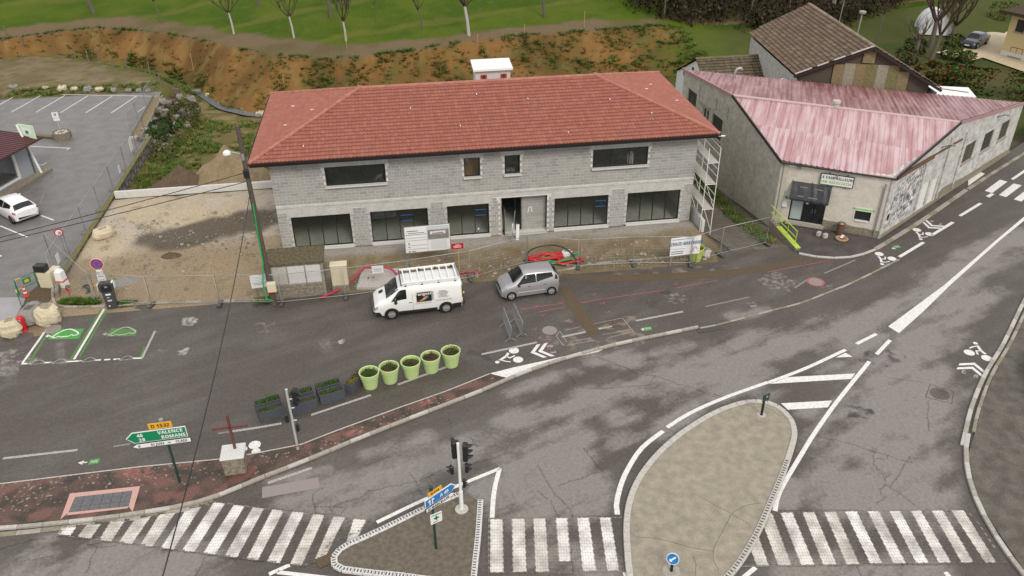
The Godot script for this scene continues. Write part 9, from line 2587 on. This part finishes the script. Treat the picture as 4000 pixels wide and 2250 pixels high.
func b_corner():
	var soil := MB.new()
	soil.slab(pl([-14.85,2.86,-14.44,1.41,-13.7,1.17,-12.96,3.85,-13.66,3.84,-13.88,4.36,-14.46,4.43,-14.6,4.24]), 0.006, 0.006)
	struct(soil, "dug_soil", M.dark_heap, "dug brown soil at the car park corner")
	soil = MB.new()
	soil.slab(pl([-14.48,7.15,-14.27,5.78,-12.94,6.4,-12.35,6.6,-12.38,7.49,-12.97,7.59]), 0.006, 0.006)
	struct(soil, "sandy_patch", M.gravel_heap, "sandy patch round the red bin")
	var o := base("cream_boxes", P3(-13.81, 0, 1.94), -0.25, "stack of cream meter boxes with a black box on top", "boxes")
	for e in [[0.0, 0.27, 0.0, 0.85, 0.55, "cream"], [0.02, 0.82, 0.0, 0.85, 0.52, "cream"], [0.42, 0.55, -0.35, 0.5, 1.1, "cream"], [-0.12, 1.3, 0.05, 0.68, 0.42, "sign_black"]]:
		part(boxm(P3(e[0], e[1], e[2]), P3(e[3], e[4], 0.5), 0.015), "box" if e[5] == "cream" else "black_box", M[e[5]], o)
	o = base("striped_box", P3(-13.03, 0, 2.24) + P3(0.1, 0, -0.1), -0.3, "white tapered box with red stripe beside the cream boxes", "box")
	var b := MB.new()
	b.lathe([P2(0.36, 0), P2(0.28, 1.05), P2(0.16, 1.2), P2(0, 1.2)], 4, Vector3.ZERO, Basis(Vector3.UP, 0.8), false)
	part(b, "body", M.sign_white, o)
	b = MB.new()
	b.lathe([P2(0.337, 0.4), P2(0.328, 0.5)], 4, Vector3.ZERO, Basis(Vector3.UP, 0.8), false)
	part(b, "red_stripe", M.cone_red, o)
	o = base("traffic_cone", P3(-14.83, 0, 2.92), 0.0, "red and white traffic cone inside the green barrier", "cone")
	b = MB.new()
	b.lathe([P2(0.13, 0.03), P2(0.03, 0.72), P2(0, 0.72)], 12)
	part(b, "cone", M.cone_red, o)
	part(boxm(P3(0, 0.02, 0), P3(0.34, 0.04, 0.34), 0.01), "foot", M.cone_red, o)
	for y in [0.2, 0.45]:
		b = MB.new()
		b.lathe([P2(0.137 - y * 0.145, y), P2(0.137 - (y + 0.1) * 0.145, y + 0.1)], 12)
		part(b, "white_band", M.sign_white, o)
	var bp := [P2(-14.6, 4.29), P2(-15.33, 2.67), P2(-14.5, 1.77), P2(-13.27, 1.43)]
	var bn := ["nearest the grey boulder", "beside the entrance slab", "ending at the cream boxes"]
	for i in 3:
		var d: Vector2 = bp[i + 1] - bp[i]
		o = base("safety_barrier", v3((bp[i] + bp[i + 1]) / 2), -d.angle(), "green and yellow tube safety barrier " + bn[i], "barrier", "green safety barriers at the corner")
		var h := d.length() / 2 - 0.03
		for y in [0.3, 0.95]:
			part(bar(P3(-h, y, 0), P3(h, y, 0), 0.022), "rail", M.barrier_green, o)
			part(bar(P3(-h, y, 0), P3(-h * 0.4, y, 0), 0.026), "yellow_sleeve", M.barrier_yellow, o)
		for x in [-h, h]: part(bar(P3(x, 0, 0), P3(x, 0.98, 0), 0.024), "upright", M.barrier_green, o)
		part(boxm(P3(0.1 * h, 0.62, 0), P3(h * 0.8, 0.36, 0.015)), "panel", M.barrier_green, o)
		part(boxm(P3(0.1 * h, 0.62, 0.0), P3(h * 0.45, 0.2, 0.022)), "yellow_label", M.barrier_yellow, o)
	hose("red_offcut", [P3(-12.37, 0.5, 3.28), P3(-12.26, 0.25, 3.23), P3(-12.19, 0.05, 3.38)], 0.05, M.conduit_red, "bent red duct end sticking up behind the kerb")
	hose("yellow_pipe", [P3(-11.05, 0.1, 2.73), P3(-10.82, 0.3, 2.87), P3(-10.63, 0.4, 2.71)], 0.03, M.barrier_yellow, "thin yellow pipe beside the charging station")
	one(boxm(P3(0, 0.22, 0), P3(0.22, 0.44, 1.3), 0.03), "kerb_block", M.dirty_base, P3(-13.02, 0, 2.82), 0.25, "upright dark kerb block end behind the charging bays", "block")
	hose("black_coil", [P3(-11.68, 0.1, 2.63), P3(-11.38, 0.3, 2.72), P3(-11.23, 0.1, 2.7), P3(-11.28, 0.05, 3.3), P3(-11.13, 0.15, 3.14), P3(-11.52, 0.2, 2.7)], 0.05, M.black_metal, "black cable coil on the gravel left of the charging station")

func scaffold():
	var o := base("scaffold", P3(27.55, 0, 0), 0.0, "white tube scaffold along the right end of the block building", "scaffold")
	var zz := [1.5, -1.3, -4.1, -6.9]
	for z in zz:
		for x in [0.0, 0.75]: part(bar(P3(x, drive_y(z) + 0.05, z), P3(x, 6.1 if z < 1 else 5.9, z), 0.026, 6), "standard", M.white_paint, o)
		for y in [1.6, 3.4, 4.9]: part(bar(P3(0, y, z), P3(0.75, y, z), 0.022, 6), "transom", M.white_paint, o)
	for i in 3:
		for y in [1.6, 3.4, 4.9]:
			part(boxm(P3(0.37, y + 0.05, (zz[i] + zz[i + 1]) / 2), P3(0.62, 0.05, 2.72)), "deck", M.kerb_pale, o)
			part(bar(P3(0.75, y + 1.0, zz[i]), P3(0.75, y + 1.0, zz[i + 1]), 0.02, 6), "guard_rail", M.white_paint, o)
			part(bar(P3(0.75, y + 0.5, zz[i]), P3(0.75, y + 0.5, zz[i + 1]), 0.018, 6), "guard_rail", M.white_paint, o)
		part(bar(P3(0.75, 0.0, zz[i]), P3(0.75, 1.6, zz[i + 1]), 0.018, 6), "brace", M.white_paint, o)
		part(bar(P3(0.75, 1.7, zz[i]), P3(0.75, 3.3, zz[i + 1]), 0.018, 6), "brace", M.white_paint, o)

func limb(b: MB, p: Vector3, d: Vector3, len: float, r: float, level: int, up: float, spread := 0.6):
	var pts := [p]
	var q := p
	var e := d
	for i in 3:
		e = (e + P3(rng.randf_range(-0.22, 0.22), rng.randf_range(-0.1, 0.2) + up * 0.12, rng.randf_range(-0.22, 0.22))).normalized()
		q += e * len / 3.0
		pts.append(q)
	var t := rng.randf_range(0.7, 1.25)
	b.ink(Color(t, t, t))
	b.tube(pts, r, 5 if level > 1 else 3, r * 0.45, false)
	if level <= 0: return
	for i in rng.randi_range(3, 5):
		var s := rng.randf_range(0.3, 1.0)
		var o: Vector3 = pts[1].lerp(pts[3], s) if s > 0.5 else pts[0].lerp(pts[2], s * 2.0)
		var nd := (e + P3(rng.randf_range(-1, 1), rng.randf_range(-0.25, 0.8) * up, rng.randf_range(-1, 1)) * spread).normalized()
		limb(b, o, nd, len * rng.randf_range(0.5, 0.75), r * 0.5, level - 1, up, spread)

func tree(at: Vector2, th: float, tr: float, ch: float, lean: Vector3, bark: String, label: String, group := "", levels := 2, limbs := 6, twig := "twig", y0 := -99.0):
	var o := base("bare_tree", P3(at.x, land(at.x, at.y) - 0.05 if y0 < -50.0 else y0, at.y), 0.0, label, "tree", group)
	var b := MB.new()
	var top := P3(0, th, 0) + lean
	b.tube([P3(0, -0.1, 0), top * 0.5 + P3(0.05, 0, 0), top], tr, 8, tr * 0.72)
	part(b, "trunk", M[bark], o)
	b = MB.new()
	for i in limbs:
		var a := TAU * (i + rng.randf() * 0.6) / limbs
		limb(b, top - P3(0, rng.randf() * 0.2 * th * 0.4, 0), P3(cos(a) * 0.7, rng.randf_range(0.5, 1.2), sin(a) * 0.7).normalized(), ch * rng.randf_range(0.5, 0.75), tr * 0.5, levels, 1.0)
	part(b, "crown", M[twig], o)
	return o

func leaf_mass(b: MB, c: Vector3, s: Vector3, turn: float, n: int, leaf: float, cols: Array, box := 0.7):
	var B := Basis(Vector3.UP, turn)
	var f := noise(0.6, n, 3)
	for i in n:
		var d := P3(rng.randf_range(-1, 1), rng.randf_range(-0.75, 1), rng.randf_range(-1, 1)).normalized()
		var q := P3(signf(d.x) * pow(absf(d.x), box), signf(d.y) * pow(absf(d.y), box), signf(d.z) * pow(absf(d.z), box))
		q *= (1.0 + 0.16 * f.get_noise_3d(d.x * 4 + c.x, d.y * 4, d.z * 4)) * rng.randf_range(0.8, 1.03)
		var p := c + B * (q * s)
		var u := P3(rng.randf_range(-1, 1), rng.randf_range(-1, 1), rng.randf_range(-1, 1)).normalized()
		var v := u.cross(d).normalized()
		var col: Color = cols[rng.randi() % cols.size()]
		var t := rng.randf_range(0.6, 1.35)
		b.ink(Color(col.r * t, col.g * t, col.b * t))
		var l := leaf * rng.randf_range(0.6, 1.4)
		b.tri(p - u * l, p + v * l * 0.6, p + u * l)
		b.tri(p - u * l, p + u * l, p - v * l * 0.6)

func tuft(r: RandomNumberGenerator, h: float, n: int) -> MB:
	var b := MB.new()
	for i in n:
		var a := r.randf() * TAU
		var d := P3(cos(a), 0, sin(a))
		var s := P3(-d.z, 0, d.x) * h * 0.09
		var p := d * h * r.randf() * 0.35
		b.ink(Color(1, 1, 1))
		b.tri(p - s, p + s, p + d * h * r.randf_range(0.3, 0.9) + P3(0, h * r.randf_range(0.4, 1.0), 0))
	return b

func tufts(called: String, spots: Array, h: float, label: String, cols: Array):
	var r := RandomNumberGenerator.new()
	r.seed = 77
	var kinds := []
	for i in 5: kinds.append(tuft(r, 1.0, 11))
	var b := MB.new()
	for p in spots:
		var c: Color = cols[r.randi() % cols.size()]
		var t := r.randf_range(0.65, 1.3)
		var k := h * r.randf_range(0.5, 1.4)
		b.add(kinds[r.randi() % 5], Transform3D(Basis(Vector3.UP, r.randf() * 6).scaled(Vector3.ONE * k), P3(p.x, land(p.x, p.y) - 0.02, p.y)), Color(c.r * t, c.g * t, c.b * t))
	var m := part(b, called, M.leafy, self)
	tag(m, label, "grass", "", "stuff")

func build_green():
	var lm := paint("leafy", Color.WHITE, 0.85)
	lm.vertex_color_use_as_albedo = true
	var g1 := Color(0.065, 0.125, 0.02)
	var g2 := Color(0.11, 0.15, 0.035)
	var g3 := Color(0.035, 0.075, 0.018)
	var dry := Color(0.22, 0.17, 0.07)
	var sp := []
	for i in 9000:
		var x := rng.randf_range(-36.0, 42.0)
		var zt := along(bank_top, x)
		var zs := maxf(ditch_at(x).x, zt + 1.5)
		var f := rng.randf()
		var dens := 0.06 + 0.55 * smoothstep(-9.0, -1.0, x) - 0.1 * smoothstep(14.0, 30.0, x) + 0.6 * smoothstep(34.0, 39.0, x)
		if f > 0.9: dens += 0.35
		if x < -8.0 and f < 0.35: dens = 0.85 * smoothstep(-32.0, -22.0, x)
		var z := lerpf(zs, zt - 0.4, f)
		if rng.randf() < dens * smoothstep(-0.3, 0.25, patch_noise.get_noise_2d(x * 2.2, z * 2.2)) + 0.03: sp.append(P2(x, z))
	tufts("bank_weeds", sp, 0.42, "green weeds growing on the clay bank", [g1, g2, Color(0.08, 0.13, 0.03), g1, Color(0.14, 0.14, 0.05)])
	sp = []
	for i in 5200:
		var p := P2(rng.randf_range(-13.0, 1.5), rng.randf_range(-33.0, -10.9))
		if patch_noise.get_noise_2d(p.x, p.y) < 0.16 - 0.3 * smoothstep(-7.0, -13.0, p.x): sp.append(p)
	for i in 250: sp.append(P2(rng.randf_range(-30.0, -15.6), rng.randf_range(-38.6, -36.9)))
	for i in 700: sp.append(P2(31.9 + rng.randf_range(-0.7, 0.3) - 0.04 * rng.randf() * 10.0, rng.randf_range(-14.0, 3.8)))
	for i in 1300: sp.append(P2(-23.0, -49.6).lerp(P2(-13.5, -43.0), rng.randf()) + P2(rng.randf_range(-1.0, 1.0), rng.randf_range(-0.6, 1.6)))
	for i in 1200: sp.append(P2(-12.9 + rng.randf() * rng.randf() * 5.0, rng.randf_range(-33.0, -11.2)))
	tufts("rough_grass", sp, 0.34, "rough grass between car park wall and stream", [g1, g2, dry, g1])
	sp = []
	for i in 420: sp.append(P2(-12.45, 4.15).lerp(P2(-10.2, 4.41), rng.randf()) + P2(rng.randf_range(-0.2, 0.2), rng.randf_range(-0.35, 0.3)))
	for i in 200: sp.append(P2(-0.75 + rng.randf_range(-0.45, 0.45), 6.0 + rng.randf_range(-0.4, 0.25)))
	for i in 120: sp.append(P2(-9.0 + rng.randf_range(-0.3, 0.9), 4.9 + rng.randf_range(-0.3, 0.3)))
	tufts("kerb_grass", sp, 0.2, "tufts of green grass at the kerb by the charging station", [g1, g2, g1])
	var wb := MB.new()
	wb.ribbon(smooth_line(pl([-14.4, -45.2, -13.2, -43.0, -11.4, -39.8, -9.8, -37.2, -8.2, -35.8, -6.3, -34.4, -3.0, -33.6, 2.0, -32.8])), 1.0, -2.3, -2.3)
	var wt := struct(wb, "stream", paint("stream_water", Color(0.15, 0.165, 0.17), 0.12), "thin grey stream at the foot of the clay bank")
	for i in 26:
		var p := P2(-14, -44.5).lerp(P2(-5.5, -34.2), rng.randf())
		var s := rng.randf_range(0.15, 0.5)
		part(rock(P3(s, s * 0.6, s * 0.8), 70 + i % 5), "stream_stone", M[["stone_grey", "stone_cream"][i % 2]], wt, tv(p.x + rng.randf_range(-0.8, 1.2), -2.3, p.y + rng.randf_range(-0.6, 0.8)))
	var b := MB.new()
	leaf_mass(b, P3(0, 0, 0), P3(1.0, 0.9, 2.4), 0.0, 2600, 0.09, [g3, Color(0.022, 0.04, 0.012)])
	leaf_mass(b, P3(0.6, -0.7, -3.6), P3(0.8, 0.6, 1.6), 0.0, 900, 0.09, [g3, g1])
	leaf_mass(b, P3(1.1, -0.3, -1.0), P3(1.4, 0.9, 7.5), 0.0, 2600, 0.10, [Color(0.10, 0.075, 0.04), Color(0.07, 0.075, 0.03), g1, Color(0.13, 0.10, 0.06)])
	one(b, "ivy", M.leafy, P3(-13.3, -0.5, -25.8), 0.0, "dark green ivy hanging over the rock bank", "ivy")
	for e in [[-27.65, -60.87, 4.5, 0.28, 6.0, -0.9, "bark", "thick dark leaning trunk at the upper left of the meadow", 5], [-18.67, -55.48, 2.6, 0.09, 3.0, -0.35, "bark", "thin bare tree right of the thick leaning trunk", 6], [-9.43, -48.61, 2.4, 0.12, 3.6, -0.15, "bark_white", "white trunked young tree at the left of the meadow", 7], [-2.54, -45.19, 2.4, 0.12, 3.6, -0.2, "bark_white", "white trunked young tree second from the left", 7], [3.16, -42.77, 2.2, 0.13, 3.8, -0.1, "bark_white", "white trunked young tree above the middle of the track", 7], [1.38, -50.17, 4.2, 0.22, 6.0, -0.4, "bark", "dark trunked tall tree behind the young trees", 6], [-7.31, -56.3, 3.2, 0.18, 5.0, -0.3, "bark", "dark leaning trunk near the top left", 5], [6.42, -47.93, 2.0, 0.05, 1.8, 0.0, "bark", "slim sapling on the pale grass strip", 4], [11.59, -45.39, 2.2, 0.08, 3.0, -0.4, "bark", "thin leaning tree right of the sapling", 6], [16.54, -43.35, 3.2, 0.2, 5.5, -0.35, "bark_white", "large white trunked tree above the white roof stack", 7], [25.89, -48.32, 3.0, 0.2, 5.5, -0.3, "bark", "large dark walnut right of the white roof stack", 6], [34.82, -53.16, 3.0, 0.2, 4.5, 0.0, "bark", "trunk cut by the top edge above the bank", 5], [20.32, -51.1, 1.6, 0.05, 1.8, 0.0, "bark", "sapling near the top edge right of the large white trunk", 4]]: tree(P2(e[0], e[1]), e[2], e[3], e[4], P3(e[5], 0, 0), e[6], e[7], "bare orchard trees on the meadow", 2, e[8])
	for i in 9:
		var p := P2(39.5 + i * 2.9 + rng.randf_range(-0.8, 0.8), -46.5 - rng.randf_range(0.0, 7.0) - i * 0.25)
		tree(p, rng.randf_range(1.5, 3.0), 0.13, 5.0, P3(rng.randf_range(-0.5, 0.5), 0, 0), "bark", "bare woodland tree " + ["at the left edge of the woods", "second from the meadow edge", "third from the meadow edge", "left of the barn ridge", "above the barn ridge end", "behind the antenna", "behind the metal flue", "near the garden edge of the woods", "at the right end of the woods"][i], "bare trees of the woods", 2, 5, "dead_leaf")
	b = MB.new()
	for i in 1300:
		var x := rng.randf_range(36.5, 80.0)
		var z := -45.5 - rng.randf() * 24.0 - maxf(0.0, 42.0 - x) * 0.8 - maxf(0.0, x - 61.0) * 0.6
		var p := P3(x, land(x, z), z)
		var q := p + P3(rng.randf_range(-1.2, 1.2), rng.randf_range(1.5, 6.0), rng.randf_range(-1.0, 1.0))
		var t := rng.randf_range(0.5, 1.3)
		b.ink(Color(0.07 * t, 0.052 * t, 0.04 * t))
		b.tube([p, p.lerp(q, 0.5) + P3(rng.randf_range(-0.3, 0.3), 0, 0), q], 0.05, 3, 0.012, false)
		if i % 2 == 0: leaf_mass(b, p + P3(0, rng.randf_range(0.3, 1.6), 0), P3(1.3, 1.2, 1.1) * rng.randf_range(0.6, 1.3), 0.0, 46, 0.22, [Color(0.045, 0.035, 0.022), Color(0.065, 0.045, 0.03), Color(0.03, 0.035, 0.014), Color(0.028, 0.024, 0.016)])
	tag(part(b, "undergrowth", M.leafy, self), "brown tangled undergrowth of the woods behind the barn", "undergrowth", "", "stuff")
	tree(P2(64.2, -33.8), 2.1, 0.24, 2.6, P3(0.15, 0, 0), "bark", "pollarded tree with knobbly limbs right of the barn roof", "", 1, 6, "bark", -0.1)
	tree(P2(65.9, -33.2), 2.6, 0.26, 5.0, P3(0.4, 0, 0), "bark", "tall bare garden tree beside the pollarded one", "", 3, 5, "twig", -0.1)
	tree(P2(72.6, -40.2), 1.6, 0.26, 7.0, P3(0.3, 0, 0), "bark", "spreading bare tree beside the drive", "", 3, 6, "twig", -0.1)
	tree(P2(68.5, -37.6), 3.0, 0.3, 7.0, P3(0.0, 0, 0), "bark", "large dark bare tree in front of the white tunnel", "", 3, 6, "twig", -0.1)
	tree(P2(63.1, -39.8), 3.5, 0.11, 4.5, P3(0.2, 0, 0), "bark", "slender bare tree behind the barn ridge", "", 2, 4, "twig", -0.1)
	for e in [[65.2, -21.2, 5.6, 0.75, 5200, ["hedge_g", "hedge_g", "hedge_r"], "long clipped hedge at the right behind the bar roof"], [60.6, -24.6, 1.9, -0.5, 1500, ["hedge_r", "hedge_r", "hedge_g"], "reddish hedge end beside the barn eave"], [71.0, -15.6, 3.2, 0.75, 1500, ["hedge_g", "hedge_r"], "hedge end cut by the right edge"]]:
		b = MB.new()
		var cc := []
		for k in e[5]: cc.append_array([Color(0.035, 0.06, 0.014), Color(0.05, 0.085, 0.02)] if k == "hedge_g" else [Color(0.12, 0.05, 0.02), Color(0.085, 0.055, 0.018)])
		leaf_mass(b, P3(0, 1.0, 0), P3(e[2], 1.25, 1.5), 0.0, e[4], 0.16, cc, 0.45)
		one(b, "hedge", M.leafy, P3(e[0], -0.1, e[1]), -e[3] + 0.05, e[6], "hedge")
	for e in [[68.1, -33.1, 1.0, "round shrub where the drive meets the hedge"], [68.9, -31.6, 0.8, "low shrub between drive and hedge"], [62.4, -32.3, 1.1, "brown shrub behind the barn gable"], [84.1, -47.2, 1.6, "dark rounded shrub above the drive"], [71.4, -37.6, 0.9, "green shrub at the drive edge"], [65.6, -36.0, 1.1, "dark bush between the garden trees"]]:
		b = MB.new()
		leaf_mass(b, P3(0, e[2] * 0.7, 0), P3(e[2], e[2] * 0.8, e[2]), 0.0, 700, 0.13, [g3, g1, Color(0.09, 0.06, 0.03)] if e[2] != 1.1 else [Color(0.08, 0.045, 0.03), g3])
		one(b, "shrub", M.leafy, P3(e[0], -0.15, e[1]), 0.0, e[3], "shrub")
	var dv := MB.new()
	dv.slab(pl([67.6, -35.3, 71.1, -36.4, 77.4, -42.4, 85, -48, 92, -47, 84, -36, 79, -28, 74, -22, 70, -22, 72.4, -27.1, 71.5, -32.5, 69.4, -31.5]), 0.03, 0.03)
	struct(dv, "garden_drive", grainy("sandy_drive", Color(0.44, 0.36, 0.24), Color(0.56, 0.475, 0.34), 3.0, 0.95, 0.1, 0.02, 256, 0.03, Color(0.3, 0.24, 0.15), 0.3, 141), "pale sandy drive in front of the yellow house")
	var o := base("yellow_house", P3(74.0, 0, -33.1), 0.0, "yellow rendered house with brown windows at the right edge", "building")
	var ht := frame_of(Vector3.ZERO, P3(0.34, 0, 0.94))
	ht.basis.z = -ht.basis.z if ht.basis.z.x > 0 else ht.basis.z
	var hw := [[0.75, 1.75, 2.75, 4.0], [0.9, 2.3, 0.2, 1.15]]
	part(wall_poly([P2(0, -0.5), P2(9, -0.5), P2(9, 4.5), P2(0, 4.5)], [hw[0]], 0.25), "front_wall", paint("yellow_render", Color(0.62, 0.50, 0.27), 0.9), o, ht)
	part(boxm(P3(0.12, 2.0, -3.3), P3(0.24, 5.0, 6.0)), "end_wall", M.yellow_render, o, ht)
	part(boxm(P3(4.5, 0.1, 0.01), P3(9.1, 0.9, 0.05)), "plinth", M.white_flat, o, ht)
	for w in [hw[0], hw[1]]: grille_window(o, ht, w[0], w[1], w[2], w[3], 0, M.shop_roof, M.old_glass, M.shop_roof, 0.02 if w == hw[1] else 0.1)
	part(boxm(P3(4.2, 4.65, -2.9), P3(10.2, 0.3, 8.0)), "roof", M.barn_under, o, ht)
	o = base("tunnel_greenhouse", P3(72.3, -0.1, -43.4), -0.4, "white rounded plastic tunnel greenhouse among the garden trees", "greenhouse")
	b = MB.new()
	var pv := []
	for j in 13:
		var a := PI * j / 12.0
		var q := [P3(cos(a) * 1.7, sin(a) * 2.3 + 0.3, 2.2), P3(cos(a) * 1.7, sin(a) * 2.3 + 0.3, -2.2)]
		if j > 0:
			b.quad(pv[0], pv[1], q[1], q[0])
			b.tri(P3(0, 0.3, 2.2), pv[0], q[0])
		pv = q
	part(b, "cover", M.white_flat, o)
	for z in [-2.1, 0.0, 2.15]:
		var q := []
		for j in 13: q.append(P3(cos(PI * j / 12.0) * 1.73, sin(PI * j / 12.0) * 2.33 + 0.3, z))
		b = MB.new()
		b.tube(q, 0.03, 5)
		part(b, "hoop", M.galvanised, o)
	o = base("white_shed", P3(56.2, 0, -15.8), -0.35, "low shed with white sheet roof behind the barn corner", "shed")
	part(boxm(P3(0, 2.45, 0), P3(3.6, 0.14, 2.6), 0.02), "roof_sheet", M.white_paint, o)
	part(boxm(P3(0, 1.2, 0), P3(3.3, 2.4, 2.3)), "walls", M.old_concrete, o)
	part(bar(P3(-1.2, 2.55, -0.6), P3(1.4, 2.55, 0.3), 0.04), "roof_bar", M.old_wood, o)

func _ready():
	rng.seed = 20240
	build_light()
	build_ground()
	building_materials()
	build_road()
	build_house()
	build_bar()
	build_cars()
	plant_materials()
	build_street()
	build_site()
	build_green()
